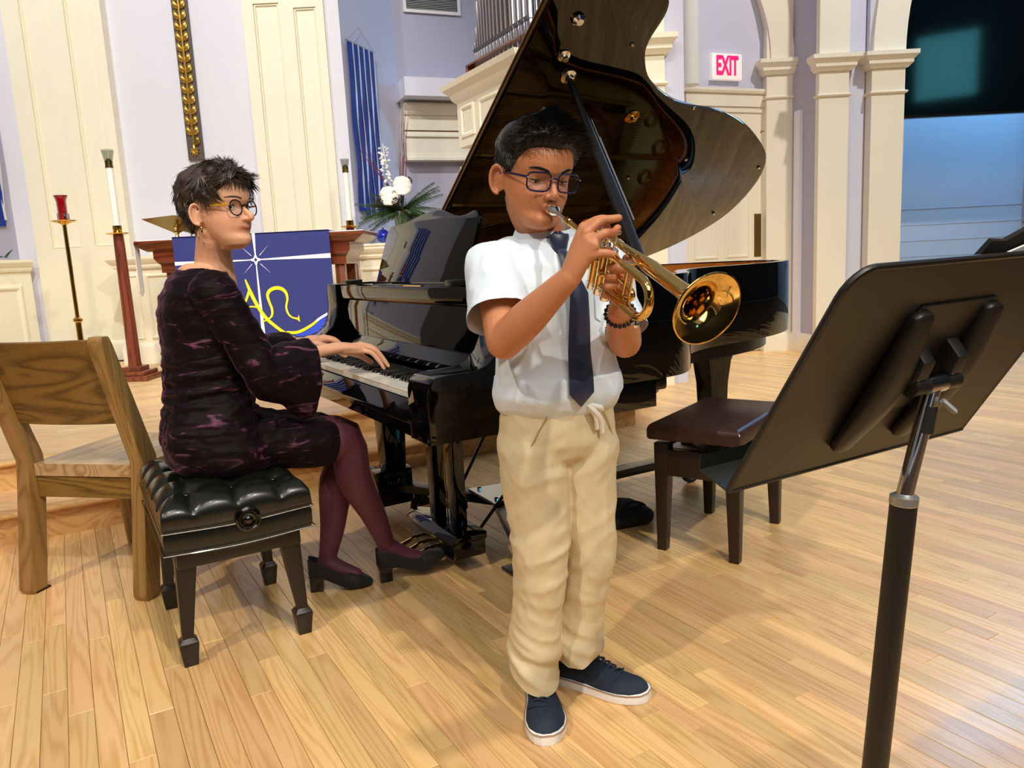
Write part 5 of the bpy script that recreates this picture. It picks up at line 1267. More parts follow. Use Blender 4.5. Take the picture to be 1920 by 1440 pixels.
        if lid:
            for sg in (-1, 1):
                ball(bm, s.w(sg * .031, s.sx(.031, eye_t) - .0145, eye_t * s.H), .0122, (1.12, 1, 1), None, 20, 14)
def limb(bm, pts, ra, rb=None, side=None, n=20, sub=4): tube(bm, pts, ra, n=n, sub=sub, side=side, rb=rb, round_=True)
def cut(me, planes, skip=None):
    """open a closed garment at hems: planes = (point, outward normal, radius)"""
    bm = bmesh.new(); bm.from_mesh(me)
    for p, n_, r in planes:
        p = Vector(p); n_ = Vector(n_).normalized()
        fs = [f for f in bm.faces if (f.calc_center_median() - p).length < r and not (skip and skip(f.calc_center_median()))]
        g = set(fs); 
        for f in fs: g.update(f.edges); g.update(f.verts)
        bmesh.ops.bisect_plane(bm, geom=list(g), plane_co=p, plane_no=n_, clear_outer=True)
    left = set(bm.verts); groups = []
    while left:
        st = [left.pop()]; g = list(st)
        while st:
            for e_ in st.pop().link_edges:
                for v_ in e_.verts:
                    if v_ in left: left.discard(v_); st.append(v_); g.append(v_)
        groups.append(g)
    groups.sort(key=len)
    for g in groups[:-1]:
        bmesh.ops.delete(bm, geom=g, context='VERTS')
    bm.to_mesh(me); bm.free(); return me
def strands(head, specs, r=.0011, seg=4):
    """specs: list of (root local, direction local list of points)"""
    b_ = nb()
    for pts in specs:
        P = [head.w(*p) for p in pts]; k = len(P)
        prev = None
        T_ = (P[-1] - P[0]).normalized(); s1 = T_.cross(Vector((.3, .5, .8))).normalized(); s2 = T_.cross(s1)
        for i in range(k):
            rr_ = r * (1 - (i / (k - 1)) ** 1.5) + .0001
            cur = [b_.verts.new(P[i] + (s1 * math.cos(a) + s2 * math.sin(a)) * rr_) for a in (0, 2.094, 4.189)]
            if prev:
                for q in range(3): b_.faces.new([prev[q], prev[(q + 1) % 3], cur[(q + 1) % 3], cur[q]])
            prev = cur
    return b_
def haircap(head, line, thick, seed=0, rough=.004, N_=96, rows=26):
    b_ = nb(); rings = []
    for i in range(rows + 1):
        ring = []
        for j in range(N_):
            phi = 2 * PI * j / N_; ph = phi if phi <= PI else 2 * PI - phi; l = line(ph, phi)
            t = l + (1 - l) * (i / rows) ** .9
            k = thick(ph, t, phi) * min(1, (i / rows) * 6 + .05)
            p, n_ = head.surf(phi, t, 0); q = Vector((p.x * 45, p.y * 45, p.z * 45 + seed)); k += rough * noise.noise(q) * min(1, i / 3)
            ring.append(head.w(*(p + n_ * max(k, -.004))))
        rings.append(ring)
    loft(b_, rings, True, True); return b_
def person(label, loc): return thing('person', label, 'person', loc)
def eyes(head, parent, eye_t, look_down, side=0):
    for sg in (-1, 1):
        c_ = head.w(sg * .031, head.sx(.031, eye_t) - .0138 + head.ef, eye_t * head.H)
        b_ = nb(); ball(b_, c_, .0121, u=20, v=14); e_ = obj('eye', b_, M['eyewhite'], parent, world=True); reg(e_, parent)
        g = (head.Y - head.Z * look_down + head.X * side).normalized(); b_ = nb(); ball(b_, c_ + g * .0068, .0058, u=14, v=10); obj('iris', b_, M['iris'], e_, world=True)
def lids(bm, head, eye_t, upper, lower):
    """skin shells over the eyeball above 'upper' and below 'lower' (angles in degrees from the gaze line)"""
    for sg in (-1, 1):
        c_ = head.w(sg * .031, head.sx(.031, eye_t) - .0138 + head.ef, eye_t * head.H)
        for a0, a1 in ((upper, 100), (-100, lower)):
            rings = []
            for i in range(8):
                el = math.radians(a0 + (a1 - a0) * i / 7); row = []
                for j in range(12):
                    az = math.radians(-78 + 156 * j / 11); 
                    for_ = (head.X * math.sin(az) + head.Y * math.cos(az) * math.cos(el) + head.Z * math.cos(az) * math.sin(el)); row.append(c_ + for_ * .0137)
                rings.append(row)
            outer = rings; inner = [[c_ + (p - c_) * .72 for p in r_] for r_ in rings]
            vo = [[bm.verts.new(p) for p in r_] for r_ in outer]; vi = [[bm.verts.new(p) for p in r_] for r_ in inner]
            for i in range(7):
                for j in range(11): bm.faces.new([vo[i][j], vo[i][j + 1], vo[i + 1][j + 1], vo[i + 1][j]]); bm.faces.new([vi[i][j], vi[i + 1][j], vi[i + 1][j + 1], vi[i][j + 1]])
            for i in range(7):
                bm.faces.new([vo[i][0], vo[i + 1][0], vi[i + 1][0], vi[i][0]]); bm.faces.new([vo[i][11], vi[i][11], vi[i + 1][11], vo[i + 1][11]])
            for j in range(11):
                bm.faces.new([vo[0][j], vi[0][j], vi[0][j + 1], vo[0][j + 1]]); bm.faces.new([vo[7][j], vo[7][j + 1], vi[7][j + 1], vi[7][j]])
def lash_line(head, eye_t, ang, r=.0008):
    b_ = nb()
    for sg in (-1, 1):
        c_ = head.w(sg * .031, head.sx(.031, eye_t) - .0138 + head.ef, eye_t * head.H); pts = []
        for j in range(9):
            az = math.radians(-62 + 124 * j / 8); el = math.radians(ang) * (1 - .35 * abs(j - 4) / 4); pts.append(c_ + (head.X * math.sin(az) + head.Y * math.cos(az) * math.cos(el) + head.Z * math.cos(az) * math.sin(el)) * .0142)
        tube(b_, pts, [r * .6] + [r * 1.3] * 7 + [r * .6], n=6, sub=2)
    return b_
def brow(head, t0, t1, x0=.014, x1=.050, r=.0026):
    b_ = nb()
    for sg in (-1, 1):
        pts = []
        for k in range(6):
            q = k / 5; x = x0 + (x1 - x0) * q; t = t0 + (t1 - t0) * math.sin(q * PI * .75); pts.append(head.w(sg * x, head.sx(x, t) + .0035 - .0012 * q, t * head.H))
        tube(b_, pts, [r * .7, r, r, r, r * .7, r * .2], n=8, sub=3, side=head.Z, rb=[.0012] * 6)
    return b_
def finger(bm, pts, r0, r1):
    n_ = len(pts); limb(bm, pts, [r0 + (r1 - r0) * i / (n_ - 1) + (.0006 if i in (1, 2) and i < n_ - 1 else 0) for i in range(n_)], n=12, sub=4)
def glasses(head, parent, eye_t, kind, fm, tm, tilt=0):
    y0 = head.sx(0, eye_t) + (.010 if kind == 'rect' else .005); cx = .034 if kind == 'rect' else .032; z0 = (eye_t - .012) * head.H
    g = thing('glasses', {'rect': 'dark purple rectangular glasses worn by the boy', 'round': 'round black glasses with yellow temples worn by the woman'}[kind], 'glasses', head.w(0, y0, z0))
    for sg in (-1, 1):
        loop = []
        for k in range(32):
            a = 2 * PI * k / 32; ca, sa = math.cos(a), math.sin(a)
            if kind == 'rect': e_ = .55; x = .0255 * math.copysign(abs(ca) ** e_, ca) * (1.0 + .05 * sa); z = .0185 * math.copysign(abs(sa) ** e_, sa)
            else: x = .0215 * ca; z = .0205 * sa
            loop.append(head.w(sg * cx + x, y0 - .0045 * (abs(sg * cx + x) / .05) ** 2, z0 + z))
        b_ = nb(); tube(b_, loop + [loop[0], ], .0016, n=8, sub=2, side=head.Y, rb=.0019); o_ = obj('rim', b_, fm, g, world=True)
        b_ = nb(); vs = [b_.verts.new(p) for p in loop]; b_.faces.new(vs); obj('lens', b_, M['lens'], g, world=True, smooth=False)
        xo = sg * (cx + (.0265 if kind == 'rect' else .0225)); zt = z0 + .008; ear = Vector((sg * (head.dims(.5)[2] + .004), -.008, (eye_t + .01) * head.H))
        b_ = nb(); a = head.w(xo, y0 - .006, zt); c_ = head.w(sg * (head.dims(.5)[2] + .0035), .035, zt); d_ = head.w(*ear); e_ = head.w(ear.x * .97, ear.y - .03, ear.z - .022)
        tube(b_, [a, c_, d_], .0024 if kind == 'rect' else .0026, n=8, sub=4, side=head.Z, rb=.0013); o_ = obj('temple', b_, tm, g, world=True)
        b_ = nb(); tube(b_, [d_, e_], .0020, n=8, sub=2); obj('temple_tip', b_, fm, g, world=True)
        if kind == 'rect': b_ = nb(); ball(b_, head.w(xo, y0 - .002, zt), .0014); obj('rivet', b_, M['silver'], g, world=True)
    b_ = nb(); tube(b_, [head.w(-.0095, y0, z0 + .006), head.w(0, y0 + .002, z0 + .009), head.w(.0095, y0, z0 + .006)], .0022, n=8, sub=4); obj('bridge', b_, fm, g, world=True)
    return g
def tint_face(me, head, lipcol, extra=None):
    Ri = np.array([head.X, head.Y, head.Z]); o_ = np.array(head.o)
    def fn(co):
        L_ = (co - o_) @ Ri.T; x, y, z = L_[:, 0], L_[:, 1], L_[:, 2] / head.H
        c_ = np.ones((len(co), 3)); 
        m_ = np.exp(-(np.abs(x) / .021) ** 6) * np.exp(-((z - .247) / .026) ** 4) * (y > .05)
        c_ = c_ * (1 - m_[:, None]) + np.array(lipcol) * m_[:, None]
        ck = (np.exp(-((np.abs(x) - .045) / .022) ** 2) * np.exp(-((z - .36) / .11) ** 2) * (y > .0))[:, None] * .5
        c_ = c_ * (1 - ck) + c_ * np.array((1.04, .84, .80)) * ck
        return c_
    paint(me, 'tint', fn)
# ------------------------------------------------------------------ trumpet frame
TM = Vector((.097, 1.61, 1.157)); TTv = Vector((.3601, -.8456, -.3941)).normalized(); TS = Vector((.92, .3918, 0)).normalized(); TU = Vector((.1544, -.3626, .9191)).normalized()
def Q(a, s_, h): return TM + TTv * a + TS * s_ + TU * h
# ------------------------------------------------------------------ the boy
Lb = Vector((.93, .36, 0)).normalized(); Fb = Vector((.36, -.93, 0)).normalized()
boy = person('boy in pale blue shirt and navy tie standing playing a trumpet', (.09, 1.70, 0))
fdir = Vector((.42, -.90, 0)).normalized(); pt = math.radians(14)
hf = fdir * math.cos(pt) + Vector((0, 0, -math.sin(pt))); hu = fdir * math.sin(pt) + Vector((0, 0, math.cos(pt)))
hu = (hu + Vector((.06, .02, 0))).normalized()
bh = Head((0, 0, 0), hf, hu, .208, 1.03, 1.0, 1.0)
lipc = TM - bh.Y * (bh.sx(0, .26) + .002) - bh.Z * (.247 * bh.H); bh.o = lipc
CT = Vector((.10, 1.715, 0))
def sec(c_, z, hw_, hd_, n_=36, fo=0, p=2.3):
    c_ = Vector((c_[0], c_[1], z)) + Fb * fo; r_ = []
    for j in range(n_):
        a = 2 * PI * j / n_; ca, sa = math.cos(a), math.sin(a); ca = math.copysign(abs(ca) ** (2 / p), ca); sa = math.copysign(abs(sa) ** (2 / p), sa); r_.append(c_ + Lb * (hw_ * ca) + Fb * (hd_ * sa))
    return r_
shR = Vector((-.028, 1.672, 1.045)); elR = Vector((-.012, 1.535, .895)); wrR = Q(.228, -.060, -.050)
shL = Vector((.222, 1.770, 1.045)); elL = Vector((.250, 1.665, .868)); wrL = Vector((.214, 1.485, .950))
b = nb(); bh.build(b, nose=.85, cheek=1.5, eye_t=.5, lid=False); lids(b, bh, .5, -6, -44)
neck = Vector((.092, 1.722, 1.085)); hb = bh.w(0, -.012, .045)
limb(b, [neck - Vector((0, 0, .07)), neck, hb, bh.w(0, -.015, .09)], [.060, .050, .050, .048])
loft(b, [sec(CT, z, a, c_, 28) for z, a, c_ in ((.62, .10, .075), (.75, .105, .075), (.86, .11, .078), (.97, .118, .08), (1.04, .125, .075), (1.08, .09, .055), (1.095, .04, .035))], True, True)
limb(b, [shR, shR.lerp(elR, .5), elR], [.044, .040, .036]); limb(b, [elR, elR.lerp(wrR, .35), elR.lerp(wrR, .75), wrR], [.036, .037, .029, .024], rb=[.036, .036, .026, .019], side=TTv)
limb(b, [shL, shL.lerp(elL, .5), elL], [.044, .040, .036]); limb(b, [elL, elL.lerp(wrL, .35), elL.lerp(wrL, .75), wrL], [.036, .036, .028, .023])
# right hand over the valves
kn = [Q(.205, -.036, .034), Q(.222, -.038, .031), Q(.238, -.038, .018), Q(.250, -.036, .000)]
tube(b, [wrR, wrR.lerp(Q(.228, -.040, .018), .5), Q(.228, -.038, .020)], [.023, .028, .032], n=20, sub=4, side=(kn[3] - kn[0]).normalized(), rb=[.018, .015, .012], round_=True)
for k_ in kn: limb(b, [wrR.lerp(k_, .45), k_], [.010, .0105])
finger(b, [kn[0], Q(.211, -.012, .049), Q(.214, .008, .051), Q(.215, .028, .054)], .0095, .0068)
finger(b, [kn[1], Q(.216, -.012, .048), Q(.204, .006, .040), Q(.199, .020, .026)], .0095, .0070)
finger(b, [kn[2], Q(.243, -.014, .036), Q(.238, .006, .034), Q(.228, .021, .040)], .0092, .0068)
finger(b, [kn[3], Q(.260, -.016, .006), Q(.262, .004, .000), Q(.252, .014, -.012)], .0082, .0062)
finger(b, [wrR.lerp(kn[0], .25), Q(.200, -.042, -.018), Q(.186, -.022, -.020), Q(.182, -.004, -.026)], .0120, .0085)
# left hand wrapped round the valve casings from the far side
kl = [Q(.222, .058, -.024), Q(.226, .060, -.043), Q(.226, .060, -.061), Q(.222, .058, -.078)]
tube(b, [wrL, wrL.lerp(Q(.215, .056, -.06), .5), Q(.212, .056, -.052)], [.022, .028, .030], n=20, sub=4, side=TU, rb=[.018, .014, .012], round_=True)
for i, k_ in enumerate(kl):
    limb(b, [wrL.lerp(k_, .5), k_], [.0095, .0098]); h_ = -.022 - .0185 * i
    finger(b, [k_, Q(.252, .046, h_), Q(.262, .022, h_ - .001), Q(.254, .002, h_ - .002)], .0092, .0072)
finger(b, [wrL.lerp(kl[0], .35), Q(.168, .052, -.055), Q(.150, .030, -.045), Q(.148, .012, -.040)], .0115, .0085)
ankR, ankL = Vector((.020, 1.722, .075)), Vector((.108, 1.792, .075))
knR, knL = Vector((.045, 1.680, .375)), Vector((.160, 1.735, .365)); hpR, hpL = Vector((.045, 1.695, .64)), Vector((.150, 1.735, .64))
limb(b, [hpR, knR, ankR], [.060, .045, .026]); limb(b, [hpL, knL, ankL], [.060, .045, .026])
me = fuse(b, .0026, 3, .45); tint_face(me, bh, (.86, .62, .62)); body = link('body', me, M['boyskin'], boy, world=True, angle=None)
eyes(bh, boy, .5, .42)
obj('eyelashes', lash_line(bh, .5, -6, .0010), M['lash'], boy, world=True)['kind'] = 'stuff'; obj('eyebrows', brow(bh, .585, .615), M['boyhair'], boy, world=True)['kind'] = 'stuff'
# hair: short faded sides, brushed-up top
random.seed(7)
def bl(ph, phi):
    d_ = math.degrees(ph); return float(np.interp(d_, [0, 25, 45, 58, 66, 74, 84, 100, 118, 150, 180], [.80, .81, .78, .70, .60, .50, .56, .44, .32, .24, .22]))
def bt(ph, t, phi):
    top_ = max(0, (t - .72) / .28); fr_ = .5 + .5 * math.cos(ph); return .0035 + .007 * min(1, max(0, (t - .4) / .3)) + .012 * top_ ** .7 * (.6 + .6 * fr_) + (.009 * fr_ ** 2 if t > .76 else 0)
hair = obj('hair', haircap(bh, bl, bt, 3, .003), M['boyhair'], boy, world=True, angle=60); reg(hair, boy)
sp_ = []
for k in range(4600):
    phi = random.uniform(0, 2 * PI); ph = phi if phi <= PI else 2 * PI - phi; l = bl(ph, phi); t = l + (1 - l) * random.random() ** .65
    p, n_ = bh.surf(phi, t, 0); th = bt(ph, t, phi)
    if t > .74:
        fl = Vector((-.45 + random.uniform(-.3, .3), .8, .25)); fl.normalize(); L_ = random.uniform(.022, .042)
        p1 = p + n_ * th * .7; p2 = p1 + (fl * .6 + n_ * .38) * L_ * .6; p3 = p2 + (fl * .9 + Vector((0, 0, -.05))) * L_ * .5
    else:
        fl = Vector((-.1, .25, -.9)) + n_ * .35; fl.normalize(); L_ = .009; p1 = p + n_ * (th - .001); p2 = p1 + fl * L_ * .5; p3 = p2 + fl * L_ * .5
    sp_.append([p + n_ * th * .4, p1, p2, p3])
obj('hair_strands', strands(bh, sp_, .0010), M['boyhair'], hair, world=True, smooth=False)['kind'] = 'stuff'
glasses(bh, boy, .5, 'rect', M['boyglasses'], M['boyglasses'])
# shirt
b = nb()
loft(b, [sec(CT, z, a, c_, 44, fo) for z, a, c_, fo in ((.715, .118, .090, .0), (.735, .134, .100, .005), (.76, .142, .108, .01), (.80, .136, .104, .008), (.87, .130, .097, 0), (.94, .134, .097, 0), (1.0, .142, .096, -.003), (1.04, .142, .088, -.006), (1.07, .118, .074, -.008), (1.092, .084, .060, -.006), (1.105, .058, .050, 0))], True, True)
eR, eL = shR.lerp(elR, .70), shL.lerp(elL, .86)
def sleeve(bm, a, c_, e_): tube(bm, [a + (a - c_) * .1 + Vector((0, 0, -.012)), a, a.lerp(c_, .5), c_, c_ + (c_ - a).normalized() * .016], [.050, .056, .059 * e_, .065 * e_, .067 * e_], n=28, sub=4, rb=[.050, .055, .057 * e_, .061 * e_, .062 * e_], side=Lb)
sleeve(b, shR, eR, 1); sleeve(b, shL, eL, .84)
limb(b, [shR + Vector((0, 0, .005)), neck + Vector((0, 0, -.025))], [.046, .048]); limb(b, [shL + Vector((0, 0, .005)), neck + Vector((0, 0, -.025))], [.046, .048])
me = fuse(b, .0045, 4, .5)
wrinkle(me, .0085, (11, 11, 6), 5, lambda p: 1.0 if p.z > .80 else 1.6); wrinkle(me, .0034, (27, 27, 15), 11)
cut(me, [(eR, (eR - shR), .088), (eL, (eL - shL), .080), (neck + Vector((0, 0, .012)), (0, 0, 1), .08)], lambda q: ((q - CT).dot(Lb) / .158) ** 2 + ((q - CT).dot(Fb) / .124) ** 2 < 1 and q.z < 1.08)
shirt = link('shirt', me, M['shirt'], boy, world=True, angle=None); reg(shirt, boy)
# collar, placket, pocket
def ringpt(a, r_, z): return neck + Vector((0, 0, z)) + (Fb * math.cos(a) + Lb * math.sin(a)) * r_
b = nb()
for sg in (-1, 1):
    rows = []
    for k in range(19):
        a = sg * math.radians(9 + 168 * k / 18); q = k / 18; zt = .022 + .040 * (1 - math.cos(a)) / 2; tip = max(0, 1 - q * 3.2); a2 = a + sg * .26 * tip
        rows.append([ringpt(a, .0555, zt - .035), ringpt(a, .0545, zt), ringpt(a, .0575, zt + .004), ringpt(a2 * .96 + a * .04, .066, zt - .010), ringpt(a2, .077 - .002 * tip, zt - .034 - .024 * tip ** 1.5), ringpt(a2, .073 - .002 * tip, zt - .036 - .024 * tip ** 1.5), ringpt(a, .062, zt - .016)])
    loft(b, rows, True, True)
obj('collar', b, M['shirt'], shirt, world=True, angle=50)
def front(x, z, off=.0):  # chest surface: x to the boy's left
    hd_ = float(np.interp(z, [.735, .76, .80, .87, .94, 1.0, 1.04, 1.07], [.105, .118, .112, .097, .097, .093, .082, .066])); hw_ = .138
    q = min(abs(x) / hw_, .95); return Vector((CT.x, CT.y, z)) + Lb * x + Fb * (hd_ * (1 - q ** 2.3) ** (1 / 2.3) + off)
b = nb(); rows = [[front(.012, z, .0035), front(.040, z, .0035), front(.040, z, .0), front(.012, z, .0)] for z in np.linspace(1.04, .755, 12)]; loft(b, rows, True, True); obj('placket', b, M['shirt'], shirt, world=True, angle=50)
b = nb(); o_ = [(.055, 1.0), (.108, .995), (.108, .925), (.082, .905), (.055, .925)]; lp = [front(x, z, .004) for x, z in o_]; tube(b, lp + [lp[0]], .0012, n=5, sub=1); obj('pocket_seam', b, mat('shirt_seam', 'a9b8c8', .8), shirt, world=True)
# tie
tie = thing('necktie', 'navy blue satin necktie hanging down the boy shirt front', 'tie', neck)
b = nb(); path = [(-.006, 1.066, .012, .030), (-.004, 1.03, .0160, .030), (.004, .98, .021, .024), (.006, .92, .0245, .014), (.004, .86, .0265, .010), (.000, .80, .0285, .010), (-.002, .772, .029, .010)]
rows = []
kc = neck + Fb * .074 - Lb * .004 + Vector((0, 0, .002))
cs = [(kc + Vector((0, 0, -.006)) + Fb * .004, .010), (kc + Vector((0, 0, -.034)) + Fb * .024 + Lb * .002, .0140), (kc + Vector((0, 0, -.062)) + Fb * .037 + Lb * .005, .0175)] + [(front(x, z, off + .008), w_) for x, z, w_, off in path[2:]]
for c_, w_ in cs:
    rows.append([c_ - Lb * w_ - Fb * .002, c_ - Lb * w_ * .5 + Fb * .0022, c_ + Fb * .003, c_ + Lb * w_ * .5 + Fb * .0022, c_ + Lb * w_ - Fb * .002, c_ + Lb * w_ * .5 - Fb * .004, c_ - Lb * w_ * .5 - Fb * .004])
c_ = front(-.002, .742, .018); rows.append([c_ + (p - rows[-1][2]) * .04 for p in rows[-1]])
loft(b, rows[0:], True, True); obj('blade', b, M['tie'], tie, world=True, angle=60)
b = nb()
rows = []
for z, w_, d_ in ((.018, .022, .008), (.014, .0235, .011), (.0, .0205, .0125), (-.016, .0165, .0115), (-.028, .0125, .009)):
    rows.append([kc + Vector((0, 0, z)) + Lb * w_ * math.cos(a) + Fb * d_ * math.sin(a) for a in np.linspace(0, 2 * PI, 17)[:-1]])
loft(b, rows, True, True); obj('knot', b, M['tie'], tie, world=True)
b = nb()
for sg in (-1, 1): tube(b, [kc + Vector((0, 0, .016)), ringpt(sg * .45, .063, .006), ringpt(sg * 1.2, .060, .012)], [.010, .009, .007], n=8, side=(0, 0, 1), rb=[.004, .003, .002])
obj('neckband', b, M['tie'], tie, world=True)
# trousers
b = nb()
loft(b, [sec(CT, z, a, c_, 44, fo) for z, a, c_, fo in ((.772, .120, .092, .0), (.758, .126, .097, 0), (.735, .124, .096, 0), (.70, .130, .102, -.004), (.65, .132, .104, -.006), (.62, .115, .092, -.006), (.60, .085, .07, -.006), (.585, .05, .05, -.006))][::-1], True, True)
limb(b, [hpR + Vector((-.008, 0, 0)), hpR.lerp(knR, .45), knR, Vector((.032, 1.70, .23)), Vector((.020, 1.705, .13)), Vector((.018, 1.695, .085)), Vector((.018, 1.69, .03))], [.074, .070, .060, .056, .058, .059, .057], rb=[.092, .082, .066, .062, .064, .064, .060], side=Lb, n=28)
limb(b, [hpL + Vector((.008, 0, 0)), hpL.lerp(knL, .45), knL, Vector((.140, 1.755, .23)), Vector((.128, 1.765, .16)), Vector((.128, 1.755, .115)), Vector((.128, 1.75, .07))], [.074, .070, .060, .056, .058, .058, .054], rb=[.092, .082, .066, .062, .064, .062, .056], side=Lb, n=28)
me = fuse(b, .0048, 3, .5)
co = getco(me); no = getno(me)
def ridge(v):
    q = 1 - abs(noise.noise(v)) * 3.2; return q if q > -.4 else -.4
for i in range(len(co)):
    x, y, z = co[i]; d_ = 0
    sl_x = z + x * .45 - y * .25; sl_y = z - x * .5 + y * .2
    low = max(0, 1 - z / .34) ** 1.3; mid = math.exp(-((z - .40) / .10) ** 2); up_ = math.exp(-((z - .60) / .08) ** 2)
    d_ += .0120 * low * ridge(Vector((x * 5, y * 5, sl_x * 20))) + .0045 * mid * ridge(Vector((x * 6 + 4, y * 6, sl_y * 17))) + .0040 * up_ * ridge(Vector((x * 7 + 9, y * 7, sl_y * 13)))
    if z > .725: d_ += .0028 * math.sin((x * Lb.x + y * Lb.y) * 260)
    co[i] = co[i] + no[i] * d_
setco(me, co); me.update(); wrinkle(me, .0050, (11, 11, 5), 21); wrinkle(me, .0022, (30, 30, 22), 8)
cut(me, [(Vector((.018, 1.70, .100)), (-.15, .45, -1), .15), (Vector((.128, 1.765, .112)), (.30, .25, -1), .095), (Vector((CT.x, CT.y, .764)), (0, 0, 1), .2)])
tr_ = link('trousers', me, M['chino'], boy, world=True, angle=None); reg(tr_, boy)
def frontT(x, z, off=0): return Vector((CT.x, CT.y, z)) + Lb * x + Fb * ((.100 if z > .7 else .098) * (1 - (min(abs(x) / .13, .95)) ** 2.3) ** (1 / 2.3) + off)
b = nb(); tube(b, [frontT(.020, .742, .008), frontT(.035, .725, .022), frontT(.052, .702, .016), frontT(.058, .675, .014)], [.004, .006, .006, .005], n=8); tube(b, [frontT(.020, .742, .008), frontT(.045, .735, .024), frontT(.060, .725, .012)], [.004, .006, .004], n=8); tube(b, [frontT(.022, .742, .01), frontT(.036, .715, .018), frontT(.044, .685, .012)], .0045, n=8)
obj('drawstring', b, M['cord'], tr_, world=True)
b = nb()
for sg in (-1, 1): tube(b, [frontT(sg * .060, .735, .002), frontT(sg * .085, .69, .004), frontT(sg * .108, .635, .004)], .0016, n=6)
obj('pocket_seam', b, mat('khaki_seam', 'b9a272', .9), tr_, world=True)
# shoes
def sneaker(heel, toe, side_, label):
    heel = Vector(heel); toe = Vector(toe); X = (toe - heel); Ls = X.length; X.normalize(); Y_ = Vector((0, 0, 1)).cross(X)
    t_ = thing('shoe', label, 'shoe', heel, math.atan2(X.y, X.x))
    k = [(0, .022), (.04, .030), (.12, .031), (.25, .030), (.42, .033), (.60, .042), (.75, .0455), (.88, .040), (.96, .027), (1.0, .010)]
    def outline(x): return float(np.interp(x, [p[0] for p in k], [p[1] for p in k]))
    xs_ = [0, .015, .05, .12, .22, .35, .5, .62, .74, .84, .91, .96, .985, 1.0]
    def bend(x): return .006 * side_ * math.sin(x * PI) 
    b_ = nb(); rows = []
    for x in xs_:
        w_ = outline(x) + .003; rows.append([((x * (Ls + .008) - .004), sy * w_ * kk + bend(x), z) for sy, kk, z in ((-1, .94, 0), (1, .94, 0), (1, 1, .004), (1, 1, .024), (1, .9, .027), (-1, .9, .027), (-1, 1, .024), (-1, 1, .004))])
    loft(b_, rows, True, True); obj('sole', b_, M['sole'], t_, bevel=.0015, angle=40)
    b_ = nb(); loop = [(x * (Ls + .0085) - .004, (outline(x) + .0035) + bend(x), .0245) for x in xs_] + [(x * (Ls + .0085) - .004, -(outline(x) + .0035) + bend(x), .0245) for x in xs_[::-1]]; tube(b_, loop + [loop[0]], .0018, n=6, sub=1); obj('sole_stripe', b_, M['trimtan'], t_)
    b_ = nb(); rows = []
    hh = [(0, .090), (.10, .094), (.20, .098), (.30, .100), (.40, .088), (.52, .074), (.65, .060), (.78, .052), (.88, .047), (.95, .040), (1.0, .028)]
    for x in np.linspace(0, 1, 30):
        w_ = outline(x) + .0005; h = float(np.interp(x, [p[0] for p in hh], [p[1] for p in hh])); r_ = []
        for j in range(24):
            a = 2 * PI * j / 24; ca, sa = math.cos(a), math.sin(a); yy = w_ * math.copysign(abs(ca) ** .75, ca) * (1 if sa < .0 else 1 - .38 * sa ** 1.4 * min(1, (1 - x) * 3 + .3)); zz = .024 + (h - .024) * max(sa, 0) ** .8 + .004 * min(sa, 0); r_.append((x * Ls, yy + bend(x), zz))
        rows.append(r_)
    loft(b_, rows, True, True); up_o = obj('upper', b_, M['canvas'], t_, angle=60)
    b_ = nb(); rows = []
    for x in (.66, .69, .72): pass
    pts_ = [(.66 * Ls, -.040 + bend(.66), .034), (.71 * Ls, -.030, .050), (.74 * Ls, 0, .0555), (.71 * Ls, .030, .050), (.66 * Ls, .040 + bend(.66), .034)]; tube(b_, pts_, .0014, n=6); tube(b_, [(.30 * Ls, s2 * .022, .092) for s2 in (1,)] + [(.45 * Ls, .026, .068), (.62 * Ls, .022, .058)], .0014, n=6); tube(b_, [(.30 * Ls, -.022, .092), (.45 * Ls, -.026, .068), (.62 * Ls, -.022, .058)], .0014, n=6); obj('seam', b_, M['canvas'], t_)
    for i in range(5):
        x = .40 + i * .060; z = float(np.interp(x, [p[0] for p in hh], [p[1] for p in hh])) + .0012; b_ = nb(); tube(b_, [(x * Ls, -.020, z - .008), (x * Ls + .004, -.010, z), (x * Ls + .006, 0, z + .0025), (x * Ls + .004, .010, z), (x * Ls, .020, z - .008)], .0034, n=6, sub=3, rb=.0016, side=(1, 0, 0)); tube(b_, [(x * Ls, -.018, z - .007), (x * Ls + .012, .0, z), (x * Ls + .016, .018, z - .009)], .0022, n=6, sub=2); obj('lace', b_, M['canvas'], t_)
    return t_
sneaker((.020, 1.785, 0), (.038, 1.540, 0), 1, 'navy canvas sneaker on the boy right foot, toe to camera')
sneaker((.072, 1.815, 0), (.287, 1.695, 0), -1, 'navy canvas sneaker on the boy left foot, pointing right')
# bracelet
bc = thing('bracelet', 'black bead bracelet on the boy left wrist', 'bracelet', wrL)
ax = (wrL - elL).normalized(); s1 = ax.cross(Vector((0, 0, 1))).normalized(); s2 = ax.cross(s1); cb = wrL.lerp(elL, .10)
for k in range(20):
    a = 2 * PI * k / 20; b = nb(); ball(b, cb + (s1 * math.cos(a) + s2 * math.sin(a)) * .0285 + ax * .004 * math.sin(a), .0044, u=10, v=7); obj('bead', b, M['bead'], bc, world=True)
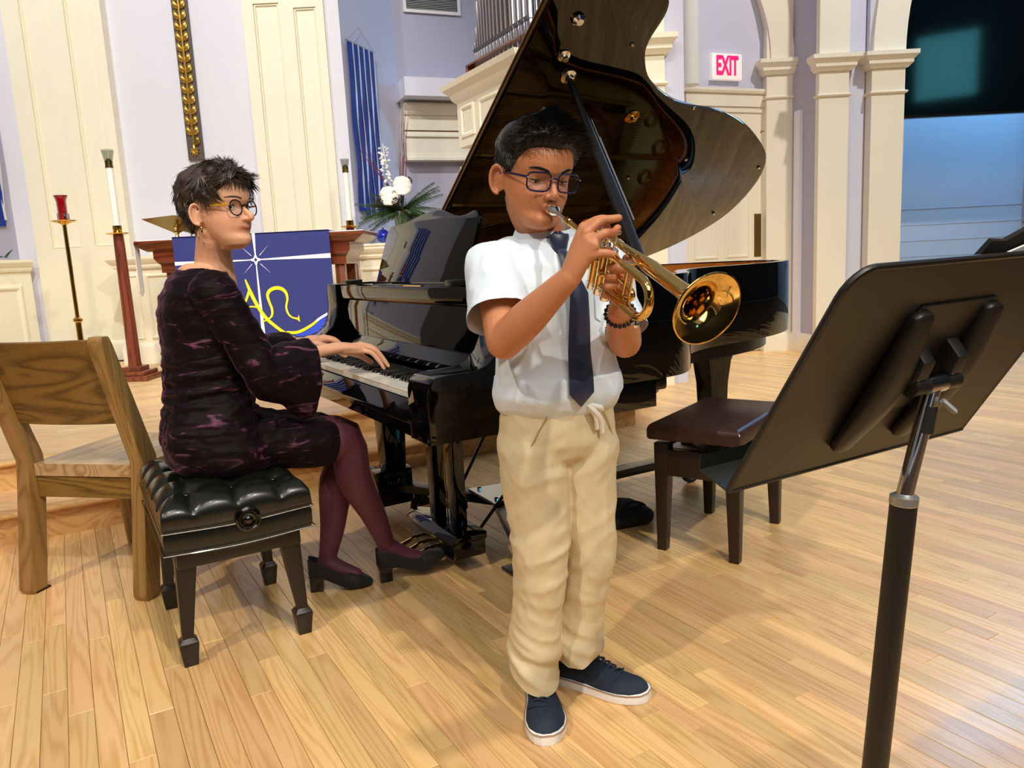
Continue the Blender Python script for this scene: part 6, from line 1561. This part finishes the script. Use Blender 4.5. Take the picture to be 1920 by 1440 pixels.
# ------------------------------------------------------------------ trumpet
tp = thing('trumpet', 'gold lacquered trumpet with silver mouthpiece held by the boy', 'trumpet', TM)
def tb(name, pts, r, m_='lacquer_brass', sub=6, n=16, **k): b_ = nb(); tube(b_, [Q(*p) for p in pts], r, n=n, sub=sub, **k); return obj(name, b_, M[m_], tp, world=True)
b = nb(); lathe(b, [(.0085, .002), (.0118, -.001), (.0136, .001), (.0138, .005), (.0128, .010), (.0125, .018), (.0105, .026), (.006, .034), (.0048, .040), (.0042, .06), (.0048, .088), (.0052, .088)], Q(0, 0, 0), TTv, n=28); obj('mouthpiece', b, M['silver'], tp, world=True)
tb('lead_pipe', [(.074, 0, 0), (.12, 0, 0), (.25, 0, 0), (.34, 0, 0)], [.0068, .0060, .0060, .0062], sub=2)
b = nb(); lathe(b, [(.0068, 0), (.0078, .001), (.0078, .014), (.0068, .015)], Q(.074, 0, 0), TTv, n=20); lathe(b, [(.0072, 0), (.0080, .001), (.0080, .012), (.0072, .013)], Q(.255, 0, 0), TTv, n=20); obj('ferrule', b, M['lacquer_brass'], tp, world=True)
sl_ = [(.30, 0, 0), (.36, 0, 0)] + [(.362 + .034 * math.sin(t), 0, -.034 + .034 * math.cos(t)) for t in np.linspace(.2, PI - .2, 9)] + [(.36, 0, -.068), (.30, 0, -.068)]
tb('tuning_slide', sl_, .0080, sub=3)
tb('slide_tube', [(.31, 0, -.068), (.24, 0, -.068)], .0068, sub=1)
for a in (.335, .315):
    tb('slide_brace', [(a, 0, -.004), (a, 0, -.064)], .0022, sub=1, n=8)
b = nb(); lathe(b, [(.004, 0), (.006, .004), (.004, .010)], Q(.372, 0, -.076), -TU, n=12); obj('water_key', b, M['silver'], tp, world=True)
for i, a in enumerate((.170, .198, .226)):
    b = nb(); lathe(b, [(.0088, -.092), (.0088, -.012)], Q(a, .022, 0), TU, n=24); cas = obj('valve_casing', b, M['lacquer_brass'], tp, world=True)
    b = nb(); lathe(b, [(.005, -.105), (.0085, -.104), (.0098, -.100), (.0098, -.090), (.0088, -.089)], Q(a, .022, 0), TU, n=24); obj('valve_cap', b, M['silver'], tp, world=True); b = nb(); lathe(b, [(.0088, -.014), (.0098, -.013), (.0098, -.003), (.007, .000), (.003, .001)], Q(a, .022, 0), TU, n=24); obj('valve_cap', b, M['silver'], tp, world=True)
    hb_ = .013 if i == 1 else .031
    b = nb(); lathe(b, [(.0025, -.002), (.0025, hb_ - .003), (.0078, hb_ - .002), (.0085, hb_), (.0078, hb_ + .0022), (.004, hb_ + .0028)], Q(a, .022, 0), TU, n=24); obj('valve_button', b, M['silver'], tp, world=True)
# valve-to-valve and slide tubing
tb('first_valve_slide', [(.162, .022, -.045), (.120, .018, -.045), (.108, .018, -.055), (.120, .018, -.066), (.162, .022, -.066)], .0058)
tb('third_valve_slide', [(.234, .018, -.040), (.300, .016, -.040), (.322, .016, -.052), (.300, .016, -.064), (.234, .018, -.064)], .0058)
tb('second_valve_slide', [(.198, .028, -.048), (.198, .055, -.048), (.198, .062, -.058), (.198, .055, -.068), (.198, .028, -.068)], .0055)
tb('connector', [(.170, .022, -.030), (.184, .012, -.034), (.198, .022, -.038)], .0055); tb('connector', [(.198, .022, -.060), (.212, .012, -.056), (.226, .022, -.052)], .0055)
# bell: out of valve one, back round the bow, then forward along the far side
th_ = np.linspace(-PI / 2, PI / 2, 9)
bow = [(.165, .030, -.074), (.13, .038, -.076), (.105, .044, -.076)] + [(.092 - .036 * math.cos(t), .045, -.038 + .038 * math.sin(t)) for t in th_] + [(.11, .045, .0), (.16, .045, 0), (.25, .045, 0), (.33, .045, 0), (.38, .045, 0), (.42, .045, 0)]
nb_ = len(bow); rr2 = list(np.interp(np.linspace(0, 1, nb_), [0, .62, .72, .85, 1], [.0058, .0062, .0068, .0085, .0125])); rr2[-6:] = [.0064, .0068, .0078, .0096, .0118, .0150]
bp2 = [(a, .045, 0) for a in (.42, .435, .45, .462, .471, .478, .483, .487)]; br2 = [.0150, .0175, .0215, .0265, .0330, .0415, .0510, .0620]
b = nb(); tube(b, [Q(*p) for p in bow], rr2, n=24, sub=4); obj('bell_tube', b, M['lacquer_brass'], tp, world=True)
b = nb(); prof_ = cr([(r_, a - .42) for (a, _, _), r_ in zip(bp2, br2)], 4); po = [(p[0], p[1]) for p in prof_]; pi_ = [(p[0] - .0008, p[1] + .0003) for p in prof_[::-1]]
lathe(b, po + [(.0625, .0675), (.0625, .0690), (.0612, .0690)] + pi_ + [(.0138, -.10), (.006, -.2)], Q(.42, .045, 0), TTv, n=64, cap=False); obj('bell', b, M['lacquer_brass'], tp, world=True, angle=60)
b = nb(); R_ = [Q(.4875, .045, 0) + (TS * math.cos(t) + TU * math.sin(t)) * .0622 for t in np.linspace(0, 2 * PI, 49)]; tube(b, R_, .0012, n=8, sub=1); obj('bell_rim', b, M['lacquer_brass'], tp, world=True)
tb('bell_brace', [(.30, .0, 0), (.30, .045, 0)], .0022, sub=1, n=8); tb('bell_brace', [(.125, .0, 0), (.125, .045, 0)], .0022, sub=1, n=8)
b = nb(); tube(b, [Q(.245, -.006, .004) + (TU * math.cos(t) + TTv * math.sin(t)) * .010 + TU * .012 for t in np.linspace(.5, 5.4, 12)], .0018, n=8, sub=2); obj('finger_hook', b, M['lacquer_brass'], tp, world=True)
# ------------------------------------------------------------------ the pianist
wo = person('woman in dark crushed velvet dress seated at the piano', (-.90, 2.24, 0))
wf = Vector((.92, -.38, .02)).normalized()
wh = Head((0, 0, 0), wf, (-.05, .02, 1), .222, .96, 1.08, .92)
wh.o = Vector((-.790, 2.205, 1.122)); wh.ef = .0026
def DV(x, y, z): v = V * x + U * y; return Vector((v.x, v.y, z))
WC = Vector((-.885, 2.235, 0))
def Wp(x, y, z): return WC + DV(x, y, z)          # x towards the piano, y towards the bass
def wsec(cx, z, hx_, hy_, n_=40, p=2.2, tilt=0):
    r_ = []
    for j in range(n_):
        a = 2 * PI * j / n_; ca, sa = math.cos(a), math.sin(a); ca = math.copysign(abs(ca) ** (2 / p), ca); sa = math.copysign(abs(sa) ** (2 / p), sa); r_.append(Wp(cx + hx_ * ca, hy_ * sa, z + tilt * hx_ * ca))
    return r_
sR = Wp(.012, -.150, 1.010); sL = Wp(.012, .150, 1.010)
eRw = Vector((-.700, 2.150, .790)); wrRw = Vector((-.566, 2.315, .812)); 
eLw = Wp(.13, .22, .79); wrLw = P0 + V * -.06 + U * .86 + Vector((0, 0, .80))
hipR = Wp(.0, -.085, .575); hipL = Wp(.0, .085, .575)
kneeR = Vector((-.545, 2.385, .505)); ankRw = Vector((-.452, 2.505, .105))
kneeL = Vector((-.560, 2.520, .500)); ankLw = Vector((-.650, 2.450, .085))
b = nb(); wh.build(b, nose=1.45, cheek=.9, eye_t=.5, lid=False, smile=.0035, lip=.5); lids(b, wh, .5, 20, -28)
nk = Wp(.045, 0, 1.065); hb = wh.w(0, -.030, .045)
limb(b, [nk - Vector((0, 0, .05)), nk.lerp(hb, .3), nk.lerp(hb, .7), hb, wh.w(0, -.03, .10)], [.062, .052, .049, .050, .050])
loft(b, [wsec(.0, z, a, c_, 32) for z, a, c_ in ((.52, .10, .13), (.70, .085, .11), (.85, .09, .12), (.96, .095, .145), (1.02, .085, .150), (1.05, .065, .115), (1.078, .048, .070), (1.09, .03, .04))], True, True)
# collar bones and throat tendons
for s_ in (-1, 1): limb(b, [nk + DV(.03, 0, -.035), Wp(.055, s_ * .07, 1.035), Wp(.03, s_ * .13, 1.035)], [.012, .010, .012]); limb(b, [wh.w(s_ * .045, -.02, .05), nk.lerp(wh.w(0, 0, 0), .4) + DV(.02, s_ * -.02, 0), nk + DV(.035, s_ * .012, -.02)], [.012, .010, .008])
limb(b, [sR, sR.lerp(eRw, .5), eRw], [.050, .040, .034]); limb(b, [eRw, eRw.lerp(wrRw, .4), wrRw.lerp(eRw, .12), wrRw], [.034, .033, .024, .022], rb=[.034, .031, .020, .018], side=U)
limb(b, [sL, sL.lerp(eLw, .5), eLw], [.050, .040, .034]); limb(b, [eLw, eLw.lerp(wrLw, .4), wrLw], [.034, .033, .022])
def hand_on_keys(bm, wr, u0, sg):
    """flat-arched hand; sg = +1 when the thumb is towards the bass side (right hand)"""
    def K(u_, v_, z): p = P0 + U * (u0 + u_) + V * v_; return Vector((p.x, p.y, z))
    kn_ = [K(sg * .030, .018, .808), K(sg * .009, .026, .812), K(-sg * .013, .022, .808), K(-sg * .033, .010, .798)]
    c_ = K(0, .012, .803)
    tube(bm, [wr, wr.lerp(c_, .5) + Vector((0, 0, .006)), c_], [.023, .034, .040], n=20, sub=4, side=U, rb=[.018, .017, .014], round_=True)
    tips = [(.036, .095, .755), (.010, .108, .752), (-.016, .102, .750), (-.042, .078, .748)]; r_ = [.0092, .0095, .0090, .0080]
    for k_, (tu, tv, tz), rr_ in zip(kn_, tips, r_):
        limb(bm, [wr.lerp(k_, .5), k_], [.010, rr_ + .001]); e_ = K(sg * tu, tv, tz); mid = k_.lerp(e_, .45) + Vector((0, 0, .014)); m2 = k_.lerp(e_, .78) + Vector((0, 0, .004))
        finger(bm, [k_, mid, m2, e_ - Vector((0, 0, .012))], rr_, rr_ - .0022)
    finger(bm, [wr.lerp(c_, .35) + U * sg * .018, K(sg * .055, .020, .780), K(sg * .068, .050, .765), K(sg * .070, .078, .742)], .012, .0085)
    return K
uR = (Vector((-.450, 2.42, 0)) - P0).dot(U); uL = .90
hand_on_keys(b, wrRw, .490, 1); hand_on_keys(b, wrLw, .90, -1)
limb(b, [hipR, kneeR, ankRw], [.060, .034, .020]); limb(b, [hipL, kneeL, ankLw], [.060, .034, .020])
me = fuse(b, .0028, 3, .45); tint_face(me, wh, (.72, .40, .40)); link('body', me, M['womanskin'], wo, world=True, angle=None)
eyes(wh, wo, .5, .08, .45)
obj('eyelashes', lash_line(wh, .5, 20, .0009), M['lash'], wo, world=True); obj('eyebrows', brow(wh, .60, .625, r=.0018), M['womanhair'], wo, world=True)
# tights over the legs
b = nb()
limb(b, [hipR.lerp(kneeR, .45), hipR.lerp(kneeR, .8), kneeR + Vector((.012, .008, .0)), kneeR.lerp(ankRw, .3) + Vector((-.010, -.006, 0)), kneeR.lerp(ankRw, .65), ankRw.lerp(kneeR, .08), ankRw], [.072, .062, .055, .056, .042, .031, .031], n=28)
limb(b, [ankRw, ankRw + Vector((.05, .015, -.035)), Vector((-.345, 2.530, .050)), Vector((-.300, 2.545, .045))], [.034, .032, .027, .022], n=20)
limb(b, [ankRw + Vector((.012, .005, 0)), ankRw + Vector((-.008, -.006, -.045))], [.028, .024], n=16)
limb(b, [hipL.lerp(kneeL, .45), kneeL, kneeL.lerp(ankLw, .35) + Vector((-.012, -.004, 0)), kneeL.lerp(ankLw, .7), ankLw.lerp(kneeL, .08), ankLw], [.072, .054, .056, .042, .031, .030], n=28)
limb(b, [ankLw, ankLw + Vector((.05, .0, -.03)), Vector((-.555, 2.446, .040))], [.032, .030, .024], n=20)
me = fuse(b, .004, 3); o = link('tights', me, M['tights'], wo, world=True, angle=None)
# dress
b = nb()
loft(b, [wsec(cx_2, z, a, c_, 44, tilt=tl) for cx_2, z, a, c_, tl in ((.02, .497, .135, .175, 0), (.01, .52, .150, .195, 0), (.005, .57, .150, .195, 0), (-.005, .64, .132, .175, 0), (-.012, .72, .112, .140, 0), (-.005, .80, .110, .138, 0), (.0, .88, .116, .148, 0), (.0, .95, .118, .162, 0), (.0, 1.0, .106, .168, 0), (.002, 1.035, .085, .150, -.05), (.01, 1.060, .070, .115, -.12), (.02, 1.078, .060, .085, -.2))], True, True)
hR2 = hipR + Vector((0, 0, .01)); tgt = kneeR.lerp(hipR, .20)
limb(b, [hR2 - V * .06, hR2.lerp(tgt, .5), tgt + Vector((0, 0, .004))], [.088, .086, .080], rb=[.085, .080, .074], n=28); 
tgL = kneeL.lerp(hipL, .22); limb(b, [hipL - V * .06, hipL.lerp(tgL, .5), tgL], [.088, .086, .078], rb=[.085, .080, .072], n=28)
limb(b, [hR2.lerp(hipL, .5), tgt.lerp(tgL, .5)], [.08, .07], n=20)
# close upper sleeves and wide bell cuffs
limb(b, [sR + Vector((0, 0, -.004)), sR.lerp(eRw, .4), sR.lerp(eRw, .75)], [.062, .056, .054], n=28)
limb(b, [sL + Vector((0, 0, -.004)), sL.lerp(eLw, .4), sL.lerp(eLw, .75)], [.062, .056, .054], n=28)
limb(b, [sR, nk + Vector((-.02, -.02, -.03))], [.050, .040]); limb(b, [sL, nk + Vector((-.02, .02, -.03))], [.050, .040])
me = fuse(b, .0048, 4, .5)
wrinkle(me, .010, (6, 6, 24), 3, lambda p: 1.35 if .62 < p.z < .82 else .55); wrinkle(me, .0045, (20, 20, 46), 9, lambda p: 1.2 if .60 < p.z < .84 else .6)
dR = (tgt - hR2).normalized()
cut(me, [(nk + DV(-.01, 0, .000), DV(.10, 0, 1), .10), (tgt + dR * .03, dR, .13), (tgL + dR * .03, (tgL - hipL).normalized(), .12)])
dress = link('dress', me, M['velvet'], wo, world=True, angle=None); reg(dress, wo)
def bell_sleeve(sh, el, wr_, drop, name):
    a = sh.lerp(el, .55); end = wr_.lerp(el, .30); b_ = nb(); rings = []
    path = [(a, .050, .050, 0), (sh.lerp(el, .8), .055, .056, -.006), (el, .056, .066, -.016), (el.lerp(end, .35), .058, .085, -.034), (el.lerp(end, .7), .062, .108, -.056), (end, .066, .118, -.072)]
    d_ = (wr_ - el).normalized()
    for i, (c_, rx, rz, dz) in enumerate(path):
        T_ = ((el - sh).normalized() if i < 2 else ((el - sh).normalized() * .4 + d_ * .6).normalized() if i == 2 else d_); sd = T_.cross(Vector((0, 0, 1))).normalized(); up2 = sd.cross(T_).normalized()
        if i >= 3: up2 = (up2 + T_ * .25 * (i - 2) / 3).normalized()
        ring = []
        for j in range(48):
            t = 2 * PI * j / 48; fold = (1 + .045 * (i / 5) ** 2 * math.sin(7 * t + i * .4)); ring.append(c_ + Vector((0, 0, dz)) + sd * rx * fold * math.cos(t) + up2 * rz * fold * math.sin(t))
        rings.append(ring)
    S = []
    for j in range(48):
        S.append(cr([tuple(r_[j]) for r_ in rings], 6))
    rr_ = [[Vector(S[j][i]) for j in range(48)] for i in range(len(S[0]))]
    loft(b_, rr_, True, False); me_ = bpy.data.meshes.new(name); bmesh.ops.recalc_face_normals(b_, faces=b_.faces[:]); b_.to_mesh(me_); b_.free()
    wrinkle(me_, .006, (14, 14, 26), 7)
    o_ = link(name, me_, M['velvet'], dress, world=True, angle=None); md = o_.modifiers.new('s', 'SOLIDIFY'); md.thickness = .003; return o_
bell_sleeve(sR, eRw, wrRw, 0, 'bell_sleeve'); bell_sleeve(sL, eLw, wrLw, 0, 'bell_sleeve')
# hair: short, tousled
random.seed(21)
def wl(ph, phi):
    d_ = math.degrees(ph); return float(np.interp(d_, [0, 20, 40, 55, 66, 78, 90, 102, 120, 150, 180], [.82, .82, .77, .70, .62, .56, .68, .62, .30, .18, .15]))
def wt(ph, t, phi): return .007 + .011 * max(0, min(1, (t - .45) / .35)) + .010 * max(0, -math.cos(ph)) * (1 if t > .4 else .4)
hair = obj('hair', haircap(wh, wl, wt, 8, .011), M['womanhair'], wo, world=True, angle=70); reg(hair, wo)
sp_ = [];  sg_ = []
for k in range(5200):
    phi = random.uniform(0, 2 * PI); ph = phi if phi <= PI else 2 * PI - phi; l = wl(ph, phi); t = l + (1 - l) * random.random() ** .8
    p, n_ = wh.surf(phi, t, 0); th = wt(ph, t, phi); L_ = random.uniform(.022, .046)
    cell = Vector((p.x * 30, p.y * 30, p.z * 30)); jit = Vector((noise.noise(cell), noise.noise(cell + Vector((9, 0, 0))), noise.noise(cell + Vector((0, 9, 0))))) * 1.6
    if t > .74: fl = Vector((0, .55, .10)) + jit
    elif ph < 1.2: fl = Vector((math.sin(phi) * .3, .35, -.8)) + jit * .6
    else: fl = Vector((math.sin(phi) * .25, -.25, -.75)) + jit * .7
    fl.normalize(); p1 = p + n_ * th * .8; fl = (fl - n_ * fl.dot(n_) * .85).normalized(); p2 = p1 + (fl * .9 + n_ * .16) * L_ * .45; p3 = p2 + (fl - n_ * .12 + jit * .25) * L_ * .38; p4 = p3 + (fl * .7 + jit * .5 - n_ * .15) * L_ * .25
    (sp_ if random.random() > .10 else sg_).append([p + n_ * th * .4, p1, p2, p3, p4])
for k in range(150):   # fringe
    x = random.uniform(-.05, .05); phi = math.asin(max(-.95, min(.95, x / .068))); p, n_ = wh.surf(phi % (2 * PI), .80, 0); p1 = p + n_ * .012; L_ = random.uniform(.018, .036); dx = random.uniform(-.3, .3)
    sp_.append([p, p1, p1 + Vector((dx * .3, .25, -.6)) * L_ * .6, p1 + Vector((dx, .10, -1.3)) * L_ * .8])
obj('hair_strands', strands(wh, sp_, .0013), M['womanhair'], hair, world=True, smooth=False)['kind'] = 'stuff'
obj('grey_strands', strands(wh, sg_, .0012), M['womanhair_grey'], hair, world=True, smooth=False)['kind'] = 'stuff'
glasses(wh, wo, .5, 'round', M['blackframe'], M['yellowframe'])
er = thing('earring', 'pale gold drop earring on the seated woman', 'earring', wh.w(.072, -.004, .33 * wh.H))
b = nb(); tube(b, [wh.w(.074, -.004, .335 * wh.H), wh.w(.077, .0, .31 * wh.H), wh.w(.076, .0, .28 * wh.H)], .0009, n=6); obj('hook', b, M['gold_ear'], er, world=True)
b = nb(); ball(b, wh.w(.076, 0, .265 * wh.H), .0035, (1, 1, 1.6), wh.R, 10, 8); ball(b, wh.w(.076, 0, .235 * wh.H), .0042, (.6, .6, 2.0), wh.R, 10, 8); obj('drop', b, M['gold_ear'], er, world=True)
# court shoes with block heels
def pump(heel, toe, label, tilt):
    heel = Vector(heel); toe = Vector(toe); X = toe - heel; L_ = X.length; t_ = thing('shoe', label, 'shoe', heel, math.atan2(X.y, X.x))
    Lh = Vector((X.x, X.y, 0)).length; k = [(0, .018), (.05, .026), (.15, .029), (.3, .027), (.45, .030), (.62, .038), (.78, .037), (.90, .027), (.97, .015), (1.0, .004)]
    hz = lambda x: float(np.interp(x, [0, .25, .45, .62, 1], [.048, .044, .022, .008, .006 + tilt])) + tilt * x * .6
    def w_(x): return float(np.interp(x, [p[0] for p in k], [p[1] for p in k]))
    b_ = nb(); rows = []
    for x in np.linspace(0, 1, 28):
        z = hz(x); rows.append([(x * Lh, -w_(x), z), (x * Lh, w_(x), z), (x * Lh, w_(x), z + .006), (x * Lh, -w_(x), z + .006)])
    loft(b_, rows, True, True); obj('sole', b_, M['patent'], t_)
    b_ = nb(); tp_ = lambda x: float(np.interp(x, [0, .12, .3, .5, .58, .66, .8, 1], [.064, .055, .040, .036, .042, .046, .036, .010]))
    rows = []
    for x in np.linspace(0, 1, 32):
        z0 = hz(x) + .004; h = tp_(x); wd = w_(x); opening = x < .60
        ring = []
        for j in range(17):
            a = PI * j / 16; ca, sa = math.cos(a), math.sin(a)
            if opening: yy = wd * (1 if ca > 0 else -1) * (1 - .10 * (abs(j - 8) / 8 < .3)); zz = z0 + h * (1 - abs(ca)) if False else z0 + h * min(1, sa * 1.3)
            else: yy = wd * math.copysign(abs(ca) ** .8, ca); zz = z0 + h * sa ** .9
            if opening: yy = wd * ca / max(abs(ca), .55) if abs(ca) > .02 else 0
            ring.append((x * Lh, yy, zz))
        rows.append(ring)
    if True:
        rows2 = []
        for x, ring in zip(np.linspace(0, 1, 32), rows):
            if x < .60:
                wd = w_(x); z0 = hz(x) + .004; h = tp_(x); left = [(x * Lh, -wd, z0), (x * Lh, -wd * 1.02, z0 + h * .5), (x * Lh, -wd * .92, z0 + h)]; right = [(q[0], -q[1], q[2]) for q in left[::-1]]
                inn_ = [(x * Lh, wd * .82, z0 + h), (x * Lh, wd * .88, z0 + .004), (x * Lh, -wd * .88, z0 + .004), (x * Lh, -wd * .82, z0 + h)]
                rows2.append(right[::-1][::-1] + right[:0] + [] if False else [left[0], left[1], left[2], inn_[3], inn_[2], inn_[1], inn_[0], right[0], right[1], right[2]])
            else:
                wd = w_(x); z0 = hz(x) + .004; h = tp_(x); rows2.append([(x * Lh, -wd, z0), (x * Lh, -wd * .98, z0 + h * .45), (x * Lh, -wd * .8, z0 + h * .8), (x * Lh, -wd * .5, z0 + h * .97), (x * Lh, -wd * .18, z0 + h), (x * Lh, wd * .18, z0 + h), (x * Lh, wd * .5, z0 + h * .97), (x * Lh, wd * .8, z0 + h * .8), (x * Lh, wd * .98, z0 + h * .45), (x * Lh, wd, z0)])
        loft(b_, rows2, True, True)
    obj('upper', b_, M['shoeblack'], t_, angle=60)
    b_ = nb(); loft(b_, [[(x, y * s2, z) for x, y in ((.002, -.022), (.045, -.022), (.045, .022), (.002, .022))] for z, s2 in ((0, .95), (.048, 1.05))], True, True); obj('heel', b_, M['patent'], t_, bevel=.004)
pump((-.485, 2.470, 0), (-.262, 2.560, 0), 'black pump on the woman right foot resting on the pedal', .030)
pump((-.705, 2.425, 0), (-.500, 2.452, 0), 'black pump on the woman left foot, flat on the floor', .0)
